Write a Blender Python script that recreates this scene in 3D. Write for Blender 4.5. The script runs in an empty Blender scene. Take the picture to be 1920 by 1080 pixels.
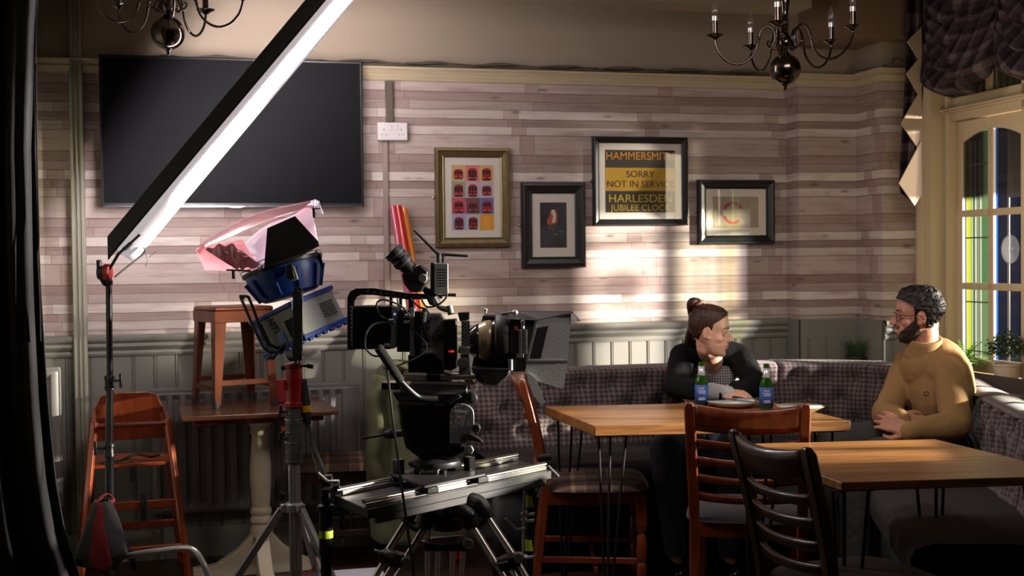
import bpy, bmesh, math, random
from mathutils import Vector, Matrix, Euler
random.seed(7)
PI = math.pi
SC = bpy.context.scene
COL = SC.collection
# ------------------------------------------------------------------ camera, world, exposure
FPX, HZ, ROLL, CAMZ = 2350.0, 483.0, 0.011, 1.40
pitch = math.atan((540 - HZ) / FPX)
cam_d = bpy.data.cameras.new('camera'); cam = bpy.data.objects.new('camera', cam_d); COL.objects.link(cam)
cam_d.sensor_width = 36.0; cam_d.lens = 36.0 * FPX / 1920.0; cam_d.clip_start = 0.05; cam_d.clip_end = 60
CM = Matrix.Translation((0, 0, CAMZ)) @ Matrix.Rotation(PI/2 - pitch, 4, 'X') @ Matrix.Rotation(-ROLL, 4, 'Z')
cam.matrix_world = CM
cam_d.dof.use_dof = True; cam_d.dof.focus_distance = 4.1; cam_d.dof.aperture_fstop = 4.5
SC.camera = cam
SC.view_settings.view_transform = 'Standard'; SC.view_settings.look = 'None'
SC.view_settings.gamma = 1; SC.view_settings.use_curve_mapping = False
SC.view_settings.exposure = 0.0
w = bpy.data.worlds.new('world'); SC.world = w; w.use_nodes = True
w.node_tree.nodes['Background'].inputs[0].default_value = (0.80, 0.74, 0.80, 1)
w.node_tree.nodes['Background'].inputs[1].default_value = 0.012

# room frame: U along the back wall (to the right), D out of the wall into the room, z up
TH = math.radians(14.2)
OX, OY = -0.589, 6.15
UX, UY = math.cos(TH), math.sin(TH)
NX, NY = math.sin(TH), -math.cos(TH)
def R(u, d, z=0.0): return Vector((OX + UX*u + NX*d, OY + UY*u + NY*d, z))
def ray(px, py):
    v = CM.to_3x3() @ Vector(((px-960)/FPX, -(py-540)/FPX, -1)); return v
CP = Vector((0, 0, CAMZ))
def at(px, py, Y):
    v = ray(px, py); return CP + v * (Y / v.y)
def atz(px, py, z):
    v = ray(px, py); return CP + v * ((z - CAMZ) / v.z)
def uvd(p):
    q = Vector((p.x - OX, p.y - OY)); return (q.x*UX + q.y*UY, q.x*NX + q.y*NY, p.z)
def atwall(px, py, d=0.0):
    v = ray(px, py); o = R(0, d); n = Vector((NX, NY, 0)); return CP + v * ((o - CP).dot(n) / v.dot(n))
def wu(px, py, d=0.0): return uvd(atwall(px, py, d))   # -> (u, d, z)

# ------------------------------------------------------------------ lights
def light(name, kind, loc, energy, col, **k):
    l = bpy.data.lights.new(name, kind); l.energy = energy; l.color = col
    o = bpy.data.objects.new(name, l); o.location = loc; COL.objects.link(o)
    for a, b in k.items():
        if a == 'look': o.rotation_euler = (Vector(b) - Vector(loc)).to_track_quat('-Z', 'Y').to_euler()
        else: setattr(l, a, b)
    return o
# film lamp outside the window, shining in through the panes
light('street_film_lamp', 'SPOT', R(7.97, 4.28, 1.95), 23000, (1.0, 0.90, 0.76), look=R(1.5, .9, 1.3), spot_size=math.radians(34), spot_blend=0.5, shadow_soft_size=0.14)
# soft room fill from the crew side
light('crew_side_soft_lamp', 'AREA', R(1.0, 2.9, 2.64), 11, (1.0, 0.91, 0.87), look=R(1.05, .6, .6), shape='RECTANGLE', size=1.1, size_y=.6, spread=math.radians(95))
light('added_face_spot', 'SPOT', R(6.5, 6.9, 2.0), 2400, (1.0, 0.90, 0.76), look=R(1.27, .95, 1.08), spot_size=math.radians(5.5), spot_blend=0.5, shadow_soft_size=0.08)  # extra narrow spot, added only to light the woman's face
light('bay_bounce', 'AREA', R(2.1, 1.5, 1.75), 2.2, (1.0, 0.82, 0.56), look=R(2.75, .8, 1.75), shape='RECTANGLE', size=.4, size_y=.6)

# ------------------------------------------------------------------ mesh builder
class MB:
    def __init__(s): s.bm = bmesh.new(); s.uv = None; s.mi = 0
    def _fin(s, vs, M):
        if M is not None: bmesh.ops.transform(s.bm, matrix=M, verts=vs)
    def faces(s, co, fs, M=None):
        vs = [s.bm.verts.new(c) for c in co]
        for f in fs:
            try: q = s.bm.faces.new([vs[i] for i in f]); q.material_index = s.mi
            except ValueError: pass
        s._fin(vs, M); return vs
    def box(s, c, d, rot=None, M=None, taper=1.0):
        x, y, z = d[0]/2, d[1]/2, d[2]/2; t = taper
        co = [(-x,-y,-z),(x,-y,-z),(x,y,-z),(-x,y,-z),(-x*t,-y*t,z),(x*t,-y*t,z),(x*t,y*t,z),(-x*t,y*t,z)]
        T = Matrix.Translation(c)
        if rot is not None: T = T @ Euler(rot).to_matrix().to_4x4()
        co = [T @ Vector(k) for k in co]
        s.faces(co, [(0,3,2,1),(4,5,6,7),(0,1,5,4),(1,2,6,5),(2,3,7,6),(3,0,4,7)], M); return s
    def b2(s, a, b, M=None):
        return s.box([(a[i]+b[i])/2 for i in range(3)], [abs(b[i]-a[i]) for i in range(3)], None, M)
    def bar(s, p0, p1, w, h, up=(0,0,1), M=None):
        p0, p1 = Vector(p0), Vector(p1); d = (p1-p0); L = d.length; d.normalize()
        u = Vector(up); sx = d.cross(u)
        if sx.length < 1e-4: sx = d.cross(Vector((0,1,0)))
        sx.normalize(); u = sx.cross(d)
        co = []
        for p in (p0, p1):
            for a, b in ((-1,-1),(1,-1),(1,1),(-1,1)): co.append(p + sx*(a*w/2) + u*(b*h/2))
        s.faces(co, [(0,1,2,3),(7,6,5,4),(0,4,5,1),(1,5,6,2),(2,6,7,3),(3,7,4,0)], M); return s
    def tube(s, pts, r, seg=10, cap=True, M=None, flat=1.0, closed=False):
        pts = [Vector(p) for p in pts]; n = len(pts); rs = r if isinstance(r, (list, tuple)) else [r]*n
        rings = []; nrm = None
        for i, p in enumerate(pts):
            if closed: d = pts[(i+1) % n] - pts[i-1]
            else: d = pts[min(i+1, n-1)] - pts[max(i-1, 0)]
            if d.length < 1e-9: d = Vector((0,0,1))
            d.normalize()
            if nrm is None:
                nrm = d.orthogonal().normalized() if abs(d.z) > .999 else d.cross(Vector((0,0,1))).normalized()
            nrm = (nrm - d*nrm.dot(d)).normalized(); b = d.cross(nrm)
            rings.append([s.bm.verts.new(p + (nrm*math.cos(2*PI*k/seg) + b*math.sin(2*PI*k/seg)*flat)*rs[i]) for k in range(seg)])
        m = n if closed else n-1
        for i in range(m):
            A, B = rings[i], rings[(i+1) % n]
            for k in range(seg):
                f = s.bm.faces.new((A[k], A[(k+1)%seg], B[(k+1)%seg], B[k])); f.material_index = s.mi
        if cap and not closed:
            for q in (rings[0][::-1], rings[-1]):
                f = s.bm.faces.new(q); f.material_index = s.mi
        s._fin([v for q in rings for v in q], M); return s
    def cyl(s, p0, p1, r0, r1=None, seg=20, M=None): return s.tube([p0, p1], [r0, r0 if r1 is None else r1], seg, True, M)
    def lathe(s, prof, c=(0,0,0), seg=28, M=None, axis='Z'):
        T = Matrix.Translation(c)
        if axis == 'Y': T = T @ Matrix.Rotation(-PI/2, 4, 'X')
        if axis == 'X': T = T @ Matrix.Rotation(PI/2, 4, 'Y')
        rings = []
        for r, z in prof:
            if r < 1e-5: rings.append([s.bm.verts.new(T @ Vector((0,0,z)))])
            else: rings.append([s.bm.verts.new(T @ Vector((r*math.cos(2*PI*k/seg), r*math.sin(2*PI*k/seg), z))) for k in range(seg)])
        for A, B in zip(rings, rings[1:]):
            for k in range(seg):
                k2 = (k+1) % seg
                if len(A) == 1 and len(B) == 1: continue
                if len(A) == 1: q = (A[0], B[k2], B[k])
                elif len(B) == 1: q = (A[k], A[k2], B[0])
                else: q = (A[k], A[k2], B[k2], B[k])
                f = s.bm.faces.new(q); f.material_index = s.mi
        for q in (rings[0], rings[-1]):
            if len(q) > 1:
                f = s.bm.faces.new(q); f.material_index = s.mi
        s._fin([v for q in rings for v in q], M); return s
    def ball(s, c, r, M=None, seg=20, rot=None):
        r = r if isinstance(r, (tuple, list)) else (r, r, r); n = seg//2
        T = Matrix.Translation(c)
        if rot is not None: T = T @ (rot if isinstance(rot, Matrix) else Euler(rot).to_matrix().to_4x4())
        T = T @ Matrix.Diagonal((r[0], r[1], r[2], 1))
        if M is not None: T = M @ T
        return s.lathe([(math.sin(PI*i/n), -math.cos(PI*i/n)) for i in range(n+1)], seg=seg, M=T)
    def prism(s, pts, vec, M=None):
        pts = [Vector(p) for p in pts]; vec = Vector(vec); n = len(pts)
        co = pts + [p+vec for p in pts]
        fs = [tuple(range(n))[::-1], tuple(range(n, 2*n))] + [(i, (i+1)%n, (i+1)%n+n, i+n) for i in range(n)]
        s.faces(co, fs, M); return s
    def grid(s, fn, nu, nv, uvs=None, M=None, closed_u=False):
        if uvs and s.uv is None: s.uv = s.bm.loops.layers.uv.new('UVMap')
        V = [[s.bm.verts.new(fn(i/nu, j/nv)) for j in range(nv+1)] for i in range(nu + (0 if closed_u else 1))]
        for i in range(nu):
            i2 = (i+1) % len(V)
            for j in range(nv):
                f = s.bm.faces.new((V[i][j], V[i2][j], V[i2][j+1], V[i][j+1])); f.material_index = s.mi
                if uvs:
                    for l, (a, b) in zip(f.loops, ((i,j),(i+1,j),(i+1,j+1),(i,j+1))): l[s.uv].uv = uvs(a/nu, b/nv)
        s._fin([v for q in V for v in q], M); return s
    def build(s, name, mat, parent=None, bevel=0, smooth=40, loc=None, rot=None, mods=None, solid=0, weld=False, fixn=True):
        if weld: bmesh.ops.remove_doubles(s.bm, verts=s.bm.verts, dist=1e-5)
        if fixn: bmesh.ops.recalc_face_normals(s.bm, faces=s.bm.faces)
        me = bpy.data.meshes.new(name); s.bm.to_mesh(me); s.bm.free()
        for m in (mat if isinstance(mat, (list, tuple)) else [mat]): me.materials.append(m)
        if smooth:
            me.shade_smooth()
            if smooth < 180: me.set_sharp_from_angle(angle=math.radians(smooth))
        o = bpy.data.objects.new(name, me); COL.objects.link(o)
        if parent is not None: o.parent = parent
        if loc is not None: o.location = loc
        if rot is not None: o.rotation_euler = rot
        if solid: m = o.modifiers.new('solid', 'SOLIDIFY'); m.thickness = solid; m.offset = 0
        if bevel:
            m = o.modifiers.new('bevel', 'BEVEL'); m.width = bevel; m.segments = 2; m.limit_method = 'ANGLE'; m.angle_limit = math.radians(40)
            m.harden_normals = False
        return o
def empty(name, loc, rz=0.0, rot=None):
    o = bpy.data.objects.new(name, None); COL.objects.link(o); o.location = loc
    o.rotation_euler = rot if rot is not None else (0, 0, rz); o.empty_display_size = .05; return o
def tag(o, label, cat, group=None, kind=None):
    o['label'] = label; o['category'] = cat
    if group: o['group'] = group
    if kind: o['kind'] = kind
    return o
def struct(o): o['kind'] = 'structure'; return o
def copy_tree(o, parent=None):
    c = o.copy(); COL.objects.link(c); c.parent = parent
    for ch in [k for k in bpy.data.objects if k.parent == o]: copy_tree(ch, c)
    return c
def smooth_pts(P, n=6):
    P = [Vector(p) for p in P]; out = []
    for i in range(len(P)-1):
        a, b, c, d = P[max(i-1,0)], P[i], P[i+1], P[min(i+2, len(P)-1)]
        for k in range(n):
            t = k/n; out.append(0.5*((2*b) + (c-a)*t + (2*a-5*b+4*c-d)*t*t + (3*b-a-3*c+d)*t**3))
    out.append(P[-1]); return out

# ------------------------------------------------------------------ materials
MATS = {}
def mat(name, col, rough=.5, metal=0.0, spec=.5, emit=0, ecol=None, alpha=1, trans=0, coat=0, sheen=0, noise=None, bump=None, sss=0):
    """noise=(scale, amount, stretch) colour variation; bump=(scale, strength)"""
    m = bpy.data.materials.new(name); m.use_nodes = True; nt = m.node_tree; b = nt.nodes['Principled BSDF']
    b.inputs['Base Color'].default_value = (*col, 1); b.inputs['Roughness'].default_value = rough; b.inputs['Metallic'].default_value = metal
    b.inputs['Specular IOR Level'].default_value = spec; b.inputs['Coat Weight'].default_value = coat
    b.inputs['Transmission Weight'].default_value = trans; b.inputs['Alpha'].default_value = alpha; b.inputs['Sheen Weight'].default_value = sheen
    b.inputs['Subsurface Weight'].default_value = sss; b.inputs['Subsurface Radius'].default_value = (.03, .01, .006)
    if sss: b.inputs['Subsurface Scale'].default_value = .3
    if emit: b.inputs['Emission Color'].default_value = (*(ecol or col), 1); b.inputs['Emission Strength'].default_value = emit
    if noise or bump: tc = nt.nodes.new('ShaderNodeTexCoord')
    if noise:
        sc, amt, st = noise
        mp = nt.nodes.new('ShaderNodeMapping'); mp.inputs['Scale'].default_value = st; nt.links.new(tc.outputs['Object'], mp.inputs[0])
        n = nt.nodes.new('ShaderNodeTexNoise'); n.inputs['Scale'].default_value = sc; n.inputs['Detail'].default_value = 6; nt.links.new(mp.outputs[0], n.inputs[0])
        r = nt.nodes.new('ShaderNodeValToRGB'); e = r.color_ramp.elements
        e[0].position = .3; e[1].position = .7
        e[0].color = (*[c*(1-amt) for c in col], 1); e[1].color = (*[min(1, c*(1+amt)) for c in col], 1)
        nt.links.new(n.outputs[0], r.inputs[0]); nt.links.new(r.outputs[0], b.inputs['Base Color'])
    if bump:
        n2 = nt.nodes.new('ShaderNodeTexNoise'); n2.inputs['Scale'].default_value = bump[0]; n2.inputs['Detail'].default_value = 3
        nt.links.new(tc.outputs['Object'], n2.inputs[0]); bp = nt.nodes.new('ShaderNodeBump'); bp.inputs['Strength'].default_value = bump[1]
        bp.inputs['Distance'].default_value = .01; nt.links.new(n2.outputs[0], bp.inputs['Height']); nt.links.new(bp.outputs[0], b.inputs['Normal'])
    MATS[name] = m; return m
class N:
    """tiny node helper"""
    def __init__(s, m): s.nt = m.node_tree; s.b = s.nt.nodes['Principled BSDF']
    def new(s, t, **k):
        n = s.nt.nodes.new(t)
        for a, v in k.items(): setattr(n, a, v)
        return n
    def put(s, inp, v):
        if hasattr(v, 'is_linked') or hasattr(v, 'links'): s.nt.links.new(v, inp)
        else: inp.default_value = v
    def math(s, op, a, b=0.0, c=0.0):
        n = s.new('ShaderNodeMath', operation=op); s.put(n.inputs[0], a); s.put(n.inputs[1], b); s.put(n.inputs[2], c); return n.outputs[0]
    def mix(s, f, a, b):
        n = s.new('ShaderNodeMix', data_type='RGBA'); s.put(n.inputs[0], f); s.put(n.inputs[6], a); s.put(n.inputs[7], b); return n.outputs[2]
    def comb(s, x, y, z=0.0):
        n = s.new('ShaderNodeCombineXYZ'); s.put(n.inputs[0], x); s.put(n.inputs[1], y); s.put(n.inputs[2], z); return n.outputs[0]
    def noise(s, v, scale, detail=4, rough=.5):
        n = s.new('ShaderNodeTexNoise'); s.put(n.inputs['Vector'], v); n.inputs['Scale'].default_value = scale; n.inputs['Detail'].default_value = detail; n.inputs['Roughness'].default_value = rough; return n.outputs[0]
    def ramp(s, f, stops, interp='LINEAR'):
        n = s.new('ShaderNodeValToRGB'); n.color_ramp.interpolation = interp; el = n.color_ramp.elements
        while len(el) < len(stops): el.new(.5)
        for e, (p, c) in zip(el, stops): e.position = p; e.color = c if len(c) == 4 else (*c, 1)
        s.put(n.inputs[0], f); return n.outputs[0]
    def bump(s, h, strength=.3, dist=.01):
        n = s.new('ShaderNodeBump'); n.inputs['Strength'].default_value = strength; n.inputs['Distance'].default_value = dist
        s.put(n.inputs['Height'], h); s.nt.links.new(n.outputs[0], s.b.inputs['Normal'])
def lin(r, g, b):
    f = lambda c: ((c/255+.055)/1.055)**2.4 if c > 10 else c/255/12.92
    return (f(r), f(g), f(b))

blackm = mat('black_metal', (.012, .012, .013), .35, .3)
blackg = mat('black_gloss', (.008, .008, .009), .18)
blackr = mat('black_rubber', (.014, .014, .014), .75)
chrome = mat('chrome', (.60,.60,.61), .25, .75)
alu = mat('brushed_aluminium', (.62, .61, .60), .32, 1)
darkcloth = mat('black_cloth', (.010, .010, .0105), .95, bump=(14, .5))
# ------------------------------------------------------------------ room materials
def m_wallpaper():
    m = mat('plank_wallpaper', (.6, .5, .45), .72); n = N(m)
    g = n.new('ShaderNodeUVMap'); sp = n.new('ShaderNodeSeparateXYZ'); n.put(sp.inputs[0], g.outputs[0])
    U, Z = sp.outputs[0], sp.outputs[1]
    wob = n.math('MULTIPLY', n.math('SUBTRACT', n.noise(n.comb(n.math('MULTIPLY', U, 3.0), Z), 3), .5), .006)
    Z2 = n.math('ADD', Z, wob)
    hs = [.0455,.037,.043,.098,.043,.0435]; T = sum(hs); Z0 = wu(1212, 211, 0)[2]
    tt = n.math('DIVIDE', n.math('SUBTRACT', Z0 + T*8, Z2), T); zz = n.math('FRACT', tt); rep = n.math('FLOOR', tt)
    ids, edge, bas, a = [], [], [], 0
    rc = [(210,200,192),(160,141,134),(203,192,185),(187,171,164),(160,139,132),(169,151,145)]
    for i, h in enumerate(hs):
        ids.append((a/T, ((i*.37+.05) % 1,)*3)); edge += [(a/T, (1, 1, 1)), (a/T + .011, (0, 0, 0))]; bas.append((a/T, lin(*rc[i]))); a += h
    idv = n.ramp(zz, ids, 'CONSTANT'); line = n.ramp(zz, edge, 'CONSTANT'); rbase = n.ramp(zz, bas, 'CONSTANT')
    rowk = n.math('ADD', idv, n.math('MULTIPLY', rep, .13))
    x = n.math('ADD', U, n.math('MULTIPLY', rowk, 5.7))
    def cells(L, off):
        q = n.math('DIVIDE', n.math('ADD', x, off), L); return n.math('FLOOR', q), n.math('FRACT', q)
    c1, f1 = cells(.71, 0.0); c2, f2 = cells(.71, .075)
    blk = n.math('LESS_THAN', f2, .1056)
    cell = n.math('ADD', n.math('MULTIPLY', c1, 1.7), n.math('MULTIPLY', c2, 3.1))
    wn = n.new('ShaderNodeTexWhiteNoise', noise_dimensions='3D'); n.put(wn.inputs[0], n.comb(cell, n.math('MULTIPLY', rowk, 31.0), 0.0))
    tint = n.ramp(wn.outputs[0], [(0, (.84,.80,.79)), (.5, (.98,.97,.97)), (1, (1.10,1.10,1.10))])
    mb = n.new('ShaderNodeMix', data_type='RGBA', blend_type='MULTIPLY'); mb.inputs[0].default_value = 1; n.put(mb.inputs[6], rbase); n.put(mb.inputs[7], tint)
    base = n.mix(n.math('MULTIPLY', blk, .6), mb.outputs[2], (*lin(160,134,128), 1))
    v = n.comb(n.math('MULTIPLY', x, 2.2), n.math('MULTIPLY', Z, 34.0), rowk)
    st = n.noise(v, 1.6, 7, .62); cl = n.noise(n.comb(n.math('MULTIPLY', x, 3.0), n.math('MULTIPLY', Z, 12.0), rowk), 1.6, 4)
    streak = n.ramp(st, [(.30, (.60,.55,.53)), (.46, (.92,.90,.89)), (.62, (1.0,1.0,1.0))])
    mm = n.new('ShaderNodeMix', data_type='RGBA', blend_type='MULTIPLY'); mm.inputs[0].default_value = .75; n.put(mm.inputs[6], base); n.put(mm.inputs[7], streak)
    pink = n.mix(n.math('MULTIPLY', n.ramp(cl, [(.5, (0,0,0)), (.72, (1,1,1))]), .45), mm.outputs[2], (*lin(140,108,102), 1))
    # knots
    vo = n.new('ShaderNodeTexVoronoi'); n.put(vo.inputs['Vector'], n.comb(n.math('MULTIPLY', x, 4.0), n.math('MULTIPLY', Z, 13.0), rowk)); vo.inputs['Scale'].default_value = 1.0
    kn = n.ramp(vo.outputs['Distance'], [(.04, (1,1,1)), (.15, (0,0,0))])
    c = n.mix(n.math('MULTIPLY', kn, .72), pink, (*lin(84,64,58), 1))
    vl = n.math('MAXIMUM', n.math('LESS_THAN', f1, .004), n.math('LESS_THAN', f2, .004))
    ed = n.math('MAXIMUM', line, n.math('MULTIPLY', vl, .7))
    c = n.mix(n.math('MULTIPLY', ed, .72), c, (*lin(70,52,50), 1))
    n.put(n.b.inputs['Base Color'], c); return m
wallpaper = m_wallpaper()
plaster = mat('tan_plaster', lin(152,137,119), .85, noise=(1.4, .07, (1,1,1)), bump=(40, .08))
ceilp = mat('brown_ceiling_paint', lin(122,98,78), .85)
creamp = mat('cream_gloss_paint', lin(186,170,140), .42, noise=(5, .05, (1,1,1)))
sage = mat('sage_green_paint', lin(122,120,113), .45, noise=(2.5, .08, (1,1,1)))
windowpaint = mat('window_frame_paint', lin(205,186,152), .45)
def m_floor():
    m = mat('dark_floorboards', (.05,.03,.02), .38); n = N(m); tc = n.new('ShaderNodeTexCoord')
    br = n.new('ShaderNodeTexBrick'); n.put(br.inputs['Vector'], tc.outputs['Object']); br.inputs['Scale'].default_value = 1
    br.inputs['Brick Width'].default_value = 1.6; br.inputs['Row Height'].default_value = .13; br.inputs['Mortar Size'].default_value = .003
    br.inputs['Color1'].default_value = (*lin(74,48,32), 1); br.inputs['Color2'].default_value = (*lin(52,32,22), 1); br.inputs['Mortar'].default_value = (.004,.003,.002,1)
    mp = n.new('ShaderNodeMapping'); mp.inputs['Scale'].default_value = (1, 14, 1); n.put(mp.inputs[0], tc.outputs['Object'])
    st = n.noise(mp.outputs[0], 3, 6, .6)
    mm = n.new('ShaderNodeMix', data_type='RGBA', blend_type='MULTIPLY'); mm.inputs[0].default_value = .8; n.put(mm.inputs[6], br.outputs[0]); n.put(mm.inputs[7], n.ramp(st, [(.3, (.5,.5,.5)), (.7, (1.1,1.1,1.1))]))
    n.put(n.b.inputs['Base Color'], mm.outputs[2]); return m
floorm = m_floor()

# plan of the back wall: main face, first pier, second pier, bay wall
uA, _, _ = wu(1475, 400, 0); dA = .14
uB, _, _ = wu(1605, 400, dA); dB = .40
uC, _, _ = wu(1720, 400, dB)
UW = uC                      # room face of the window wall
UG = UW + .115               # window plane
ZD, ZR = 1.06, 2.272        # wallpaper foot / wallpaper top
ZC = 2.72
uL = wu(58, 400, 0)[0]        # left wall, hidden by the drape
plan = [(uL, 0), (uA, 0), (uA, dA), (uB, dA), (uB, dB), (uC, dB)]
def wall_strip(name, path, z0, z1, m, off=0.0, parent=None):
    b = MB(); b.uv = b.bm.loops.layers.uv.new('UVMap'); s = 0
    for (u0, d0), (u1, d1) in zip(path, path[1:]):
        L = math.hypot(u1-u0, d1-d0)
        vs = [b.bm.verts.new(p) for p in (R(u0,d0+off,z0), R(u1,d1+off,z0), R(u1,d1+off,z1), R(u0,d0+off,z1))]
        f = b.bm.faces.new(vs)
        for l, q in zip(f.loops, ((s,z0),(s+L,z0),(s+L,z1),(s,z1))): l[b.uv].uv = q
        s += L
    return b.build(name, m, parent, fixn=False, smooth=0)
def thick(path, t=.12): return path
wb = struct(wall_strip('wall_back', plan, ZD, ZR, wallpaper))
struct(wall_strip('wall_back_upper', plan, ZR, 3.0, plaster))
# solid core behind, so the wall has a body
b = MB(); b.prism([R(uL-.3,-.004,-.1), R(uA+.004,-.004,-.1), R(uA+.004,dA-.004,-.1), R(uB+.004,dA-.004,-.1), R(uB+.004,dB-.004,-.1), R(uC,dB-.004,-.1), R(uC+.14,dB-.004,-.1), R(uC+.14,-.25,-.1), R(uL-.3,-.25,-.1)], (0,0,3.2))
struct(b.build('wall_back_core', plaster, smooth=0))
# wainscot: boards with beads, built as one relief strip
b = MB()
def wains(u0, u1, d0):
    prof = [(0,0),(.036,0),(.0375,-.004),(.0395,-.004),(.041,.0),(.043,.0035),(.046,.0035),(.048,0),(.0495,-.004),(.0515,-.004),(.053,0),(.098,0)]
    P = []; u = u0
    while u < u1:
        for a, h in prof[:-1]:
            if u+a < u1: P.append((u+a, h))
        u += .098
    P.append((u1, 0))
    for (a, ha), (c, hc) in zip(P, P[1:]):
        b.faces([R(a,d0+.012+ha,0), R(c,d0+.012+hc,0), R(c,d0+.012+hc,ZD-.02), R(a,d0+.012+ha,ZD-.02)], [(0,1,2,3)])
wains(uL, uA, 0); wains(uA, uB, dA); wains(uB+.0, uC, dB)
struct(b.build('wall_back_wainscot', sage, smooth=0, fixn=False))
b = MB()
for (u0, d0), (u1, d1) in zip(plan, plan[1:]):
    if u0 == u1: b.faces([R(u0-.012,d0,0), R(u1-.012,d1+.012,0), R(u1-.012,d1+.012,ZD), R(u0-.012,d0,ZD)], [(0,1,2,3)])
b.b2((0,0,0),(1e-4,1e-4,1e-4))
struct(b.build('wall_back_pier_boarding', sage, smooth=0))
# swept trims
def sweep(name, path, prof, m):
    """prof: (out, z) polyline; path in (u,d); mitred at corners"""
    b = MB(); n = len(path); rings = []
    for i, (u, d) in enumerate(path):
        ns = []
        for a, c in ((i-1, i), (i, i+1)):
            if a < 0 or c >= n: continue
            du, dd = path[c][0]-path[a][0], path[c][1]-path[a][1]; L = math.hypot(du, dd); ns.append((-dd/L, du/L))
        if len(ns) == 1: mx, my = ns[0]
        else:
            mx, my = ns[0][0]+ns[1][0], ns[0][1]+ns[1][1]; k = 2/(mx*mx+my*my); mx *= k; my *= k
            mx, my = mx*1.0, my*1.0
        rings.append([b.bm.verts.new(R(u+mx*o, d+my*o, z)) for o, z in prof])
    for A, B in zip(rings, rings[1:]):
        for k in range(len(prof)-1): b.bm.faces.new((A[k], B[k], B[k+1], A[k+1]))
    return b.build(name, m, smooth=35)
dado_prof = [(0.0,ZD-.098),(.020,ZD-.096),(.024,ZD-.084),(.020,ZD-.074),(.017,ZD-.072),(.026,ZD-.064),(.034,ZD-.052),(.032,ZD-.040),(.026,ZD-.036),(.036,ZD-.030),(.042,ZD-.018),(.040,ZD-.004),(.034,ZD),(0,ZD+.003)]
struct(sweep('trim_1', [(uL,0),(uA,0)], dado_prof, sage))
struct(sweep('trim_2', [(uB,dB),(uC,dB)], dado_prof, sage))
struct(sweep('trim_3', [(uA,dA),(uB,dA)], [(0,ZD-.1),(.014,ZD-.1),(.014,ZD),(0,ZD+.002)], sage))
rail_prof = [(0,ZR-.002),(.016,ZR),(.020,ZR+.012),(.026,ZR+.018),(.030,ZR+.030),(.024,ZR+.036),(.030,ZR+.044),(.044,ZR+.054),(.046,ZR+.062),(0,ZR+.064)]
struct(sweep('trim_4', plan, rail_prof, creamp))
struct(sweep('baseboard_back', plan, [(0,0),(.022,0),(.022,.12),(.014,.14),(0,.145)], sage))
# fluted post between the two wallpapered bays at the left
b = MB(); u0, u1 = wu(133, 400, .05)[0], wu(159, 400, .05)[0]
pw = u1-u0; prof = [(0,0),(0,.05),(.004,.058),(.012,.058),(.016,.050),(.024,.050),(.028,.060),(pw-.030,.060),(pw-.026,.050),(pw-.018,.050),(pw-.014,.058),(pw-.004,.058),(pw,.05),(pw,0)]
b.prism([R(u0+a, h, 0) for a, h in prof], (0,0,ZR))
b.prism([R(u0+.006+a*.86, h*.8, 0) for a, h in prof], (0,0,ZC))
struct(b.build('trim_5', creamp if False else mat('post_grey_cream_paint', lin(142,139,126), .4), smooth=30))
# floor, ceiling, left wall
b = MB(); b.b2((-6,-9,-.1),(6,.1,0)); fl = struct(b.build('floor', floorm, smooth=0)); fl.location = (OX,OY,0); fl.rotation_euler = (0,0,TH)
b = MB(); b.b2((-6,-4.6,ZC),(6,.1,ZC+.1)); cl = struct(b.build('ceiling', plaster, smooth=0)); cl.location = (OX,OY,0); cl.rotation_euler = (0,0,TH)
b = MB(); b.b2((uL-.1,-9,0),(uL,0,ZC)); wl = struct(b.build('wall_left', sage, smooth=0)); wl.location = (OX,OY,0); wl.rotation_euler = (0,0,TH)
# shallow ceiling cornice beam running along the back wall and the lowered ceiling of the bay
def rbox(name, u0, u1, d0, d1, z0, z1, m, bevel=0, parent=None):
    b = MB(); b.b2((u0,-d1,z0),(u1,-d0,z1)); o = b.build(name, m, parent, bevel, smooth=0)
    if parent is None: o.location = (OX,OY,0); o.rotation_euler = (0,0,TH)
    return o
zb = wu(1498, 90, dA)[2]
p = wu(1558, 74, .52)
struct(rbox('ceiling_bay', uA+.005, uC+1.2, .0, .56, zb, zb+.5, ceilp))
struct(rbox('trim_6', wu(180,0,.5)[0]-.2, wu(1522,12,.62)[0], 0.42, .62, wu(1522,14,.62)[2], ZC+.02, plaster))
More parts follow.
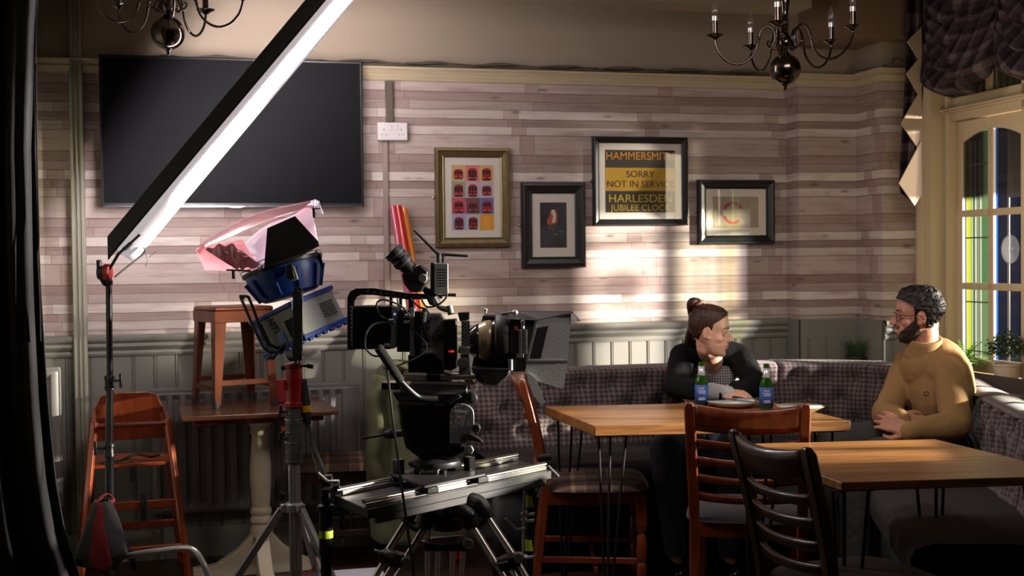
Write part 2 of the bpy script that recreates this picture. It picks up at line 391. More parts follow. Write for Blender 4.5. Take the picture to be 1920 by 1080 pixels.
# ------------------------------------------------------------------ window wall
def atu(px, py, u):
    v = ray(px, py); o = R(u, 0); n = Vector((UX, UY, 0)); return CP + v * ((o - CP).dot(n) / v.dot(n))
def du(px, py, u): return uvd(atu(px, py, u))[1:]
RR = dict(loc=(OX, OY, 0), rot=(0, 0, TH))
d_arris = du(1745, 400, UW)[0]
dp = [du(x, 400, UG)[0] for x in (1807, 1857, 1867, 1917)]
pw_ = (dp[1]-dp[0] + dp[3]-dp[2])/2; mull = dp[2]-dp[1]
z_sill = du(1830, 670, UG)[1]; z_b2 = du(1840, 537, UG)[1]; z_b1 = du(1840, 399, UG)[1]
z_arch = du(1862, 240, UG)[1]; z_spr = du(1809, 268, UG)[1]; z_head = du(1840, 221, UG)[1]; z_tr = du(1840, 176, UG)[1]
ftop = z_tr + .62
def glassmat(name, col, tint, k, rough=.05):
    m = bpy.data.materials.new(name); m.use_nodes = True; nt = m.node_tree; nt.nodes.clear()
    o = nt.nodes.new('ShaderNodeOutputMaterial'); t = nt.nodes.new('ShaderNodeBsdfTransparent'); t.inputs[0].default_value = (*tint, 1)
    tr = nt.nodes.new('ShaderNodeBsdfTranslucent'); tr.inputs[0].default_value = (*col, 1)
    g = nt.nodes.new('ShaderNodeBsdfGlossy'); g.inputs[0].default_value = (1,1,1,1); g.inputs[1].default_value = rough
    a = nt.nodes.new('ShaderNodeMixShader'); a.inputs[0].default_value = k; b = nt.nodes.new('ShaderNodeMixShader'); b.inputs[0].default_value = .06
    nt.links.new(t.outputs[0], a.inputs[1]); nt.links.new(tr.outputs[0], a.inputs[2]); nt.links.new(a.outputs[0], b.inputs[1]); nt.links.new(g.outputs[0], b.inputs[2]); nt.links.new(b.outputs[0], o.inputs[0]); return m
g_clear = glassmat('clear_green_glass', (.07,.13,.06), (.86,.90,.84), .22)
g_navy = glassmat('clear_blue_glass', (.010,.014,.035), (.93,.93,.96), .08)
g_blue = glassmat('blue_stained_glass', (.008,.05,.22), (.70,.76,.95), .45)
g_yel = glassmat('yellow_green_stained_glass', (.14,.17,.014), (.85,.87,.62), .5)
g_grey = glassmat('pale_green_stained_glass', (.10,.13,.09), (.86,.90,.84), .25)
g_dkg = glassmat('dark_green_stained_glass', (.03,.075,.03), (.78,.86,.78), .3)
leadm = mat('window_lead', (.06,.058,.052), .6)
def arcz(t):   # t in -1..1 across the leaf glass
    return z_arch - (z_arch-z_spr)*(abs(t)**2.0)
gw = dp[3]-dp[0]; st_w = .05; leafw = gw + 2*st_w; d00 = dp[0] - st_w
def leaf(i, d0):
    """one casement of two by three panes under a flat arch; d0 = far edge of its left stile"""
    fr = MB(); y0, y1 = UG - .010, UG + .008; g0 = d0 + st_w; g1 = g0 + gw; dm = (g0+g1)/2
    def bx(a, b, z0, z1, e=0): fr.b2((y0-e, -b, z0), (y1+e, -a, z1))
    bx(d0, g0, z_sill-.07, z_head); bx(g1, g1+st_w, z_sill-.07, z_head); bx(g0, g1, z_sill-.07, z_sill)
    bx(dm-mull/2, dm+mull/2, z_sill, z_arch)
    for zb_ in (z_b1, z_b2): bx(g0, g1, zb_-.017, zb_+.017)
    n = 20; pts = [(UG, 0, 0)]
    P = [(g0 + gw*k/n, arcz(-1+2*k/n)) for k in range(n+1)]
    poly = [(y0, -g0, z_head)] + [(y0, -a, z) for a, z in P] + [(y0, -g1, z_head)]
    for k in range(n):
        (a, za), (b_, zb_) = P[k], P[k+1]
        fr.prism([(y0,-a,za),(y0,-b_,zb_),(y0,-b_,z_head),(y0,-a,z_head)], (y1-y0,0,0))
    root = struct(fr.build('window_%d' % i, windowpaint, None, .004, 30, **RR))
    # glazing: one object per pane
    for c, (a, b_) in enumerate(((g0, dm-mull/2), (dm+mull/2, g1))):
        for zi, (z0, z1) in enumerate(((z_b1+.017, None), (z_b2+.017, z_b1-.017), (z_sill, z_b2-.017))):
            g = MB(); mats = [g_clear if c == 0 else g_navy, g_blue, g_yel, g_grey, g_dkg, leadm]; w_ = b_-a
            strips = [(0,.10,1),(.10,.32,2),(.32,.46,4),(.46,.66,3),(.66,1,0 if zi != 1 else 4)] if c == 0 else [(0,.11,1),(.11,1,0)]
            for s0, s1, mi in strips:
                g.mi = mi; m_ = 6
                for k in range(m_):
                    aa, bb = a+w_*(s0+(s1-s0)*k/m_), a+w_*(s0+(s1-s0)*(k+1)/m_)
                    ta = z1 if z1 else arcz((aa-dm)/(gw/2)); tb = z1 if z1 else arcz((bb-dm)/(gw/2))
                    g.faces([(UG+.002,-aa,z0),(UG+.002,-bb,z0),(UG+.002,-bb,tb),(UG+.002,-aa,ta)], [(0,1,2,3)])
            g.mi = 5
            if c == 0:
                for zc in {0:(z0+.22,), 1:(z0+.22,), 2:((z1 or 9)-.06, (z1 or 9)-.30)}[zi]: g.b2((UG-.003,-b_,zc-.003),(UG+.004,-a-w_*.1,zc+.003))
                for s0 in (.10,.32,.46,.66): g.b2((UG-.003,-a-w_*s0-.002,z0),(UG+.004,-a-w_*s0+.002,z1 if z1 else z_spr))
            g.build('pane', mats, root, smooth=0, fixn=False)
            if c == 1 and zi == 1:      # bullseye roundel
                r_ = MB(); r_.lathe([(.0,.012),(.012,.010),(.022,.002),(.034,.007),(.046,.001),(.06,.004),(.068,.0)], (UG-.002,-(a+w_*.58),(z0+z1)/2), 36, axis='X')
                rr = r_.build('roundel', glassmat('bullseye_glass', (.12,.12,.13), (.8,.8,.82), .2, .12), root, smooth=180)
    return root
nleaf = 4; gap = .055
dl = [d00 + k*(leafw+gap) + (.105 if k else 0) for k in range(nleaf)]
for i, d0 in enumerate(dl): leaf(i+1, d0)
dEnd = dl[-1] + leafw
# fixed frame: jambs, mullions between leaves, transom with bead, top lights
b = MB(); x0, x1 = UG - .045, UG + .035
def bb(a, c, z0, z1, e=0): b.b2((x0-e, -c, z0), (x1, -a, z1))
bb(d00-.035, d00-.002, z_sill-.1, ftop, .006); bb(dEnd+.002, dEnd+.05, z_sill-.1, ftop)
for q, d0 in enumerate(dl[1:]): bb(dl[q]+leafw+.002, d0-.002, z_sill-.1, ftop)
bb(d00-.035, dEnd+.05, z_head+.003, z_tr); b.b2((x0-.022, -dEnd-.05, z_head+.04), (x0, -d00+.035, z_head+.052)); b.b2((x0-.034, -dEnd-.05, z_head+.052), (x0, -d00+.035, z_head+.064))
bb(d00-.035, dEnd+.05, z_sill-.10, z_sill-.072); bb(d00-.035, dEnd+.05, ftop-.05, ftop)
for d0 in dl:
    for k in (.0, .5, 1.): b.b2((UG-.02,-(d0+leafw*k)-.02,z_tr),(UG+.02,-(d0+leafw*k)+.02,ftop))
struct(b.build('trim_7', windowpaint, None, .003, 30, **RR))
for d0 in dl:
    for k in range(2):
        g = MB(); a, c = d0+leafw*.5*k+.02, d0+leafw*.5*(k+1)-.02
        for q, mi in enumerate((0, 1, 0, 2, 0)):
            g.mi = mi; g.faces([(UG,-a-(c-a)*q/5,z_tr),(UG,-a-(c-a)*(q+1)/5,z_tr),(UG,-a-(c-a)*(q+1)/5,ftop-.05),(UG,-a-(c-a)*q/5,ftop-.05)], [(0,1,2,3)])
            g.mi = 3; g.b2((UG-.004,-a-(c-a)*q/5-.003,z_tr),(UG+.004,-a-(c-a)*q/5+.003,ftop-.05))
        struct(g.build('window_%d' % (5+dl.index(d0)*2+k), [g_grey, g_clear, g_dkg, leadm], smooth=0, fixn=False, **RR))
# wall around the window
b = MB(); T_ = UG + .05
b.b2((UW, -d_arris, 0), (T_, -dB+.2, 3.2)); b.b2((UW, -6.5, 0), (T_, -d_arris, z_sill-.10)); b.b2((UW, -6.5, ftop), (T_, -d_arris, 3.2)); b.b2((UW, -6.5, z_sill-.1), (T_, -dEnd-.05, ftop))
b.b2((UG+.036, -(d00-.03), z_sill-.1), (T_, -d_arris, ftop))
struct(b.build('wall_right', mat('cream_wall_paint', lin(206,188,152), .6), smooth=0, **RR))
# architrave on the bay wall corner and window board
b = MB()
for a, c, e in ((0,.022,.016),(.022,.05,.026),(.05,.062,.02)): b.b2((UW-e, -(dB+.004+a), z_sill-.1), (UW+.002, -(dB+.004+c), ZC))
struct(b.build('trim_8', windowpaint, None, .003, 30, **RR))
b = MB(); b.b2((UW-.05, -dEnd-.08, z_sill-.128), (x0+.01, -d_arris+.02 if False else -d_arris, z_sill-.1)); struct(b.build('trim_9', windowpaint, None, .006, 30, **RR))

# ------------------------------------------------------------------ festoon blind and curtain tail
def m_plaid(name, base, dark, light, s=.12):
    m = mat(name, base, .95, spec=.1); n = N(m); uv = n.new('ShaderNodeUVMap'); sp = n.new('ShaderNodeSeparateXYZ'); n.put(sp.inputs[0], uv.outputs[0])
    def band(v):
        f = n.math('FRACT', n.math('DIVIDE', v, s)); return n.ramp(f, [(0,(0,0,0)),(.30,(.0,.0,.0)),(.34,(1,1,1)),(.60,(1,1,1)),(.64,(.3,.3,.3)),(.97,(.35,.35,.35)),(1,(0,0,0))])
    q = n.math('ADD', n.math('MULTIPLY', band(sp.outputs[0]), .5), n.math('MULTIPLY', band(sp.outputs[1]), .5))
    c = n.ramp(q, [(0, dark), (.5, base), (1, light)])
    n.put(n.b.inputs['Base Color'], c); n.bump(n.noise(uv.outputs[0], 500, 2), .3, .002); return m
plaid = m_plaid('purple_grey_plaid_fabric', lin(66,56,60), lin(34,28,31), lin(96,84,88))
lining = mat('cream_lining', lin(172,152,130), .85)
swd = [du(x, 100, UW-.10)[0] for x in (1733, 1868)]; sww = swd[1]-swd[0]
def swag_bottom(t):   # t 0..1 across one swag
    return zs1 + (zs0 - zs1)*(abs(2*t-1)**2.3)
zs0 = du(1870, 95, UW-.10)[1]; zs1 = du(1800, 176, UW-.10)[1]
bl = empty('festoon_blind', R(UW-.02, swd[0]+sww*2, 2.72), TH)
tag(bl, 'ruched purple-grey plaid festoon blind gathered above the window', 'blind')
for k in range(4):
    b = MB(); a0 = swd[0] + sww*k
    def fn(s, t, a0=a0):
        zb_ = swag_bottom(s); z = 2.86 - (2.86 - zb_)*t
        sag = (1-(2*s-1)**2)
        ph = (z - zs1 - .42*(1-sag))/.055
        fold = abs(math.sin(ph*PI*.5 + .35*math.sin(s*7)))**.55
        out = .045 + .085*sag*(.55+.45*t) + .050*fold*sag**.35*(.6+.5*t) + .02*math.sin(2.2*PI*t)*sag
        if t > .93: out *= 1 - ((t-.93)/.07)**2*.7
        return Vector((-out - .02, -(a0 + sww*s - swd[0] - sww*2) + .012*math.sin(ph*3), z - 2.72 - .02*fold*sag))
    b.grid(fn, 40, 90, lambda s, t: (s*sww*1.2 + .45*t, 1.0*t - .35*s))
    b.build('swag', plaid, bl, smooth=180, solid=.004)
ct = empty('curtain_tail', R(UW-.07, .62, 1.4), TH); tag(ct, 'plaid curtain tail with stepped cream lining hanging left of the window', 'curtain')
def lp(px, py, d): p = wu(px, py, d); return Vector((p[0]-(UW-.07), -(d-.62), p[2]-1.4))
b = MB(); L_ = [(1704,-130),(1698,140),(1692,232),(1686,346),(1690,362)]; R_ = [(1742,-130),(1732,140),(1726,232),(1722,346),(1716,384)]
def fnc(s, t):
    i = min(int(t*4), 3); f = t*4-i
    a = [L_[i][j]+(L_[i+1][j]-L_[i][j])*f for j in (0,1)]; c = [R_[i][j]+(R_[i+1][j]-R_[i][j])*f for j in (0,1)]
    return lp(a[0]+(c[0]-a[0])*s, a[1]+(c[1]-a[1])*s, 0.64+.014*math.sin(s*13+t*2))
b.grid(fnc, 16, 40, lambda s, t: (s*.1, t*1.1)); b.build('tail', plaid, ct, smooth=180, solid=.006)
b = MB()
zig = [(1728,40),(1712,60),(1700,78),(1716,100),(1698,138),(1723,180),(1688,232),(1721,278),(1684,344),(1712,384)]
for i in range(1, len(zig)-2, 2):
    pass
tri = [((1727,50),(1700,78),(1727,122)), ((1727,104),(1698,138),(1723,182)), ((1727,165),(1688,232),(1721,280)), ((1727,262),(1684,344),(1714,386))]
for i, (p0, p1, p2) in enumerate(tri):
    dd = .675+.006*i
    b.prism([lp(*p0, dd), lp(*p1, dd+.02), lp(*p2, dd), lp(1728+ (0), p2[1]-22, dd)], (0, -.006, 0))
b.build('lining', lining, ct, smooth=0, bevel=.002)

b = MB(); b.cyl((UW+.04, -dl[1]+.01, 2.14), (UW+.04, -dl[1]-leafw-.01, 2.14), .016); b.b2((UW+.038, -dl[1]-leafw-.01, 1.50), (UW+.041, -dl[1]+.01, 2.14)); b.b2((UW+.034, -dl[1]-leafw-.01, 1.485), (UW+.045, -dl[1]+.01, 1.505))
tag(b.build('added_light_blind', lining, None, **RR), 'added pale blind, out of view, blocking light through the second casement', 'blind')  # unseen blind added to keep lamp light off the upper back wall

struct(rbox('added_light_board', UG+.30, UG+.36, -.2, 5.2, 2.10, 3.3, mat('light_board_paint', lin(60,62,58), .7)))  # board added outside to stop lamp light at the top panes
struct(rbox('wall_street_far', UG+5.9, UG+6.0, -7.0, 1.2, -.2, 4.5, mat('street_far_wall', lin(40,46,54), .9)))

fg = empty('added_light_flag', R(UG+.5, .30, 0), TH); tag(fg, 'added black cloth flag on a pole, blocking lamp light outside the window', 'flag')  # flag and net added to cut the upper part of the light patch
b = MB(); b.b2((-.004, -.82, 1.69), (.004, 0, 2.5)); b.build('flag_cloth', darkcloth, fg); b = MB(); b.b2((-.003, -1.55, 1.70), (.003, -.825, 1.99)); b.build('added_light_scrim', glassmat('black_scrim_net', (.01,.01,.01), (.42,.42,.42), .05), fg); b = MB(); b.cyl((0,.012,0),(0,.012,2.5),.008); b.build('pole', blackm, fg)
# ------------------------------------------------------------------ text helper
def text(name, s, h, m, parent, loc, rot=(PI/2,0,0), ext=.0006, ax='CENTER', width=None, shear=0, bold=0):
    c = bpy.data.curves.new(name, 'FONT'); c.body = s; c.size = h/.70; c.align_x = ax; c.align_y = 'BOTTOM_BASELINE'; c.extrude = ext; c.shear = shear; c.offset = bold
    o = bpy.data.objects.new(name+'_tmp', c); COL.objects.link(o); dg = bpy.context.evaluated_depsgraph_get()
    me = bpy.data.meshes.new_from_object(o.evaluated_get(dg)); COL.objects.unlink(o); bpy.data.objects.remove(o)
    xs = [v.co.x for v in me.vertices]
    if width and xs:
        k = width/(max(xs)-min(xs))
        for v in me.vertices: v.co.x *= k
    me.materials.clear(); me.materials.append(m)
    t = bpy.data.objects.new(name, me); COL.objects.link(t); t.parent = parent; t.location = loc; t.rotation_euler = rot; return t
# ------------------------------------------------------------------ framed pictures
matboard = mat('cream_mount_board', lin(226,218,206), .8)
fblack = mat('black_frame_wood', lin(26,27,30), .35)
fgold = mat('antique_gold_frame', lin(120,104,72), .38, .75, noise=(30, .15, (1,1,1)))
picglass = glassmat('picture_glass', (0,0,0), (1,1,1), 0.0, .02)
brassm = mat('brass', (.45,.28,.12), .35, 1)
def frame(name, label, c4, fw, m, mw, art):
    """c4 = pixel box; fw = moulding width (m); mw = mount widths (l, r, t, b)"""
    x0, y0, x1, y1 = c4; d = .028
    a = wu(x0, (y0+y1)/2, d); c = wu(x1, (y0+y1)/2, d); zt = wu((x0+x1)/2, y0, d)[2]; zb_ = wu((x0+x1)/2, y1, d)[2]
    W, H = c[0]-a[0], zt-zb_; root = empty(name, R((a[0]+c[0])/2, 0.001, (zt+zb_)/2), TH); tag(root, label, 'picture')
    prof = [(0,0),(0,-.022),(.1*fw,-.030),(.28*fw,-.031),(.40*fw,-.024),(.80*fw,-.018),(.88*fw,-.020),(fw,-.016),(fw,-.006)]
    b = MB(); cs = [(-1,-1),(1,-1),(1,1),(-1,1)]; rings = []
    for o, y in prof: rings.append([b.bm.verts.new((sx*(W/2-o), y, sz*(H/2-o))) for sx, sz in cs])
    for A, B in zip(rings, rings[1:]):
        for k in range(4): b.bm.faces.new((A[k], A[(k+1)%4], B[(k+1)%4], B[k]))
    b.bm.faces.new(rings[0]); b.build('moulding', m, root, smooth=0)
    w, h = W-2*fw, H-2*fw; b = MB(); b.b2((-w/2-.003,-.009,-h/2-.003),(w/2+.003,-.004,h/2+.003)); b.build('mount', matboard, root, smooth=0)
    l, r, t, bt = mw; ax0, ax1, az0, az1 = -w/2+l, w/2-r, -h/2+bt, h/2-t
    art(root, ax0, ax1, az0, az1)
    b = MB(); b.b2((-w/2-.003,-.0145,-h/2-.003),(w/2+.003,-.0135,h/2+.003)); b.build('glass', picglass, root, smooth=0)
    for s in (-1, 1):
        b = MB(); b.lathe([(.008,0),(.008,.003),(.003,.006),(0,.006)], (s*(W/2+.006), -.002, .0), 12, axis='Y', M=Matrix.Scale(-1,4,(0,1,0))); b.build('mirror_plate', brassm, root)
    return root
def flat(parent, x0, x1, z0, z1, m, y=-.0096, name='print'):
    b = MB(); b.b2((x0, y, z0), (x1, y+.0008, z1)); return b.build(name, m, parent, smooth=0)
def paper(name, rgb): return mat(name, lin(*rgb), .7)
red_p, dark_p, white_p = paper('print_red', (170,30,34)), paper('print_black', (34,32,38)), paper('print_white', (220,214,205))
def art_trains(root, x0, x1, z0, z1):
    cols = [(206,176,120),(222,130,120),(212,178,110),(150,166,130),(196,176,190),(196,182,190),(196,90,110),(110,80,88),(120,110,170),(170,170,206),(186,196,200),(230,160,50)]
    cw, ch = (x1-x0)/3, (z1-z0)/4
    sheet = flat(root, x0, x1, z0, z1, paper('print_base', (200,190,190)))
    ms = [paper('tile_colour_%d' % i, c) for i, c in enumerate(cols)]
    b = MB()
    for i in range(12):
        b.mi = i; cx, cz = x0+cw*(i % 3+.5), z1-ch*(i//3+.5); b.b2((cx-cw*.49,-.0104,cz-ch*.49),(cx+cw*.49,-.0098,cz+ch*.49))
    b.build('tile_grid', ms, sheet, smooth=0)
    b = MB()
    for i in range(11):
        cx, cz = x0+cw*(i % 3+.5), z1-ch*(i//3+.55); w, h = cw*.33, ch*.36*(.8 if i in (0,5,7) else 1)
        round_ = i != 3
        out = [(-w,-h*.75),(-w*.9,-h),(w*.9,-h),(w,-h*.75),(w,h*.45),(w*.75,h*.85),(w*.3,h),(-w*.3,h),(-w*.75,h*.85),(-w,h*.45)]
        b.mi = 0; b.prism([(cx+a,-.0108,cz+c) for a, c in out], (0,.0006,0))
        b.mi = 1
        for s in (-1,0,1): b.b2((cx+s*w*.58-w*.24,-.0114,cz+(h*-.25 if i % 2 else h*-.02)),(cx+s*w*.58+w*.24,-.0108,cz+h*.62))
        b.b2((cx-w*.8,-.0113,cz-h*1.12),(cx+w*.8,-.0107,cz-h*.85)); 
        if i in (1,4,7,9,10): b.b2((cx-w*.95,-.0113,cz-h*.55),(cx+w*.95,-.0108,cz-h*.3))
        b.mi = 2
        for s in (-1,1): b.b2((cx+s*w*.6-w*.1,-.0118,cz-h*.7),(cx+s*w*.6+w*.1,-.0112,cz-h*.55))
    b.build('train_fronts', [red_p, dark_p, white_p], sheet, smooth=0)
    b = MB()
    for k in range(9): b.b2((x1-cw*.75,-.0112,z0+ch*(.12+.085*k)),(x1-cw*(.25+.06*(k % 3)),-.0105,z0+ch*(.145+.085*k)))
    b.build('caption_lines', paper('caption_pale', (240,190,110)), sheet, smooth=0)
frame('picture_frame', 'antique gold framed print of twelve tiles showing red train fronts', (817,277,957,463), .047, fgold, (.036,.034,.037,.036), art_trains)
def art_dog(root, x0, x1, z0, z1):
    m = mat('dark_photo_print', lin(44,44,56), .6); n = N(m); tc = n.new('ShaderNodeTexCoord')
    n.put(n.b.inputs['Base Color'], n.ramp(n.noise(tc.outputs['Object'], 9, 4), [(.35, lin(26,27,36)), (.7, lin(74,70,80))]))
    s = flat(root, x0, x1, z0, z1, m); cx, w, h = (x0+x1)/2, x1-x0, z1-z0
    def blob(pts, col, nm):
        b = MB(); b.prism([(cx+a*w, -.0104, z0+c*h) for a, c in pts], (0,.0007,0)); b.build(nm, paper(nm+'_colour', col), s, smooth=0)
    blob([(-.22,.52),(-.10,.50),(.10,.53),(.16,.60),(.15,.75),(.07,.83),(-.06,.85),(-.12,.79),(-.15,.70),(-.24,.60)], (190,92,52), 'orange_figure')
    b = MB(); b.prism([(cx+a*w, -.0109, z0+c*h) for a, c in [(-.05,.55),(.06,.56),(.10,.72),(.06,.83),(-.05,.84),(-.08,.77),(.0,.70)]], (0,.0006,0)); b.build('pale_patch', white_p, s, smooth=0)
    b = MB()
    for a, c, q in ((-.15,.45,.04),(.08,.28,.09),(.30,.35,.08),(.05,.47,.03),(-.05,.40,.03)): b.b2((cx+(a-q)*w,-.0105,z0+c*h),(cx+(a+q)*w,-.0099,z0+(c+.02)*h))
    b.build('scattered_pieces', paper('pale_green_print', (110,140,130)), s, smooth=0)
frame('picture_frame', 'small black framed portrait print of an orange and white figure on dark ground', (979,342,1099,502), .055, fblack, (.043,.043,.045,.046), art_dog)
gold_t, ygold = paper('blind_gold_letters', (214,146,34)), paper('blind_yellow', (196,150,24)); yl = paper('yellow_letters', (206,176,40))
def art_blind(root, x0, x1, z0, z1):
    bk = mat('roller_blind_black', lin(42,36,30), .6, noise=(14,.25,(1,1,1))); s = flat(root, x0, x1, z0, z1, bk); H = z1-z0; W = x1-x0; cx = (x0+x1)/2
    b = MB(); b.b2((x0,-.0104,z0+.345*H),(x1,-.0098,z0+.715*H)); b.build('yellow_band', mat('blind_yellow_cloth', lin(196,150,24), .6, noise=(10,.2,(1,1,1))), s, smooth=0)
    for t, a, h, wd, m in (('HAMMERSMITH',.845,.125,.97,gold_t),('SORRY',.565,.105,.40,bk),('NOT IN SERVICE',.405,.105,.95,bk),('HARLESDEN',.165,.125,.90,yl),('JUBILEE CLOCK',.03,.095,.86,yl)):
        text('lettering', t, h*H, m, s, (cx, -.0112, z0+a*H), width=wd*W, bold=0)
frame('picture_frame', 'large square black framed bus blind reading HAMMERSMITH SORRY NOT IN SERVICE', (1113,256,1291,423), .034, fblack, (.034,.034,.034,.034), art_blind)
def art_ring(root, x0, x1, z0, z1):
    s = flat(root, x0, x1, z0, z1, mat('aged_buff_paper', lin(168,156,136), .8, noise=(20,.12,(1,1,1)))); cx, cz = x0+(x1-x0)*.44, (z0+z1)/2-.004; r0, r1 = .060, .045; b = MB()
    n = 44
    for k in range(n):
        a0, a1 = math.radians(25)+k/n*math.radians(285), math.radians(25)+(k+1)/n*math.radians(285)
        b.prism([(cx+r1*math.cos(a0),-.0104,cz+r1*math.sin(a0)),(cx+r0*math.cos(a0),-.0104,cz+r0*math.sin(a0)),(cx+r0*math.cos(a1),-.0104,cz+r0*math.sin(a1)),(cx+r1*math.cos(a1),-.0104,cz+r1*math.sin(a1))], (0,.0006,0))
    b.build('red_ring', paper('faded_red', (176,74,66)), s, smooth=0)
    b = MB(); b.b2((cx-.086,-.0112,cz-.014),(cx+.082,-.0106,cz+.014)); b.build('bar', paper('bar_paper', (176,166,146)), s, smooth=0)
    b = MB(); b.b2((cx-.086,-.0118,cz-.014),(cx-.058,-.0110,cz+.014))
    for k in range(5): b.b2((cx-.05,-.0116,cz-.006+.0025*k*1.2),(cx+.078,-.0111,cz-.0055+.0025*k*1.2))
    b.build('bar_stamp', paper('stamp_grey', (120,112,106)), s, smooth=0)
frame('picture_frame', 'landscape black framed print of a broken red ring on buff paper', (1310,337,1454,458), .047, fblack, (.040,.042,.040,.040), art_ring)

# ------------------------------------------------------------------ television
a = wu(187, 240, .09); c = wu(681, 250, .09); zt = wu(430, 108, .09)[2]; zb_ = wu(430, 388, .09)[2]; W, H = c[0]-a[0], zt-zb_
tv = empty('television', R((a[0]+c[0])/2, .0, (zt+zb_)/2), TH); tag(tv, 'large black flat screen television mounted on the plank wallpaper', 'television')
b = MB(); b.b2((-W/2,-.09,-H/2),(W/2,-.055,H/2)); b.b2((-W*.36,-.055,-H*.36),(W*.36,-.03,H*.30)); b.build('casing', mat('tv_casing', (.010,.010,.012), .35), tv, .006)
b = MB(); b.b2((-W/2+.012,-.0915,-H/2+.018),(W/2-.012,-.0895,H/2-.012)); b.build('screen', mat('tv_screen', (.006,.006,.007), .5, spec=.05), tv, smooth=0)
b = MB(); b.b2((-W/2+.01,-.092,-H/2-.001),(W/2-.01,-.0885,-H/2+.006)); b.build('bottom_strip', mat('tv_strip', (.22,.22,.24), .25, .9), tv, smooth=0)
b = MB(); b.prism([(-.045,-.093,-H/2+.003),(.045,-.093,-H/2+.003),(.018,-.093,-H/2-.005),(-.018,-.093,-H/2-.005)], (0,.012,0)); b.build('logo_bar', alu, tv, .001)
b = MB(); b.b2((-.18,-.03,-.16),(.18,-.001,.16)); b.build('wall_bracket', blackm, tv)

# ------------------------------------------------------------------ twin socket, conduits
sp_ = wu(733.5, 248, .0); so = empty('double_socket', R(sp_[0], .0, sp_[2]), TH); tag(so, 'white double power socket on the wallpaper right of the television', 'socket')
wpl = mat('white_plastic', lin(222,214,214), .35)
b = MB(); b.b2((-.073,-.040,-.043),(.073,-.002,.043)); b.build('back_box', wpl, so, .004)
b = MB(); b.b2((-.073,-.048,-.043),(.073,-.041,.043)); b.build('face_plate', wpl, so, .003)
for s in (-1, 1):
    b = MB(); b.b2((s*.016-.011,-.053,.006),(s*.016+.011,-.048,.030)); b.build('switch', wpl, so, .002)
    b = MB()
    for x_, z_, w_, h_ in ((s*.042,.008,.003,.008),(s*.042-.011,-.016,.006,.003),(s*.042+.011,-.016,.006,.003)): b.b2((x_-w_/2,-.0488,z_-h_/2),(x_+w_/2,-.0478,z_+h_/2))
    b.build('pin_holes', blackr, so, smooth=0)
a = wu(729, 152, 0); c2 = wu(731, 230, 0)
b = MB(); b.b2((a[0]-.018,-.022,c2[2]),(a[0]+.018,-.001,a[2]-.004)); o = b.build('cable_conduit', mat('conduit_bronze', lin(92,84,72), .35, .6), None, .003, **RR); tag(o, 'dark vertical cable conduit between picture rail and socket', 'conduit')
a = wu(722, 300, 0); b = MB(); b.b2((a[0]-.013,-.016,ZD+.003),(a[0]+.013,-.001,wu(722,266,0)[2])); o = b.build('cable_conduit', mat('painted_conduit', lin(150,132,124), .5), None, .003, **RR); tag(o, 'painted vertical cable conduit running down from the double socket', 'conduit')
# cables lying along the picture rail
cabm = mat('old_painted_cable', lin(92,84,70), .6)
for q in range(3):
    random.seed(30+q); P = []; ua, ub = wu(300,130,.03)[0], uA-.01
    n = 60
    for k in range(n+1): P.append(R(ua+(ub-ua)*k/n, .034+.004*q+.004*random.random(), ZR+.070+.008*q*abs(math.sin(k*.5+q))+.005*random.random()))
    b = MB(); b.tube(P, .0045, 6); o = b.build('rail_cable', [cabm, blackr, cabm][q], smooth=60)
    tag(o, ['thin painted cable lying along the picture rail, closest to the wall', 'black cable lying along the picture rail between two painted ones', 'outermost painted cable along the picture rail'][q], 'cable')
P = [R(uB+.02+.03*k, dB+.03+.0*k, ZR+.075+.05*math.sin(k*1.1)*.5+.008*k) for k in range(9)]; P = [R(uB-.06, dA+.03, ZR+.075)] + P
b = MB(); b.tube(smooth_pts(P, 4), .005, 6); tag(b.build('rail_cable', cabm), 'loose cable looping over the cornice of the right hand pier', 'cable')
# ------------------------------------------------------------------ slanting linear film light
def LV(root):     # pixel + depth -> local coordinates of a root without rotation
    def f(px, py, Y): return at(px, py, Y) - root.location
    return f
silverm = mat('dull_steel', (.46,.46,.47), .34, .75)
redm = mat('red_paint', lin(150,18,22), .35)
YT = 4.95
tl = empty('linear_film_light', at(226, 468, YT)); tag(tl, 'long glowing white linear film light slanting up from its stand, black skirt along one side', 'film light')
p0 = Vector((0,0,0)); p1 = at(716, -116, YT-.12) - tl.location
ax_ = (p1-p0).normalized(); vw = (at(450, 200, YT) - CP).normalized(); sd = ax_.cross(-vw).normalized()
if sd.x < 0: sd = -sd
cc = ax_.cross(sd); cc = cc if cc.y < 0 else -cc      # toward the camera
def TS(t, s, c): return p0 + (p1-p0)*t + sd*s + cc*c
Lt = (p1-p0).length
b = MB(); pr = [(-.012,.012),(-.014,-.020),(-.006,-.022),(-.006,.012)]
b.prism([TS(-.015, s-.008, c) for s, c in pr], (p1-p0)*1.015); b.build('housing', mat('skirt_black', (.006,.006,.006), .9), tl, smooth=0)
b = MB(); pr = [(-.074,-.24),(-.013,.024),(-.010,.022),(-.010,.0),(-.068,-.245)]
b.prism([TS(-.035, s, c) for s, c in pr], (p1-p0)*1.035); b.build('black_skirt', MATS['skirt_black'], tl, smooth=0)
dif = mat('white_diffusion_cloth', (.75,.72,.74), .8, emit=.34, ecol=(.92,.86,.95), bump=(300,.1)); b = MB()
def dfn(t, s):
    a = PI*(1.1-1.35*s); e = 1 - .9*max(0, (.05-t)/.05)**2*.0
    return TS(.0 + t*.995 - .0*(1-t), .028+.042*math.cos(a)*1.02, .006+.036*math.sin(a))
b.grid(dfn, 60, 14); b.build('diffuser', dif, tl, smooth=180, solid=.002)
b = MB(); n = 40; P = []; Rr = []
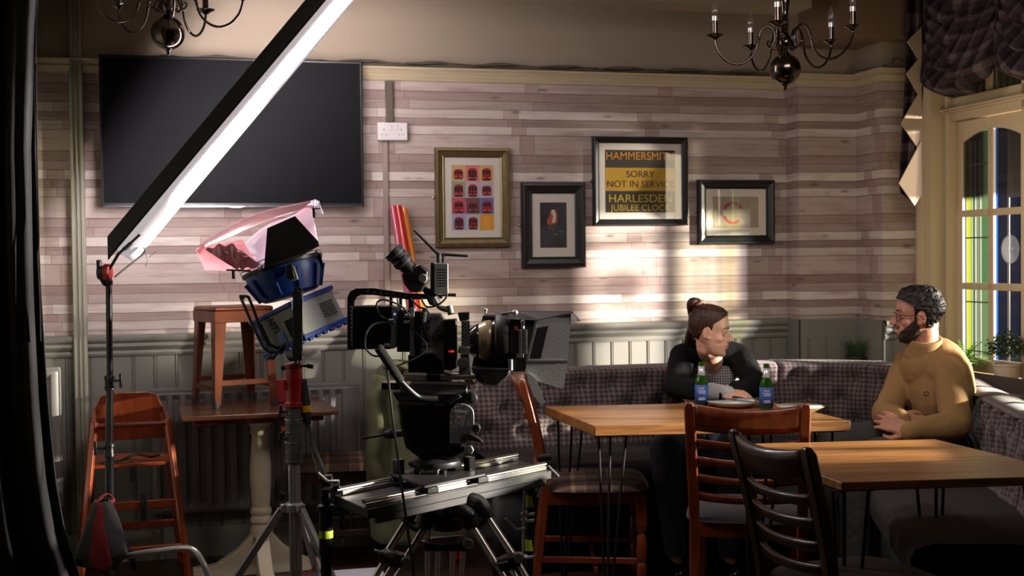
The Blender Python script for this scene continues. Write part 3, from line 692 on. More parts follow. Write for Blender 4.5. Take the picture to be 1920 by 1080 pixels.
for k in range(n+1):
    t = .115 + .88*k/n; P.append(TS(t, .036, .024)); Rr.append(.0265*min(1, .12+ (t-.115)/.10)**.6)
b.tube(P, Rr, 14); b.build('light_tube', mat('tube_glow', (1,1,1), .5, emit=160, ecol=(1.0,.91,.94)), tl, smooth=60)
b = MB(); b.tube([TS(-.06,.05,.02), TS(-.02,.06,.045), TS(.03,.075,.055), TS(.055,.072,.05)], .004, 8); b.tube([TS(.05,.06,.055), TS(.045,.095,.06), TS(.062,.11,.065), TS(.04,.10,.07)], .0016, 6); b.tube([TS(.05,.06,.055), TS(.03,.105,.06), TS(.016,.112,.065)], .0016, 6)
b.build('wire_clamp', chrome, tl)
# ------------------------------------------------------------------ its stand
st = empty('light_stand', Vector((at(205, 900, YT).x, YT, 0))); tag(st, 'tall black light stand with red grip head holding the slanting linear light', 'stand'); f = LV(st)
b = MB(); top = f(204,500,YT); b.tube([(0,0,.10), (f(205,842,YT)).to_tuple()], .0175, 18); b.build('lower_tube', blackg, st)
b = MB(); b.tube([f(205,842,YT), f(206,716,YT)], .0150, 18); b.build('middle_tube', blackg, st)
b = MB(); b.tube([f(206,716,YT), f(204,520,YT)], .0125, 18); b.build('upper_tube', blackg, st)
for y in (842, 716):
    c = MB(); q = f(205.5, y, YT); c.lathe([(.017,-.034),(.021,-.030),(.021,-.018),(.019,-.014),(.019,.008),(.022,.010),(.022,.020),(.018,.026)], q, 20); col = c.build('collar', blackm, st)
    s = 1 if y == 716 else -1
    c = MB(); c.cyl(q+Vector((.0,-.01,.006)), q+Vector((s*.05,-.018,.006)), .005); c.b2(q+Vector((s*.05-.006,-.024,-.022)), q+Vector((s*.05+.006,-.012,.034))); c.build('knob', blackm, col, .003)
b = MB(); q = f(203,511,YT); b.lathe([(.0,-.024),(.030,-.024),(.034,-.018),(.034,.0),(.030,.004),(.0,.006)], q+Vector((.008,-.006,0)), 28, axis='X'); b.build('red_disc', redm, st)
b = MB(); b.lathe([(0,-.016),(.028,-.016),(.028,.006),(0,.006)], q+Vector((-.02,-.01,0)), 24, axis='X'); b.tube([q+Vector((-.03,-.02,.05)), q+Vector((-.028,-.02,-.01)), q+Vector((-.01,-.012,-.045)), q+Vector((.003,0,-.05))], .010, 12); b.cyl(q+Vector((0,0,-.05)), q+Vector((0,0,-.03)), .017); b.build('grip_head', blackm, st, .003)
b = MB(); b.tube([q+Vector((0,-.01,.0)), f(222,476,YT-.03), f(238,462,YT-.05), f(262,440,YT-.06)], [.006,.006,.005,.005], 10); b.bar(f(232,468,YT-.05), f(246,456,YT-.05), .024, .012); b.build('grip_arm', blackm, st)
def cleg(pts, m, r=.0125):
    c = MB(); c.tube(smooth_pts([f(*p) for p in pts], 8), r, 14); return c.build('leg', m, st)
cleg([(210,1058,YT-.02),(216,1048,YT-.05),(240,1042,YT-.08),(290,1034,YT-.14),(345,1028,YT-.2),(366,1034,YT-.22),(382,1058,YT-.24),(402,1100,YT-.26),(440,1160,YT-.3)], chrome)
cleg([(200,1062,YT),(170,1060,YT-.1),(120,1052,YT-.2),(80,1060,YT-.25),(62,1110,YT-.27),(58,1150,YT-.3)], blackg)
cleg([(205,1060,YT),(215,1040,YT+.1),(235,1030,YT+.25),(245,1036,YT+.33),(250,1060,YT+.36),(250,1065,YT+.37)], blackg)
b = MB(); b.lathe([(.0,-.03),(.026,-.03),(.030,-.02),(.030,.02),(.024,.03),(.018,.034)], f(205,1062,YT), 20); b.build('hub', blackm, st)
# sand bag slung on it
sb = empty('sandbag', at(205, 990, YT-.1)); tag(sb, 'black and red sandbag slung over the base of the light stand', 'sandbag'); f = LV(sb)
def bag(s, t):
    y = 940+118*t; half = 12+ (34*min(1,(t*1.25))**.8)*(1-.25*max(0,t-.8)/.2); cx = 194 + 6*t - 4; a = 2*PI*s
    off = .05+.035*math.sin(min(1,t*1.1)*PI*.6)
    p = f(cx, y, YT-.10); k = half/475*(1-.0)
    rr = (1+.10*math.sin(3*a+5*t)) * (1 if t < .97 else .7)
    return p + Vector((k*math.cos(a)*rr, (off*math.sin(a)), .006*math.sin(7*a+t*8)))
b = MB(); b.grid(bag, 40, 24, closed_u=True); b.bm.faces.new([b.bm.verts[i] for i in range(0)]) if False else None
b.build('bag_body', mat('sandbag_cloth', (.030,.028,.028), .8, bump=(30,.5)), sb, smooth=180, solid=.004)
b = MB(); 
def strap(s, t):
    q = bag((-.25 + (s-.5)*.13*(.7+.5*t)) % 1, t); return q + Vector((0.012+.002*math.sin(t*14), -.006, .0))
b.grid(strap, 8, 24); b.build('red_panel', mat('red_webbing', lin(120,14,24), .8), sb, smooth=180, solid=.004)
b = MB(); P = [bag(.72, 0), f(190,932,YT-.08), f(202,926,YT-.04), f(214,938,YT-.06), bag(.78,.02)]; b.tube(smooth_pts(P), .007, 8, flat=.4); b.build('carry_strap', MATS['red_webbing'], sb)

# ------------------------------------------------------------------ blue and grey film spotlight
YL = 4.72
blue = mat('lamp_blue_paint', lin(12,50,122), .4); greyp = mat('lamp_grey_paint', lin(122,122,120), .45)
sl = empty('film_spotlight', at(548, 560, YL)); tag(sl, 'blue and grey film spotlight tilted upward with black flaps and pink gel', 'film light'); f = LV(sl)
TL = Matrix.Rotation(math.radians(-17), 4, 'Y')         # lamp leans to the left of the picture
TLz = TL @ Matrix.Rotation(math.radians(-3), 4, 'X')
def PL(x, y, z): return TLz @ Vector((x, y, z))
def octo(r, z, n=8, ph=PI/8, sq=1.0): return [(r*math.cos(2*PI*k/n+ph), r*math.sin(2*PI*k/n+ph)*sq, z) for k in range(n)]
def loft(b, rings, M):
    V = [[b.bm.verts.new(M @ Vector(p)) for p in r] for r in rings]; n = len(V[0])
    for A, B in zip(V, V[1:]):
        for k in range(n): q = b.bm.faces.new((A[k], A[(k+1)%n], B[(k+1)%n], B[k])); q.material_index = b.mi
    b.bm.faces.new(V[0][::-1]); b.bm.faces.new(V[-1])
MBX = TL @ Matrix.Translation((-.006,0,-.075)) @ Matrix.Rotation(math.radians(-7), 4, 'Y') @ Matrix.Rotation(math.radians(-36), 4, 'Z')
b = MB(); loft(b, [octo(.100,.012,24), octo(.112,.018,24), octo(.140,.085,24), octo(.146,.115,24), octo(.146,.128,24)], TLz); b.build('reflector_housing', blue, sl, smooth=35)
b = MB()
for k in range(10):
    a = 2*PI*k/10+.2; b.bar(TLz @ Vector((.11*math.cos(a), .11*math.sin(a), .02)), TLz @ Vector((.145*math.cos(a), .145*math.sin(a), .10)), .010, .026, up=TLz.to_3x3() @ Vector((math.cos(a), math.sin(a), 0)))
b.build('cooling_fin_ring', blue, sl, .002)
b = MB(); b.lathe([(.146,.118),(.154,.120),(.156,.132),(.148,.136),(.120,.134),(.0,.132)], M=TLz, seg=36); b.build('lens_rim', blackm, sl)
b = MB(); b.lathe([(.0,.150),(.06,.146),(.115,.136),(.12,.130)], M=TLz, seg=36); b.build('lens', mat('lamp_lens', (.5,.52,.55), .08, .2), sl, smooth=180)
for z_, r_ in ((.142,.158),(.156,.160)):
    b = MB(); b.tube([TLz @ Vector((r_*math.cos(2*PI*k/40), r_*math.sin(2*PI*k/40), z_)) for k in range(40)], .0022, 6, closed=True); b.build('wire_ring', chrome, sl)
b = MB(); b.box((0,0,-.015), (.235,.235,.125), M=MBX); b.build('ballast_box', greyp, sl, .008)
b = MB(); b.box((0,0,.052), (.245,.245,.018), M=MBX); b.build('blue_top_trim', blue, sl, .004)
b = MB(); b.box((0,0,-.082), (.245,.245,.020), M=MBX)
for k in range(6): b.box((-.1+.04*k,-.124,-.094), (.022,.012,.012), M=MBX); b.box((.124,-.1+.04*k,-.094), (.012,.022,.012), M=MBX)
b.build('blue_bottom_trim', blue, sl, .003)
b = MB()
for z_ in (-.04,-.03,-.02,-.01,0,.01): b.box((.119,.055,z_), (.006,.07,.0035), M=MBX)
for x_ in (.06,.072,.084,.096,.108): b.box((x_*1.0,-.1195,-.03), (.0045,.006,.07), M=MBX)
b.build('vent_slots', blackr, sl)
b = MB(); b.box((-.082,-.119,-.012), (.040,.006,.100), M=MBX); b.build('switch_panel', blackm, sl, .001)
b = MB(); b.box((-.082,-.124,-.038), (.020,.005,.022), M=MBX); b.box((-.082,-.124,.010), (.024,.005,.030), M=MBX); b.build('switches', mat('switch_blue', lin(20,50,140), .3), sl, .001)
MF = MBX @ Matrix.Translation((-.006,-.1186,-.006)) @ Matrix.Rotation(math.radians(-72)*0, 4, 'Y')
t = text('maker_lettering', 'ARRI', .030, blackr, sl, (0,0,0), ext=.0008, width=.062, bold=.0016); t.matrix_local = MBX @ Matrix.Translation((-.018,-.119,.006)) @ Matrix.Rotation(math.radians(78), 4, 'Y') @ Matrix.Rotation(PI/2, 4, 'X')
b = MB(); b.box((.016,-.1192,-.048), (.026,.003,.034), M=MBX); b.build('blue_label', mat('label_blue', lin(60,110,190), .4), sl)
# protective tube loops on the left
lp_ = [(-.118,-.05,.105),(-.118,.05,.105),(-.128,.05,-.06),(-.128,-.05,-.06)]
b = MB()
for y_ in (-.125, -.09):
    b.tube(smooth_pts([f(458,560,YL+y_), f(452,555,YL+y_), f(455,566,YL+y_), f(494,650,YL+y_), f(520,660,YL+y_)], 5), .0055, 10)
b.tube(smooth_pts([f(455,556,YL-.125), f(463,556,YL-.10), f(470,566,YL-.09), f(500,640,YL-.09), f(535,655,YL-.09)], 5), .0055, 10)
b.tube(smooth_pts([f(545,640,YL-.1), f(530,650,YL-.1), f(512,672,YL-.1), f(508,665,YL-.1), f(510,655,YL-.1)], 5), .005, 10); b.build('guard_frame', blackm, sl)
# yoke, pivot along the line of sight
b = MB(); ya, yb = YL-.175, YL+.175
for yy in (ya, yb):
    b.prism([f(549,545,yy), f(553,538,yy), f(563,538,yy), f(568,545,yy), f(567,668,yy), f(562,676,yy), f(550,676,yy), f(548,668,yy)], (0,.008,0))
b.prism([f(549,668,ya), f(567,668,ya), f(567,676,ya), f(549,676,ya)], (0,.358,0)); b.build('yoke', blackm, sl, .002)
for yy in (ya-.01,):
    c = MB(); c.lathe([(.0,-.012),(.016,-.012),(.018,-.006),(.018,.0),(.0,.0)], f(558,553,yy), 18, axis='Y'); c.build('pivot_bolt', blackm, sl)
b = MB()
for k in range(5): b.tube(smooth_pts([f(543+k*2,640,YL-.08), f(536+k*4,660,YL-.1), f(544+k*3,676,YL-.08), f(552,668,YL-.02)], 5), .003, 6)
b.build('coiled_lead', blackr, sl)
b = MB(); b.box((.055,-.150,.075), (.030,.020,.052), M=TLz @ Matrix.Rotation(.0,4,'Z')); b.build('latch_plate', mat('latch_grey', (.28,.27,.25), .35, .5), sl, .003)
b = MB(); b.prism([f(535,498,YL-.17), f(547,494,YL-.17), f(552,520,YL-.17), f(546,526,YL-.17), f(536,522,YL-.17)], (0,.02,0)); b.build('bracket', blackm, sl, .002)
# barn doors
bdm = mat('barn_door_black', (.008,.008,.008), .7)
def sheet(name, pts, m, parent=sl, th=.002, bow=0): 
    b = MB(); b.prism([f(*p) for p in pts], (0, th, 0)); return b.build(name, m, parent, smooth=0)
sheet('barn_door', [(495,503,YL-.16),(501,428,YL-.20),(553,405,YL-.23),(597,453,YL-.20),(598,461,YL-.195),(566,480,YL-.165)], bdm)
sheet('barn_door', [(586,482,YL),(592,468,YL-.03),(602,480,YL-.03),(607,500,YL+.02),(600,502,YL+.04),(592,496,YL+.03)], bdm)
gel_in = glassmat('lavender_diffusion', (.80,.78,.86), (.8,.75,.8), .75, .2)
gel_pk = glassmat('pink_gel', (.72,.46,.48), (.93,.74,.76), .32, .16)
gel_dk = glassmat('dark_foil_gel', (.16,.12,.12), (.5,.42,.42), .6, .18)
def curved(name, top, bot, m, n=26, wr=.006, frq=9):
    b = MB(); T_ = smooth_pts([f(*p) for p in top], 8); B_ = smooth_pts([f(*p) for p in bot], 8)
    def pick(L, s): q = s*(len(L)-1); i = min(int(q), len(L)-2); return L[i].lerp(L[i+1], q-i)
    b.grid(lambda s, t: pick(T_, s).lerp(pick(B_, s), t) + Vector((0, -wr*2*math.sin(PI*t) + wr*math.sin(frq*s+4*t), wr*.5*math.sin(frq*1.7*s)))*1.0, n, 12)
    return b.build(name, m, sl, smooth=180, solid=.0012)
curved('inner_door', [(455,463,YL-.1),(490,428,YL-.12),(545,405,YL-.14),(583,380,YL-.15)], [(486,506,YL-.14),(497,500,YL-.15),(560,470,YL-.15),(597,455,YL-.14)], gel_in, wr=.003)
curved('pink_gel', [(367,470,YL-.04),(385,450,YL-.02),(440,418,YL),(520,390,YL),(575,377,YL),(597,380,YL-.04)], [(376,478,YL-.16),(398,458,YL-.18),(450,437,YL-.20),(520,408,YL-.22),(570,392,YL-.22),(590,396,YL-.2)], gel_pk)
curved('pink_gel', [(367,470,YL-.05),(376,462,YL-.10),(420,455,YL-.17),(455,450,YL-.18)], [(385,508,YL-.02),(430,507,YL-.06),(470,506,YL-.10),(488,505,YL-.14)], gel_pk, wr=.003)
curved('foil_flap', [(385,468,YL-.17),(410,460,YL-.18),(437,459,YL-.19),(458,476,YL-.19)], [(437,500,YL-.16),(448,504,YL-.17),(465,503,YL-.18),(492,498,YL-.19)], gel_dk, wr=.010, frq=13)
curved('gel_corner', [(583,378,YL-.1),(590,375,YL-.12),(598,378,YL-.14)], [(586,392,YL-.16),(595,398,YL-.18),(608,402,YL-.16)], gel_in, wr=.006, frq=20)
for p in ((437,505), (588,390)):
    c = MB(); c.bar(f(p[0],p[1],YL-.2), f(p[0]+1,p[1]+18,YL-.2), .010, .008); c.bar(f(p[0]-3,p[1]+2,YL-.205), f(p[0]+12,p[1]+1,YL-.205), .004, .004); c.build('clip', blackm, sl)
b = MB(); b.bar(f(425,506,YL-.17), f(470,508,YL-.17), .010, .006); b.tube([f(492,498,YL-.16), f(487,512,YL-.17), f(480,516,YL-.17)], .003, 8); b.build('door_hinge', blackm, sl)

# ------------------------------------------------------------------ crank stand under it
cs = empty('crank_stand', Vector((at(553, 900, YL).x, YL, 0))); tag(cs, 'chrome and black rolling stand with red collar under the blue spotlight', 'stand'); f = LV(cs)
b = MB(); b.cyl(f(554,676,YL), f(554,690,YL), .012); b.build('spigot', silverm, cs)
b = MB(); b.lathe([(.030,-.150),(.036,-.146),(.036,-.130),(.030,-.126),(.029,-.06),(.033,-.05),(.033,-.03),(.031,.0),(.036,.004),(.036,.014),(.024,.018),(.0,.018)], f(551,690,YL), 26); b.box(f(536,722,YL-.01), (.014,.02,.04)); b.build('red_collar', redm, cs, .001)
b = MB(); b.bar(f(532,688,YL), f(575,686,YL-.01), .008, .008); b.cyl(f(575,686,YL-.02), f(587,688,YL-.02), .008); b.ball(f(531,690,YL), .010); b.build('t_handle', blackm, cs)
gm = mat('stand_tube_grey', (.10,.10,.102), .4, .2)
b = MB(); q = f(550,760,YL)
pr = [(.0,.004),(.031,.004),(.031,0)]
for k in range(6):
    z0 = -.036*k; pr += [(.031,z0-.002),(.031,z0-.028),(.0325,z0-.029),(.0325,z0-.034),(.031,z0-.035)]
pr += [(.031,-.215),(.026,-.222),(0,-.222)]
b.lathe(pr, q, 26); b.build('clamp_sleeve', gm, cs)
for y in (786, 829):
    b = MB(); b.lathe([(.0315,-.0018),(.0335,-.0018),(.0335,.0018),(.0315,.0018)], f(550,y,YL), 26); b.build('steel_band', silverm, cs)
for y in (772, 822):
    b = MB(); b.cyl(f(538,y,YL-.02), f(528,y,YL-.03), .006); b.bar(f(527,y-12,YL-.03), f(524,y+12,YL-.03), .014, .010); b.build('knob', blackm, cs, .003)
b = MB(); b.cyl(f(551,862,YL), Vector((0,0,.06)), .0235, seg=26); b.build('chrome_column', chrome, cs)
b = MB(); b.cyl(f(544,862,YL-.025), Vector((-.014,-.027,.08)), .003); b.build('column_guide', silverm, cs)
hub = f(551,950,YL); b = MB(); b.lathe([(.024,-.02),(.036,-.018),(.036,.012),(.026,.018)], hub, 20)
dirs = [(-.80,-.30),(.62,-.52),(.1,.9)]
for x_, y_ in dirs: b.bar(hub, hub+Vector((x_*.06,y_*.06,-.002)), .034, .03)
b.build('hub', silverm, cs, .003)
for x_, y_ in dirs:
    a0 = hub+Vector((x_*.055,y_*.055,-.005)); a1 = Vector((x_*.40, y_*.40, .05)); 
    b = MB(); b.bar(a0, a1, .020, .026); b.lathe([(0,-.03),(.03,-.03),(.034,-.01),(.02,.012),(0,.012)], a1+Vector((0,0,-.02)), 16); lg = b.build('leg', silverm, cs, .002)
    b = MB(); m_ = a0.lerp(a1,.72); b.bar(Vector((x_*.03, y_*.03, hub.z-.30)), m_, .004, .022); b.build('red_brace', redm, lg)
b = MB(); b.lathe([(.024,-.02),(.032,-.02),(.032,.02),(.024,.02)], (0,0,hub.z-.30), 20); b.build('lower_hub', silverm, cs)
b = MB(); b.cyl(f(530,935,YL), f(530,925,YL), .010); b.bar(f(528,922,YL), f(528,938,YL), .014,.014); b.build('brake_knob', blackm, cs, .002)
# thick power lead with yellow-ringed connector
pl = empty('power_lead', at(568, 740, YL+.02)); tag(pl, 'black power lead with yellow ringed connector hanging beside the red collar', 'cable'); f = LV(pl)
b = MB(); b.tube(smooth_pts([f(556,655,YL+.02), f(562,690,YL+.02), f(566,715,YL+.02), f(571,745,YL+.02)],6), .0065, 10); b.tube(smooth_pts([f(577,795,YL), f(590,840,YL-.1), f(606,880,YL-.2), f(616,900,YL-.25), f(622,915,YL-.25)],6), .007, 10); b.tube(smooth_pts([f(581,800,YL), f(585,850,YL-.1), f(598,885,YL-.2), f(612,902,YL-.25)],6), .003, 8); b.build('lead', blackr, pl)
b = MB(); b.cyl(f(567,712,YL+.02), f(574,760,YL), .016, .018); b.cyl(f(574,772,YL), f(578,796,YL), .018, .012); b.build('connector', blackr, pl)
b = MB(); b.cyl(f(573.5,760,YL), f(575,772,YL), .019); b.cyl(f(613,897,YL-.25), f(617,904,YL-.25), .009); b.build('yellow_ring', mat('yellow_plastic', lin(220,160,20), .4), pl)
# ------------------------------------------------------------------ woods and fabrics
def m_wood(name, c0, c1, rough=.4, st=(1,12,12), sc=3.0, coat=0, planks=0):
    m = mat(name, c0, rough, coat=coat); n = N(m); tc = n.new('ShaderNodeTexCoord'); mp = n.new('ShaderNodeMapping'); mp.inputs['Scale'].default_value = st; n.put(mp.inputs[0], tc.outputs['Object'])
    a = n.noise(mp.outputs[0], sc, 8, .65); c = n.ramp(a, [(.28, c0), (.5, tuple((p+q)/2 for p, q in zip(c0, c1))), (.72, c1)])
    if planks:
        sp = n.new('ShaderNodeSeparateXYZ'); n.put(sp.inputs[0], tc.outputs['Object']); q = n.math('DIVIDE', sp.outputs[1], planks)
        wn = n.new('ShaderNodeTexWhiteNoise', noise_dimensions='1D'); n.put(wn.inputs[1], n.math('FLOOR', q))
        t = n.ramp(wn.outputs[0], [(0, (.72,.70,.68)), (1, (1.15,1.12,1.1))]); mm = n.new('ShaderNodeMix', data_type='RGBA', blend_type='MULTIPLY'); mm.inputs[0].default_value = 1; n.put(mm.inputs[6], c); n.put(mm.inputs[7], t); c = mm.outputs[2]
        vo = n.new('ShaderNodeTexVoronoi'); mp2 = n.new('ShaderNodeMapping'); mp2.inputs['Scale'].default_value = (2.2, 9, 2); n.put(mp2.inputs[0], tc.outputs['Object']); n.put(vo.inputs[0], mp2.outputs[0]); vo.inputs['Scale'].default_value = 1.3
        c = n.mix(n.math('MULTIPLY', n.ramp(vo.outputs['Distance'], [(.03, (1,1,1)), (.12, (0,0,0))]), .55), c, (*[x*.3 for x in c0], 1))
    n.put(n.b.inputs['Base Color'], c); n.bump(a, .12, .003); return m
oak = m_wood('honey_oak_top', lin(104,62,28), lin(200,142,80), .38, (1.2,14,14), 2.6, planks=.115)
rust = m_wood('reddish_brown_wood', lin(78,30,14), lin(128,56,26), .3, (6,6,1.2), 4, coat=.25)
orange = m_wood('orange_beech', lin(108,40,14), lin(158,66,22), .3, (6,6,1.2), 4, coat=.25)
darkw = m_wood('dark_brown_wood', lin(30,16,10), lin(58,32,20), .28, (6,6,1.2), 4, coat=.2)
midw = m_wood('worn_brown_table_wood', lin(62,34,22), lin(112,68,42), .25, (1.2,12,12), 3, coat=.3)
creamw = mat('cream_painted_wood', lin(206,192,168), .45, noise=(8,.08,(1,1,1)))
def m_hound(name, dark, light, s):
    m = mat(name, dark, .92, sheen=.2); n = N(m); uv = n.new('ShaderNodeUVMap'); sp = n.new('ShaderNodeSeparateXYZ'); n.put(sp.inputs[0], uv.outputs[0])
    x = n.math('FRACT', n.math('DIVIDE', sp.outputs[0], s)); y = n.math('FRACT', n.math('DIVIDE', sp.outputs[1], s))
    a = n.math('LESS_THAN', x, .5); b_ = n.math('LESS_THAN', y, .5); st = n.math('LESS_THAN', n.math('FRACT', n.math('MULTIPLY', n.math('ADD', x, y), 2.0)), .5)
    both = n.math('MULTIPLY', a, b_); either = n.math('SUBTRACT', n.math('ADD', a, b_), n.math('MULTIPLY', both, 2.0))
    f = n.math('ADD', both, n.math('MULTIPLY', either, st)); n.put(n.b.inputs['Base Color'], n.mix(f, (*dark, 1), (*light, 1))); n.bump(n.noise(uv.outputs[0], 900, 2), .3, .002); return m
hound = m_hound('brown_houndstooth_cloth', lin(44,37,40), lin(112,94,94), .026)
seatf = mat('charcoal_seat_fabric', lin(64,60,62), .9, bump=(220,.35)); seatd = mat('dark_vinyl_seat', lin(44,42,42), .55, bump=(120,.1))
def m_tartan(name='brown_tartan_cloth'):
    m = mat(name, lin(74,60,52), .9); n = N(m); tc = n.new('ShaderNodeTexCoord'); sp = n.new('ShaderNodeSeparateXYZ'); n.put(sp.inputs[0], tc.outputs['Object'])
    def bd(v): return n.ramp(n.math('FRACT', n.math('MULTIPLY', v, 6.5)), [(0,(.1,.1,.1)),(.35,(.1,.1,.1)),(.40,(.9,.9,.9)),(.46,(.9,.9,.9)),(.5,(.4,.4,.4)),(.72,(.4,.4,.4)),(.76,(.75,.75,.75)),(.79,(.1,.1,.1))])
    q = n.math('MULTIPLY', n.math('ADD', bd(sp.outputs[0]), bd(sp.outputs[1])), .5); n.put(n.b.inputs['Base Color'], n.ramp(q, [(0, lin(40,34,32)), (.4, lin(92,66,54)), (1, lin(180,160,130))])); return m
tartan = m_tartan()
# ------------------------------------------------------------------ banquette
bq = empty('banquette', R(1.2, .3, 0), TH); tag(bq, 'long corner banquette in buttoned brown houndstooth cloth with dark seat', 'sofa')
def BL(u, d, z): return Vector((u-1.2, -(d-.3), z))
us0 = wu(880, 800, .30)[0]; UB = UW-.26
path = [(us0,.30),(us0+.4,.30),(1.0,.30),(1.4,.30),(1.78,.31),(2.0,.345),(2.22,.46),(2.36,.66),(2.42,.90),(2.36,1.22),(2.22,1.58),(2.06,1.95),(1.88,2.38),(1.68,2.85)]
PP = [Vector((a, c, 0)) for a, c in path]; SP = smooth_pts(PP, 14)
cum = [0]
for a, c in zip(SP, SP[1:]): cum.append(cum[-1]+(c-a).length)
def along(s):
    s = max(0, min(cum[-1]-1e-6, s)); i = max(0, min(len(SP)-2, next(k for k in range(len(cum)) if cum[k] > s)-1)); t = (s-cum[i])/(cum[i+1]-cum[i]); p = SP[i].lerp(SP[i+1], t); d = (SP[i+1]-SP[i]).normalized(); return p, Vector((-d.y, d.x, 0))*(-1)
# front normal must point into the room
def front(s):
    p, n_ = along(s); 
    c = Vector((1.0, 2.0, 0)) - p
    return p, (n_ if n_.dot(c) > 0 else -n_)
ZB0, ZB1 = .46, .865
def back_panel(s0, s1, nm='back_cushion', seam=.006):
    L = s1-s0; b = MB(); nb = max(1, round(L/.165)); cw = L/nb
    buttons = [((k+.5)*cw if r % 2 == 0 else k*cw, z) for r, z in enumerate((.57,.675,.78)) for k in range(nb+ (0 if r % 2 == 0 else 1))]
    buttons = [q for q in buttons if .03 < q[0] < L-.03]
    H = .52
    def fn(s, t):
        a = s*L; p, n_ = front(s0+a)
        zt_ = ZB1 - .045*min(1, max(0, (s0+a-2.35)/.5))
        if t < .72: z = ZB0 + (zt_-.02-ZB0)*(t/.72); out = .045
        else:
            q = (t-.72)/.28; ang = q*PI; z = zt_-.02 + .022*math.sin(ang) - (.06*max(0,q-.85)/.15); out = .035 - .21*q*(1.0)
        e = min(a, L-a); puff = .034*(1-math.exp(-e/.018))
        dm = 0
        if t < .74:
            for bx_, bz in buttons:
                r = math.hypot(a-bx_, z-bz)
                if r < .16: dm = max(dm, math.exp(-(r/.050)**1.1))
            dm2 = 0
        o = out + puff - .078*dm
        return BL(p.x + n_.x*o, p.y + n_.y*o, z)
    nu = max(8, int(L/.016)); b.grid(fn, nu, 44, lambda s, t: (s0+s*L, t*.62)); o = b.build(nm, hound, bq, smooth=180)
    c = MB()
    for bx_, bz in buttons:
        p, n_ = front(s0+bx_); c.ball(BL(p.x+n_.x*.004, p.y+n_.y*.004, bz), (.011,.011,.011), seg=10)
    bt = c.build('buttons', hound, o, smooth=180); bt['kind'] = 'stuff'
    return o
edges = [0, .62, 1.10, 1.58, 2.06, 2.56, 3.2, 3.9, cum[-1]-.001]
for a, c in zip(edges, edges[1:]): back_panel(a, c)
b = MB(); Ltot = cum[-1]
def seatfn(s, t):
    p, n_ = front(s*Ltot)
    pr = [(.0,.44),(.02,.485),(.10,.50),(.30,.502),(.44,.498),(.50,.480),(.515,.45),(.51,.38),(.49,.36)]
    q = t*(len(pr)-1); i = min(int(q), len(pr)-2); o = pr[i][0]+(pr[i+1][0]-pr[i][0])*(q-i); z = pr[i][1]+(pr[i+1][1]-pr[i][1])*(q-i)
    k = (1 - .0) ; return BL(p.x+n_.x*o*k, p.y+n_.y*o*k, z)
b.grid(seatfn, 160, 24, lambda s, t: (s*Ltot, t*.6)); b.build('seat', mat('dark_seat_cloth', lin(44,38,40), .85), bq, smooth=60)
b = MB(); b.grid(lambda s, t: (lambda pn: BL(pn[0].x+pn[1].x*.46, pn[0].y+pn[1].y*.46, .002+.36*t))(front(s*Ltot)), 120, 1); b.build('plinth', mat('black_plinth', (.01,.01,.01), .6), bq, smooth=60, solid=.02)
# shelf filling behind the back, carries the plants
b = MB(); pts = [BL(p.x - n_.x*.13, p.y - n_.y*.13, .0) for p, n_ in (front(Ltot*k/80) for k in range(81))]
outer = [(us0,.016),(uA-.03,.016),(uA-.03,dA+.02),(uB-.03,dA+.02),(uB-.03,dB+.016),(UW-.055,dB+.03),(UW-.055,3.4)]
# ------------------------------------------------------------------ tables
def corner(px, py, z=.75): p = atz(px, py, z); return p
def hairpin(parent, x, y, h, sx, sy, m):
    b = MB(); s = .055
    for a in (0, 1, 2):
        ang = math.atan2(sy, sx) + (a-1)*1.15; tx, ty = x - .0 + .050*math.cos(ang+PI), y + .050*math.sin(ang+PI)
    for a in (-1, 1):
        ox, oy = (a*s, 0) if True else (0, a*s)
        b.tube([(x-sx*.02+ox, y-sy*.02, h), (x+sx*.01+ox*.18, y+sy*.01, .03)], .0055, 8)
    b.tube([(x-sx*.02, y-sy*.075, h), (x+sx*.01, y+sy*.002, .03)], .0055, 8)
    b.tube(smooth_pts([(x+sx*.01-s*.18, y+sy*.01, .03), (x+sx*.01-.004, y+sy*.01, .008), (x+sx*.01+.004, y+sy*.01, .008), (x+sx*.01+s*.18, y+sy*.01, .03)], 4), .0055, 8)
    b.b2((x-.06, y-.06, h-.003), (x+.06, y+.06, h+.0)); return b.build('leg', m, parent)
def table(name, label, nl, nr, fl, fr, th, m, grp):
    nl, nr, fl, fr = [Vector((*v.xy, 0)) for v in (nl, nr, fl, fr)]; c = (nl+nr+fl+fr)/4; rz = math.atan2((nr-nl).y, (nr-nl).x)
    root = empty(name, c, rz); tag(root, label, 'table', grp); Mi = Matrix.Rotation(-rz, 3, 'Z')
    P = [Mi @ (v-c) for v in (nl, nr, fr, fl)]; b = MB(); b.prism([(p.x, p.y, .75-th) for p in P], (0,0,th)); b.build('tabletop', m, root, .003)
    b = MB(); b.prism([(p.x*.9, p.y*.86, .75-th-.002) for p in P], (0,0,.002)); 
    for p in P: hairpin(root, p.x*.86, p.y*.80, .75-th-.001, 1 if p.x > 0 else -1, 1 if p.y > 0 else -1, blackm)
    return root
def rect_from(nl, ang, W, Dp):
    u = Vector((math.cos(ang), math.sin(ang), 0)); v = Vector((-math.sin(ang), math.cos(ang), 0)); return nl, nl+u*W, nl+v*Dp, nl+u*W+v*Dp
T1 = [corner(1115,799), corner(1595,788.5), corner(1022.7,761.8), None]; T1[3] = T1[1] + (T1[2]-T1[0])
table('dining_table', 'honey oak table with hairpin legs carrying plates and bottles, woman behind it', *T1, .040, oak, 'wood topped tables with hairpin legs')
t1rz = math.atan2((T1[1]-T1[0]).y, (T1[1]-T1[0]).x)
T2n, T2f, T2fr = corner(1578,904.5), corner(1372,833), corner(1753,823); T2 = [T2n, T2n+(T2fr-T2f), T2f, T2fr]
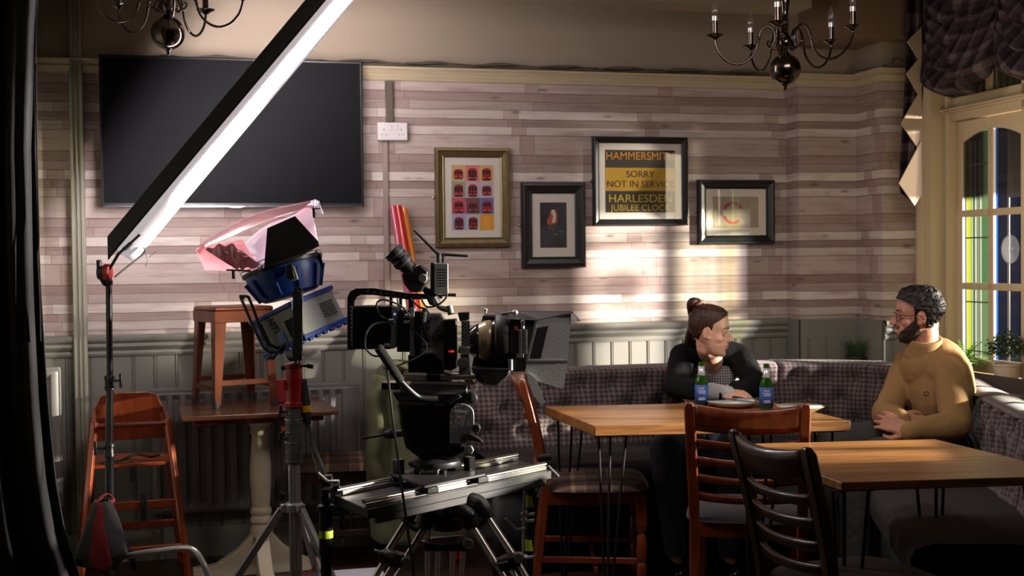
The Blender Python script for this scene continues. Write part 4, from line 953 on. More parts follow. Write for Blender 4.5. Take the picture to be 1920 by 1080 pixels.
table('dining_table', 'bare honey oak table with hairpin legs, nearest the right edge of the photo', *T2, .026, oak, 'wood topped tables with hairpin legs')
# ------------------------------------------------------------------ ladder back chairs
def ladder_chair(name, label, loc, rz, wood, seatm, grp=None, turned=False, slats=4, W=.40, cat='chair', top=.885):
    root = empty(name, loc, rz); tag(root, label, cat, grp); hw = W/2
    def back_y(z): return -.20 - .09*max(0, (z-.44)/.44)**1.3 - (.05*((.44-z)/.44) if z < .44 else 0)
    def bx(z): return hw - .012 + .012*max(0,(z-.44)/.44)
    for s in (-1, 1):
        b = MB(); zs = [0,.15,.30,.44,.56,.68,.78,top-.02,top]; P = [Vector((s*bx(z), back_y(z), z)) for z in zs]
        rings = []
        for i, p in enumerate(P):
            w_ = .019 if i < len(P)-1 else .012; d_ = .017 if i < len(P)-1 else .010
            rings.append([b.bm.verts.new(p+Vector((a*w_, c*d_, 0))) for a, c in ((-1,-1),(1,-1),(1,1),(-1,1))])
        for A, B in zip(rings, rings[1:]):
            for k in range(4): b.bm.faces.new((A[k], A[(k+1)%4], B[(k+1)%4], B[k]))
        b.bm.faces.new(rings[0][::-1]); b.bm.faces.new(rings[-1]); b.build('leg', wood, root, .006, 60)
        b = MB()
        if turned: b.lathe([(.012,0),(.018,.02),(.014,.05),(.020,.09),(.022,.13),(.014,.145),(.020,.16),(.024,.20),(.020,.25),(.013,.265),(.022,.28),(.022,.30)], (s*(hw-.02), .19, 0), 18); b.box((s*(hw-.02), .19, .36), (.044,.044,.13))
        else: b.box((s*(hw-.02), .19, .22), (.036,.036,.44), taper=1.0)
        b.build('leg', wood, root, .003)
    def slat(z, h, nm, bow=.035, th=.016, curve=.012):
        b = MB(); n = 14
        def fn(s_, t):
            x = (s_*2-1)*(bx(z)-.012); e = 1-(s_*2-1)**2; zz = z + (t-.5)*h - curve*e*(1 if t > .5 else .6); return Vector((x, back_y(zz) - bow*e, zz))
        b.grid(fn, n, 3); return b.build(nm, wood, root, smooth=60, solid=th)
    if slats: slat(top-.055, .090, 'top_rail', curve=-.012 if turned else .016, th=.020)
    zt, zb_ = top-.15, .52
    for k in range(slats): slat(zt-(zt-zb_-.02)*k/max(1,slats-1), .030, 'slat', .030, .014)
    b = MB(); b.b2((-hw+.01,-.20,.385),(hw-.01,-.180,.440)); b.b2((-hw+.01,.18,.385),(hw-.01,.200,.440)); b.b2((-hw+.005,-.19,.385),(-hw+.028,.19,.440)); b.b2((hw-.028,-.19,.385),(hw-.005,.19,.440)); b.build('seat_frame', wood, root, .003)
    b = MB()
    def pad(s_, t):
        a = s_*2*PI; r = t; c_, s2 = math.cos(a), math.sin(a); e = .45; x = hw*1.13*r*math.copysign(abs(c_)**e, c_); y = .225*r*math.copysign(abs(s2)**e, s2) + .01; return Vector((x, y, .442+.038*(1-r**5)**.5 if r < 1 else .442))
    b.grid(pad, 40, 12, closed_u=True); b.build('seat', seatm, root, smooth=180, weld=True)
    b = MB(); b.b2((-hw+.01,-.006,.10),(hw-.01,.010,.128)); b.build('stretcher', wood, root, .003)
    for s in (-1, 1):
        b = MB(); b.bar((s*(hw-.018),-.235,.16),(s*(hw-.02),.18,.15),.018,.026); b.build('stretcher', wood, root, .003)
    return root
def chair_from_back(pl, pr, zt, Yl=None):
    """top of the two back posts (pixel) -> chair position and turn"""
    a, c = atz(*pl, zt), atz(*pr, zt); a.z = c.z = 0; d = (c-a); mid = (a+c)/2; rz = math.atan2(d.y, d.x); fwd = Vector((-d.y, d.x, 0)).normalized(); return mid + fwd*.29, rz
loc, rz = chair_from_back((1306,753), (1478,756), .885)
ladder_chair('ladder_back_chair', 'reddish wooden ladder-back chair drawn up to the table with the plates', loc+Vector((.0,0,0)), rz+.06, rust, seatf, 'ladder-back chairs with padded seats', W=.40)
loc, rz = chair_from_back((1378,805), (1512,838), .885)
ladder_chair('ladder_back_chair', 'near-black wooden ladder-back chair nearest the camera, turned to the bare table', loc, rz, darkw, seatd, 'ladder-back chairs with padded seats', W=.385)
pc = atz(1120, 893, .47); 
ladder_chair('tartan_seat_chair', 'brown chair with tartan pad and turned front legs at the table left end', (pc.x-.02, pc.y+.02, 0), -PI/2-.02, rust, tartan, 'chairs with tartan seats', turned=True, slats=2, W=.42, top=.90)
pc = atz(640, 858, .47)
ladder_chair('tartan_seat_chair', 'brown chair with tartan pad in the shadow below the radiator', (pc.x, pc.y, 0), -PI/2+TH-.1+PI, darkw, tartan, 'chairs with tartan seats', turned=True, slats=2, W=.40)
# ------------------------------------------------------------------ pedestal table, stool on it, red box
A, B_, C_ = corner(340,782), corner(634,768.5), corner(326,750); rz = math.atan2((B_-A).y, (B_-A).x); Wd = (B_-A).length; Dp = .56
cen = (A + (B_-A)/2); cen = Vector((cen.x, cen.y, 0)) + Vector((-math.sin(rz), math.cos(rz), 0))*Dp/2
pt = empty('pedestal_table', cen, rz); tag(pt, 'worn brown pub table on a cream turned pedestal, metal stool standing on it', 'table')
b = MB(); b.b2((-Wd/2,-Dp/2,.728),(Wd/2,Dp/2,.75)); b.build('tabletop', midw, pt, .005)
b = MB(); b.b2((-Wd*.42,-Dp*.40,.700),(Wd*.42,Dp*.40,.727)); b.build('under_frame', rust, pt, .004)
b = MB(); b.bar((.10,-.12,.66),(Wd*.42,-.12,.714),.02,.022); b.build('bracket', orange, pt)
b = MB(); b.lathe([(0,.699),(.060,.699),(.062,.685),(.050,.670),(.040,.650),(.046,.640),(.044,.628),(.036,.620),(.037,.60),(.046,.50),(.047,.42),(.042,.34),(.038,.30),(.046,.29),(.048,.275),(.040,.262),(.048,.25),(.050,.235),(.040,.222),(.050,.20),(.052,.17),(0,.17)], (0.02,0,0), 28); b.build('pedestal_column', creamw, pt)
for k in range(4):
    a = k*PI/2; M_ = Matrix.Translation((.02,0,0)) @ Matrix.Rotation(a, 4, 'Z'); b = MB()
    b.prism([(.03,-.03,.20),(.10,-.03,.12),(.20,-.03,.055),(.30,-.03,.045),(.30,-.03,.0),(.0,-.03,.0),(.0,-.03,.2)], (0,.06,0), M=M_); b.build('foot', creamw, pt, .004)
# stool
copper = mat('rusty_orange_metal', lin(102,50,30), .32, .4, noise=(7,.3,(1,1,.5)))
def foot(px, py): p = atz(px, py, .762); return Vector((p.x, p.y, 0))
fl_, fr_, bl_ = foot(383,768), foot(512,758), foot(371,748); br_ = fr_+(bl_-fl_); sc_ = (fl_+fr_+bl_+br_)/4; rz2 = math.atan2((fr_-fl_).y, (fr_-fl_).x)
sto = empty('metal_stool', (sc_.x, sc_.y, .752), rz2); tag(sto, 'low orange-brown metal stool standing on top of the pedestal table', 'stool')
hb, ht, Hs = .146, .134, .445
b = MB(); b.b2((-.140,-.140,Hs-.024),(.140,.140,Hs)); b.build('seat', copper, sto, .014)
for sx in (-1, 1):
    for sy in (-1, 1):
        b = MB(); q0, q1 = Vector((sx*hb, sy*hb, .012)), Vector((sx*ht, sy*ht, Hs-.012)); w0, w1 = .018, .036; rings = []
        for t in (0, .06, .3, .7, 1):
            p = q0.lerp(q1, t); w_ = w0+(w1-w0)*t; ox, oy = -sx*w_, -sy*w_
            rings.append([b.bm.verts.new(p+Vector(v)) for v in ((0,0,0),(ox*1.6,0,0),(ox*1.6,oy*.25,0),(ox*.3,oy*.3,0),(ox*.25,oy*1.6,0),(0,oy*1.6,0))])
        for A_, B2 in zip(rings, rings[1:]):
            for k in range(6): b.bm.faces.new((A_[k], A_[(k+1)%6], B2[(k+1)%6], B2[k]))
        b.bm.faces.new(rings[0][::-1]); b.bm.faces.new(rings[-1]); lg = b.build('leg', copper, sto, .003)
        b = MB(); b.lathe([(0,0),(.014,.0),(.014,.02),(.010,.034),(0,.034)], (sx*hb-sx*.008, sy*hb-sy*.008, .0), 12); b.build('rubber_foot', blackr, lg)
b = MB(); 
for sy in (-1, 1): b.bar((-ht*1.03,sy*ht*1.03,Hs-.045),(ht*1.03,sy*ht*1.03,Hs-.045),.004,.050)
for sx in (-1, 1): b.bar((sx*ht*1.03,-ht*1.03,Hs-.045),(sx*ht*1.03,ht*1.03,Hs-.045),.004,.050)
b.build('apron', copper, sto, .002)
b = MB(); r_ = hb-.004; b.bar((-r_,-r_,.11),(r_,-r_,.11),.005,.022); b.bar((-r_,r_,.11),(r_,r_,.11),.005,.022); b.bar((-r_,-r_,.085),(-r_,r_,.085),.005,.022); b.bar((r_,-r_,.085),(r_,r_,.085),.005,.022); b.build('cross_brace', copper, sto)
p = atz(519, 756, .75); b = MB(); b.b2((-.035,-.035,0),(.035,.035,.105)); o = b.build('red_box', mat('red_carton', lin(140,20,28), .5), None, .004, loc=(p.x, p.y+.04, .7515), rot=(0,0,.35)); tag(o, 'small dark red carton behind the stool foot on the pedestal table', 'box')
# ------------------------------------------------------------------ radiators
radm = mat('radiator_paint', lin(116,112,112), .4)
def radiator(name, label, loc, rz, W, H, z0, step=.058):
    root = empty(name, loc, rz); tag(root, label, 'radiator'); b = MB(); P = []; x = -W/2+.03
    prof = [(-W/2, 0), (-W/2+.03, 0)]
    while x + step < W/2-.02:
        prof += [(x+step*.16, 0), (x+step*.30, .016), (x+step*.70, .016), (x+step*.84, 0)]; x += step
    prof += [(W/2, 0)]
    b.grid(lambda s, t: Vector((prof[round(s*(len(prof)-1))][0], -.055 + prof[round(s*(len(prof)-1))][1]*(0 if (t < .08 or t > .92) else 1), z0 + H*t)), len(prof)-1, 24); b.build('panel', radm, root, smooth=30, solid=.002)
    b = MB(); b.b2((-W/2-.004,-.058,z0+H-.012),(W/2+.004,-.012,z0+H+.006)); b.b2((-W/2-.006,-.058,z0),(-W/2,-.012,z0+H)); b.b2((W/2,-.058,z0),(W/2+.006,-.012,z0+H)); b.build('casing', radm, root, .003)
    b = MB(); b.cyl((W/2-.04,-.03,z0),(W/2-.04,-.03,.01),.008); b.cyl((-W/2+.04,-.03,z0),(-W/2+.04,-.03,.01),.008); b.build('pipe', radm, root)
    return root
a, c = wu(282, 760, .06), wu(671, 760, .06); zt = wu(640, 719, .06)[2]
radiator('radiator', 'wide grey ribbed radiator under the dado behind the pedestal table', R((a[0]+c[0])/2, .032, 0), TH, c[0]-a[0], .58, zt-.58)
pr_ = at(107, 760, 5.55); rx = uvd(pr_); radiator('radiator', 'pale radiator end showing at the far left beside the black drape', R(rx[0]-.045, rx[1]-.05, 0), TH, .11, .62, atz(100,690,.9).z-.62+.03)
# ------------------------------------------------------------------ wooden high chair
hcY = 5.25; hp = at(246, 900, 5.5); hc = empty('high_chair', (hp.x, hp.y, 0), math.radians(19)); tag(hc, 'orange wooden child high chair with black strap behind the black stand', 'high chair')
def HX(y): return .155
fb, ft, bb_, bt = (.225,-.22), (.150,-.15), (.225,.22), (.150,.12); Hh = .72
for sx in (-1, 1):
    for (x0, y0), (x1, y1), nm in ((fb, ft, 'leg'), (bb_, bt, 'leg')):
        b = MB(); b.bar((sx*x0, y0, 0), (sx*x1, y1, Hh), .030, .022); b.build(nm, orange, hc, .006)
def fx(z): t = z/Hh; return fb[0]+(ft[0]-fb[0])*t, fb[1]+(ft[1]-fb[1])*t, bb_[1]+(bt[1]-bb_[1])*t
for z, d_ in ((.17,.026),(.36,.030)):
    x, y, y2 = fx(z); b = MB(); b.bar((-x,y,z),(x,y,z),.020,d_+.008); b.build('rail', orange, hc, .004)
for z in (.20,):
    x, y, y2 = fx(z)
    for sx in (-1, 1): b = MB(); b.bar((sx*x,y,z),(sx*x,y2,z),.020,.034); b.build('rail', orange, hc, .004)
    b = MB(); b.bar((-x,y2,z),(x,y2,z),.020,.034); b.build('rail', orange, hc, .004)
x, y, y2 = fx(.53); b = MB(); b.b2((-x,y,.522),(x,y2,.538)); b.build('seat', orange, hc, .004)
x, y, y2 = fx(.70)
b = MB(); b.tube([(-x,y,.70),(x,y,.70)], .013, 14); b.build('front_bar', rust, hc)
for sx in (-1, 1): b = MB(); b.prism([(sx*x-.009,y-.005,.675),(sx*x-.009,y-.005,.725),(sx*x-.009,y2,.745),(sx*x-.009,y2,.675)], (.018,0,0)); b.build('arm_panel', rust, hc, .004)
b = MB(); b.prism([(-x,y2,.60),(-x,y2,.735),(-x+.03,y2,.80),(-x+.07,y2,.815),(x-.07,y2,.815),(x-.03,y2,.80),(x,y2,.735),(x,y2,.60)], (0,.015,0)); b.build('backrest', rust, hc, .004)
b = MB(); b.tube(smooth_pts([(-.13,-.14,.545),(-.05,-.15,.55),(.02,-.1,.565),(.08,-.12,.555),(.13,-.1,.56)],6), .016, 8, flat=.35); b.tube(smooth_pts([(.0,-.15,.54),(.0,-.165,.52),(.005,-.165,.46)],5), .014, 8, flat=.3); b.build('strap', darkcloth, hc)
b = MB(); b.tube(smooth_pts([(.04,-.21,.41),(.04,-.235,.37),(.04,-.235,.30)],5), .014, 8, flat=.3); b.build('strap', darkcloth, hc)
# ------------------------------------------------------------------ papers on the floor
for k, (px, py, r) in enumerate(((648,1042,.1),(668,1050,.25))):
    p = atz(px, py, .0) if False else at(px, py, 5.3); b = MB(); b.b2((-.105,-.148,0),(.105,.148,.002+.001*k)); o = b.build('paper_sheet', mat('paper_%d' % k, lin(222,222,232), .8), None, loc=(p.x, 5.45+.02*k, .001+.003*k), rot=(0,0,r)); tag(o, ['loose white sheet lying on the floor, undermost of two', 'loose white sheet lying on the floor, on top of another'][k], 'paper')
# ------------------------------------------------------------------ digital film camera, seen from its side
YC = 4.15
fc = empty('film_camera', at(800, 706, YC)); tag(fc, 'black digital cinema camera with matte box on its right end and tall viewfinder', 'film camera'); f = LV(fc)
camb = mat('camera_black', (.016,.016,.017), .42, .2); camg = mat('camera_grey', (.22,.22,.22), .45, .4, noise=(40,.3,(1,1,1)))
mbm = mat('matte_box_black', (.012,.012,.012), .5); flockm = mat('grey_flocked_flap', (.44,.445,.445), .6, noise=(260,.45,(1,1,1)))
def pb(name, pts, y0, y1, m, parent=fc, bevel=.003, F=None):
    F = F or f; b = MB(); b.prism([F(px, py, YC+y0) for px, py in pts], (0, y1-y0, 0)); return b.build(name, m, parent, bevel, smooth=40)
def rectp(x0, y0, x1, y1): return [(x0,y0),(x1,y0),(x1,y1),(x0,y1)]
pb('battery', [(663,574),(735,573),(741,580),(738,652),(730,655),(663,655),(659,650),(659,578)], -.05, .05, blackg, bevel=.008)
pb('battery_plate', [(735,574),(747,576),(742,652),(732,655)], -.052, .052, camg)
pb('power_module', rectp(744,582,770,660), -.055, .05, camb)
pb('module_rail', rectp(768,578,777,668), -.060, .045, camg, bevel=.001)
pb('side_module', rectp(776,584,790,666), -.055, .045, camb)
bd = pb('camera_body', [(788,588),(826,588),(832,600),(832,690),(792,690)], -.055, .06, camg, bevel=.004)
pb('lower_plate', [(789,652),(834,652),(834,681),(814,664),(789,664)], -.062, -.05, camg, bevel=.001)
pb('base_wedge', [(765,666),(812,664),(832,682),(832,700),(765,700)], -.058, .06, blackg, bevel=.003)
text('maker_lettering', 'PANAVISION', .0085, mat('lettering_white', lin(225,225,225), .5), fc, f(809, 661.5, YC-.0635), width=.060, shear=.25)
text('model_letter', 'D', .009, MATS['lettering_white'], fc, f(829, 673, YC-.0635))
b = MB()
for k in range(5): q = f(773, 590+k*17, YC-.0605); b.cyl(q+Vector((0,-.002,0)), q+Vector((0,.002,0)), .0022, seg=8)
for k in range(4): q = f(795+8*k, 594, YC-.056); b.cyl(q+Vector((0,-.003,0)), q+Vector((0,.002,0)), .0028, seg=8)
sc = b.build('screws', silverm, fc); sc['kind'] = 'stuff'
for r_, m_ in ((.0165,camb),(.0115,camg),(.007,camb)):
    b = MB(); q = f(822,629,YC-.057); b.lathe([(r_,-.003-.0016*(0.0165-r_)*300),(r_-.002,-.0045-.0016*(0.0165-r_)*300),(0,-.0045-.0016*(.0165-r_)*300)], q, 24, axis='Y'); b.build('dial', m_, bd)
pb('status_screen', rectp(792,606,801,640), -.0575, -.054, mat('status_blue', (.03,.06,.10), .2), bevel=.0005)
for y in (600, 612, 648): pb('button_row', rectp(791,y,806,y+4), -.0585, -.055, camb, bevel=.0005)
b = MB(); P = []
for k in range(150): t = k/149; q = f(797+7*t - 6*math.sin(PI*t), 578+62*t, YC-.075); P.append(q+Vector((.0075*math.cos(k*.95), .0075*math.sin(k*.95), 0)))
b.tube(P, .0024, 5); b.build('coiled_cable', blackr, fc)
hm = pb('hand_module', [(829,600),(856,598),(857,690),(845,696),(829,692)], -.085, -.03, blackg, bevel=.005)
redl = mat('red_led', (1,.03,.03), .5, emit=3, ecol=(1,.02,.02)); text('red_digits', '150', .006, redl, hm, f(846,660.5,YC-.0862), width=.016)
b = MB(); q = f(740,589,YC-.056); b.ball(q, .0022, seg=8); b.build('blue_led', mat('blue_led_light', (.2,.4,1), .5, emit=4, ecol=(.2,.45,1)), fc)
pb('motor_block', [(858,586),(882,585),(880,600),(862,603)], -.07, -.03, camb); mp_ = pb('perforated_plate', rectp(865,601,881,650), -.074, -.066, camg, bevel=.0005)
b = MB()
for i in range(3):
    for j in range(7): q = f(868+5*i, 605+6.6*j+(3 if i == 1 else 0), YC-.0745); b.cyl(q, q+Vector((0,.002,0)), .0030, seg=8)
o = b.build('plate_holes', blackr, mp_); o['kind'] = 'stuff'
pb('motor_foot', [(860,650),(882,651),(880,664),(858,662)], -.074, -.04, camg); b = MB(); b.lathe([(.0,-.004),(.005,-.006),(.017,-.004),(.019,0),(.019,.010),(0,.010)], f(868,681,YC-.07), 24, axis='Y'); b.build('gear_knob', mat('knob_silver', (.4,.4,.42), .3, .8), fc)
pb('motor_arm', [(864,664),(880,664),(882,700),(888,716),(872,716),(860,700)], -.062, -.05, camg)
# cage handle at the back, pierced by a row of holes
b = MB(); out = [(651,655),(651,558),(656,546),(668,540),(700,540),(766,550),(829,553),(829,560),(766,562),(700,553),(676,553),(668,557),(663,566),(663,655)]
b.prism([f(px,py,YC-.018) for px, py in out], (0,.03,0)); hd = b.build('carry_handle', camb, fc, .002)
b = MB()
for k in range(9): q = f(658, 575+7.7*k, YC-.0188); b.cyl(q, q+Vector((0,.032,0)), .0035, seg=10)
for k in range(9): q = f(690+12*k, 546.5+1.2*k, YC-.0188); b.cyl(q, q+Vector((0,.002,0)), .0026, seg=8)
o = b.build('handle_holes', mat('hole_pale', (.45,.42,.40), .8), hd); o['kind'] = 'stuff'
pb('handle_post', rectp(766,556,775,584), -.02, .01, camb); pb('handle_post', rectp(730,552,735,576), -.02, .01, camb); pb('handle_post', rectp(748,556,753,578), -.02, .01, camb)
# viewfinder
b = MB(); a0, a1 = f(738,472,YC-.03), f(776,512,YC-.02); d = (a1-a0).normalized(); Mq = Matrix.Translation(a0) @ d.to_track_quat('Z','Y').to_matrix().to_4x4()
b.lathe([(.0,.004),(.024,.004),(.027,.0),(.033,-.006),(.034,.0),(.034,.012),(.031,.016),(.031,.030),(.034,.034),(.034,.048),(.028,.056),(.026,.075),(.024,.098),(0,.098)], M=Mq, seg=30); b.build('eyepiece', camb, fc, smooth=25)
pb('viewfinder_body', [(752,514),(786,495),(803,508),(800,532),(790,548),(770,548),(757,533)], -.045, .0, camb, bevel=.006)
b = MB(); b.lathe([(0,-.006),(.012,-.006),(.016,0),(.016,.006),(0,.006)], f(793,522,YC-.048), 20, axis='Y'); b.build('viewfinder_knob', camg, fc)
pb('viewfinder_mount', [(782,530),(812,545),(826,560),(822,575),(805,572),(795,550)], -.03, .0, camb, bevel=.004)
b = MB(); b.tube(smooth_pts([f(814,558,YC-.04), f(825,576,YC-.05), f(845,582,YC-.05)],5), .009, 12); b.cyl(f(842,573,YC-.05), f(846,590,YC-.05), .011); b.build('bracket_arm', camg, fc, .001)
# video transmitter with aerials
tx = pb('transmitter', rectp(814,494,840,552), -.035, -.005, mat('transmitter_grey', (.30,.31,.31), .4, .3), bevel=.002); pb('transmitter_side', rectp(807,492,814,550), -.033, -.004, camb)
for k in range(7): pb('cooling_groove', rectp(820,505+5*k,837,506.5+5*k), -.0356, -.0345, blackr, parent=tx, bevel=0)
for P in ([(821,493),(821,476),(776,431)], [(831,493),(831,477),(877,480)]):
    b = MB(); b.tube([f(P[0][0],P[0][1],YC-.02), f(P[1][0],P[1][1]+2,YC-.02)], .0050, 10); b.tube([f(P[1][0],P[1][1],YC-.02), f((P[1][0]+P[2][0])/2,(P[1][1]+P[2][1])/2,YC-.02), f(*P[2],YC-.02)], [.0055,.0050,.0042], 10); b.ball(f(P[1][0],P[1][1],YC-.02), .007, seg=10); b.build('aerial', blackr, fc)
b = MB(); b.cyl(f(828,552,YC-.02), f(855,553,YC-.02), .0055); b.build('aerial_stub', blackr, fc)
# lens: glossy dome, tan focus band, black shade rings
b = MB(); q = f(880,640,YC-.0)
b.lathe([(.0,-.012),(.024,-.009),(.042,.002),(.054,.018),(.060,.032)], q, 36, axis='X'); b.build('lens_dome', mat('lens_black_gloss', (.02,.019,.018), .06), fc, smooth=180)
b = MB(); b.lathe([(.060,.032),(.068,.050),(.071,.070),(.066,.076),(.05,.076)], q, 36, axis='X'); tb = b.build('focus_band', mat('tan_gold_band', lin(176,156,124), .25, .2), fc, smooth=50)
text('band_numeral', '52', .014, blackr, tb, q+Vector((.050,-.0695,-.006)), rot=(PI/2,0,0))
b = MB(); b.lathe([(.064,.074),(.072,.078),(.076,.092),(.082,.096),(.084,.110),(.06,.110)], q, 36, axis='X'); b.build('lens_ring', blackg, fc, smooth=40)
b = MB(); b.lathe([(.084,.085),(.095,.090),(.098,.10),(.100,.115),(.097,.130),(0,.130)], q+Vector((0,0,-.005)), 40, axis='X'); b.build('matte_box_donut', mbm, fc, smooth=40)
pb('matte_box_back', [(905,590),(945,592),(958,610),(958,700),(935,722),(905,722),(888,708),(884,690)], .0, .10, mbm, bevel=.006)
pb('matte_box_lower', [(884,690),(958,690),(954,706),(935,722),(912,722)], -.085, .0, mbm, bevel=.006)
pb('filter_stage', [(955,600),(1004,603),(1001,640),(986,697),(957,697)], -.075, .12, mbm, bevel=.003)
b = MB()
for px in (976, 984): b.cyl(f(px,618,YC-.085), f(px,664,YC-.085), .0075)
b.b2(f(968,664,YC-.095), f(982,670,YC-.075)); b.build('filter_clip', camg, fc, .001)
b = MB(); b.cyl(f(980,600,YC-.08), f(980,616,YC-.08), .006); b.lathe([(0,0),(.009,0),(.009,.008),(.005,.012),(0,.012)], f(980,606,YC-.08), 14); b.build('lock_pin', silverm, fc)
b = MB(); b.cyl(f(957,674,YC-.08), f(957,694,YC-.08), .008); b.build('hinge_pin', silverm, fc)
pb('red_tab', rectp(964,612,971,620), -.082, -.076, mat('pink_tab', (.5,.05,.1), .5), bevel=.001)
b = MB(); b.prism([f(945,584,YC+.12), f(1074,585,YC+.10), f(1074,587,YC-.10), f(1005,602,YC-.085), f(950,600,YC-.085)], (0,0,.003)); b.prism([f(1073,586,YC+.10), f(1088,602,YC+.08), f(1071,602,YC-.1), f(1073,587,YC-.10)], (.001,0,.002)); b.build('top_flap', mbm, fc, smooth=0)
b = MB(); b.cyl(f(940,588,YC-.03), f(965,585,YC-.03), .004); b.ball(f(966,586,YC-.03), .010); b.ball(f(911,581,YC-.02), .006); b.cyl(f(911,581,YC-.02), f(911,588,YC-.02), .003); b.build('flap_bracket', silverm, fc)
fl1 = pb('side_flap', [(1006,602),(1071,588),(1064,676),(987,676),(990,664)], -.092, -.089, flockm, bevel=0)
pb('dark_patch', [(1007,615),(1028,611),(1014,672),(993,672)], -.0935, -.0922, mat('flap_patch', (.015,.015,.017), .6), parent=fl1, bevel=0)
pb('flap_edge', [(1003,602),(1007,602),(990,676),(986,676)], -.0945, -.088, camg, bevel=0)
pb('lower_flap', [(986,679),(1064,679),(1058,724),(1053,729),(1000,712),(988,700)], -.093, -.090, flockm, bevel=0)
pb('flap_hinge', [(986,675.5),(1064,675.5),(1064,679.5),(986,679.5)], -.095, -.090, silverm, bevel=0)
pb('hanging_flap', [(988,697),(1003,708),(1022,756),(1014,760),(1001,742),(990,716)], -.100, -.097, flockm, bevel=0)
# support rods, plates
b = MB(); b.cyl(f(757,705,YC-.055), f(800,706,YC-.055), .0145); b.build('rod_sleeve', alu, fc)
b = MB(); b.cyl(f(800,706,YC-.055), f(826,706,YC-.055), .0125); b.build('rod_clamp', blackg, fc)
b = MB(); b.cyl(f(826,706,YC-.055), f(936,708,YC-.055), .0105); b.cyl(f(757,703,YC+.055), f(936,706,YC+.055), .0095); b.build('support_rod', alu, fc)
pb('rod_bracket', [(890,700),(905,704),(936,700),(945,712),(930,724),(905,720),(892,714)], -.075, .06, mbm, bevel=.005)
pb('bridge_plate', [(762,698),(838,698),(846,703),(846,712),(762,712)], -.04, .07, camb, bevel=.002)
# cables around the body
b = MB()
for P in ([(728,600),(712,590),(706,570),(720,562),(752,574),(768,592)], [(768,604),(775,620),(790,634),(800,650),(790,664),(760,680),(735,690)], [(738,606),(705,606),(688,622),(685,650),(698,666),(716,668)], [(790,560),(800,575),(820,572),(835,560),(838,548)], [(770,560),(785,575),(798,580),(806,590)], [(745,560),(748,576),(760,590)]):
    b.tube(smooth_pts([f(px,py,YC-.075-.006*i) for i,(px,py) in enumerate(P)],7), .0032, 7)
cb_ = b.build('cables', blackr, fc); cb_['kind'] = 'stuff'
b = MB()
for px, py in ((733,601),(736,606),(764,592),(763,604),(727,647)): b.cyl(f(px-6,py,YC-.068), f(px+5,py,YC-.070), .0055, seg=12)
cn = b.build('connectors', silverm, fc); cn['kind'] = 'stuff'
# ------------------------------------------------------------------ fluid head
fh = empty('fluid_head', at(815, 870, YC)); tag(fh, 'black fluid tripod head with grey side cover under the film camera', 'tripod head'); f2 = LV(fh)
def hb(name, pts, y0, y1, m, bevel=.003, parent=fh): return pb(name, pts, y0, y1, m, parent, bevel, F=f2)
hb('top_plate', [(770,714),(889,716),(890,722),(770,720)], -.055, .055, mat('cream_plate', (.55,.53,.48), .4), bevel=.001)
hb('dovetail_plate', [(750,721),(875,722),(875,738),(750,736)], -.05, .05, mat('dovetail_grey', (.22,.22,.23), .3, .6), bevel=.002)
hb('dovetail_end', rectp(715,718,752,731), -.045, .045, blackg); hb('red_mark', rectp(736,720,738,731), -.0465, -.044, redm, bevel=0)
hb('cradle', [(735,736),(890,737),(892,757),(850,756),(830,770),(790,770),(745,752)], -.055, .055, camb, bevel=.005)
hb('link_bar', [(835,752),(860,738),(866,744),(842,760)], -.072, -.06, camb)
b = MB(); b.lathe([(0,-.012),(.006,-.012),(.020,-.008),(.023,0),(.023,.014),(0,.014)], f2(883,747,YC-.06), 10, axis='Y'); b.build('rosette_knob', camb, fh, .001)
hb('head_body', [(742,752),(850,756),(870,770),(872,850),(850,864),(790,862),(772,850),(760,840),(748,790)], -.06, .085, blackg, bevel=.014)
cv = [(843,832),(843,790)] + [(866-23*math.cos(PI*k/10), 778-21*math.sin(PI*k/10)) for k in range(11)] + [(889,800),(880,818),(872,833)]
cvo = hb('side_cover', cv, -.078, -.058, mat('cover_grey', (.22,.225,.225), .42, .4, bump=(60,.1)), bevel=.002)
text('maker_lettering', "OConnor", .0085, MATS['lettering_white'], cvo, f2(864.5, 774, YC-.0792), width=.040, rot=(PI/2,0,0))
text('model_plate', '1030', .0075, mat('plate_salmon', lin(220,150,130), .5), cvo, f2(859, 785, YC-.0792), width=.017)
b = MB()
for px, py in ((845,792),(845,810),(845,829),(853,763),(865,757),(877,762)): b.cyl(f2(px,py,YC-.0795), f2(px,py,YC-.076), .002, seg=8)
o = b.build('cover_screws', silverm, cvo); o['kind'] = 'stuff'
b = MB(); b.lathe([(0,-.02),(.013,-.02),(.016,-.012),(.016,.008),(0,.008)], f2(893,802,YC-.06), 8, axis='Y'); b.build('drag_knob', camb, fh, .002)
hb('brake_lever', [(866,815),(882,812),(905,826),(904,831),(880,826),(868,824)], -.085, -.065, camb, bevel=.003)
hb('lower_lobe', [(874,838),(884,836),(889,845),(884,852),(876,850)], -.07, -.05, camg)
b = MB(); b.lathe([(0,.03),(.050,.03),(.060,.020),(.086,.010),(.088,.0),(.084,-.008),(.06,-.012),(0,-.012)], f2(815,868,YC), 40); b.build('pan_base', camb, fh)
b = MB(); b.cyl(f2(682,822,YC+.05), f2(722,815,YC+.03), .004); b.cyl(f2(722,815,YC+.03), f2(760,812,YC), .012); b.cyl(f2(728,815,YC+.03), f2(738,813,YC+.02), .016); b.build('rear_spigot', blackm, fh)
b = MB(); b.tube([f2(708,650,YC-.16), f2(710,652,YC-.16), f2(751,714,YC-.13), f2(752,716,YC-.13)], [.010,.0155,.0145,.010], 16); b.build('handle_grip', mat('foam_grip', (.028,.028,.026), .95, bump=(200,.4)), fh)
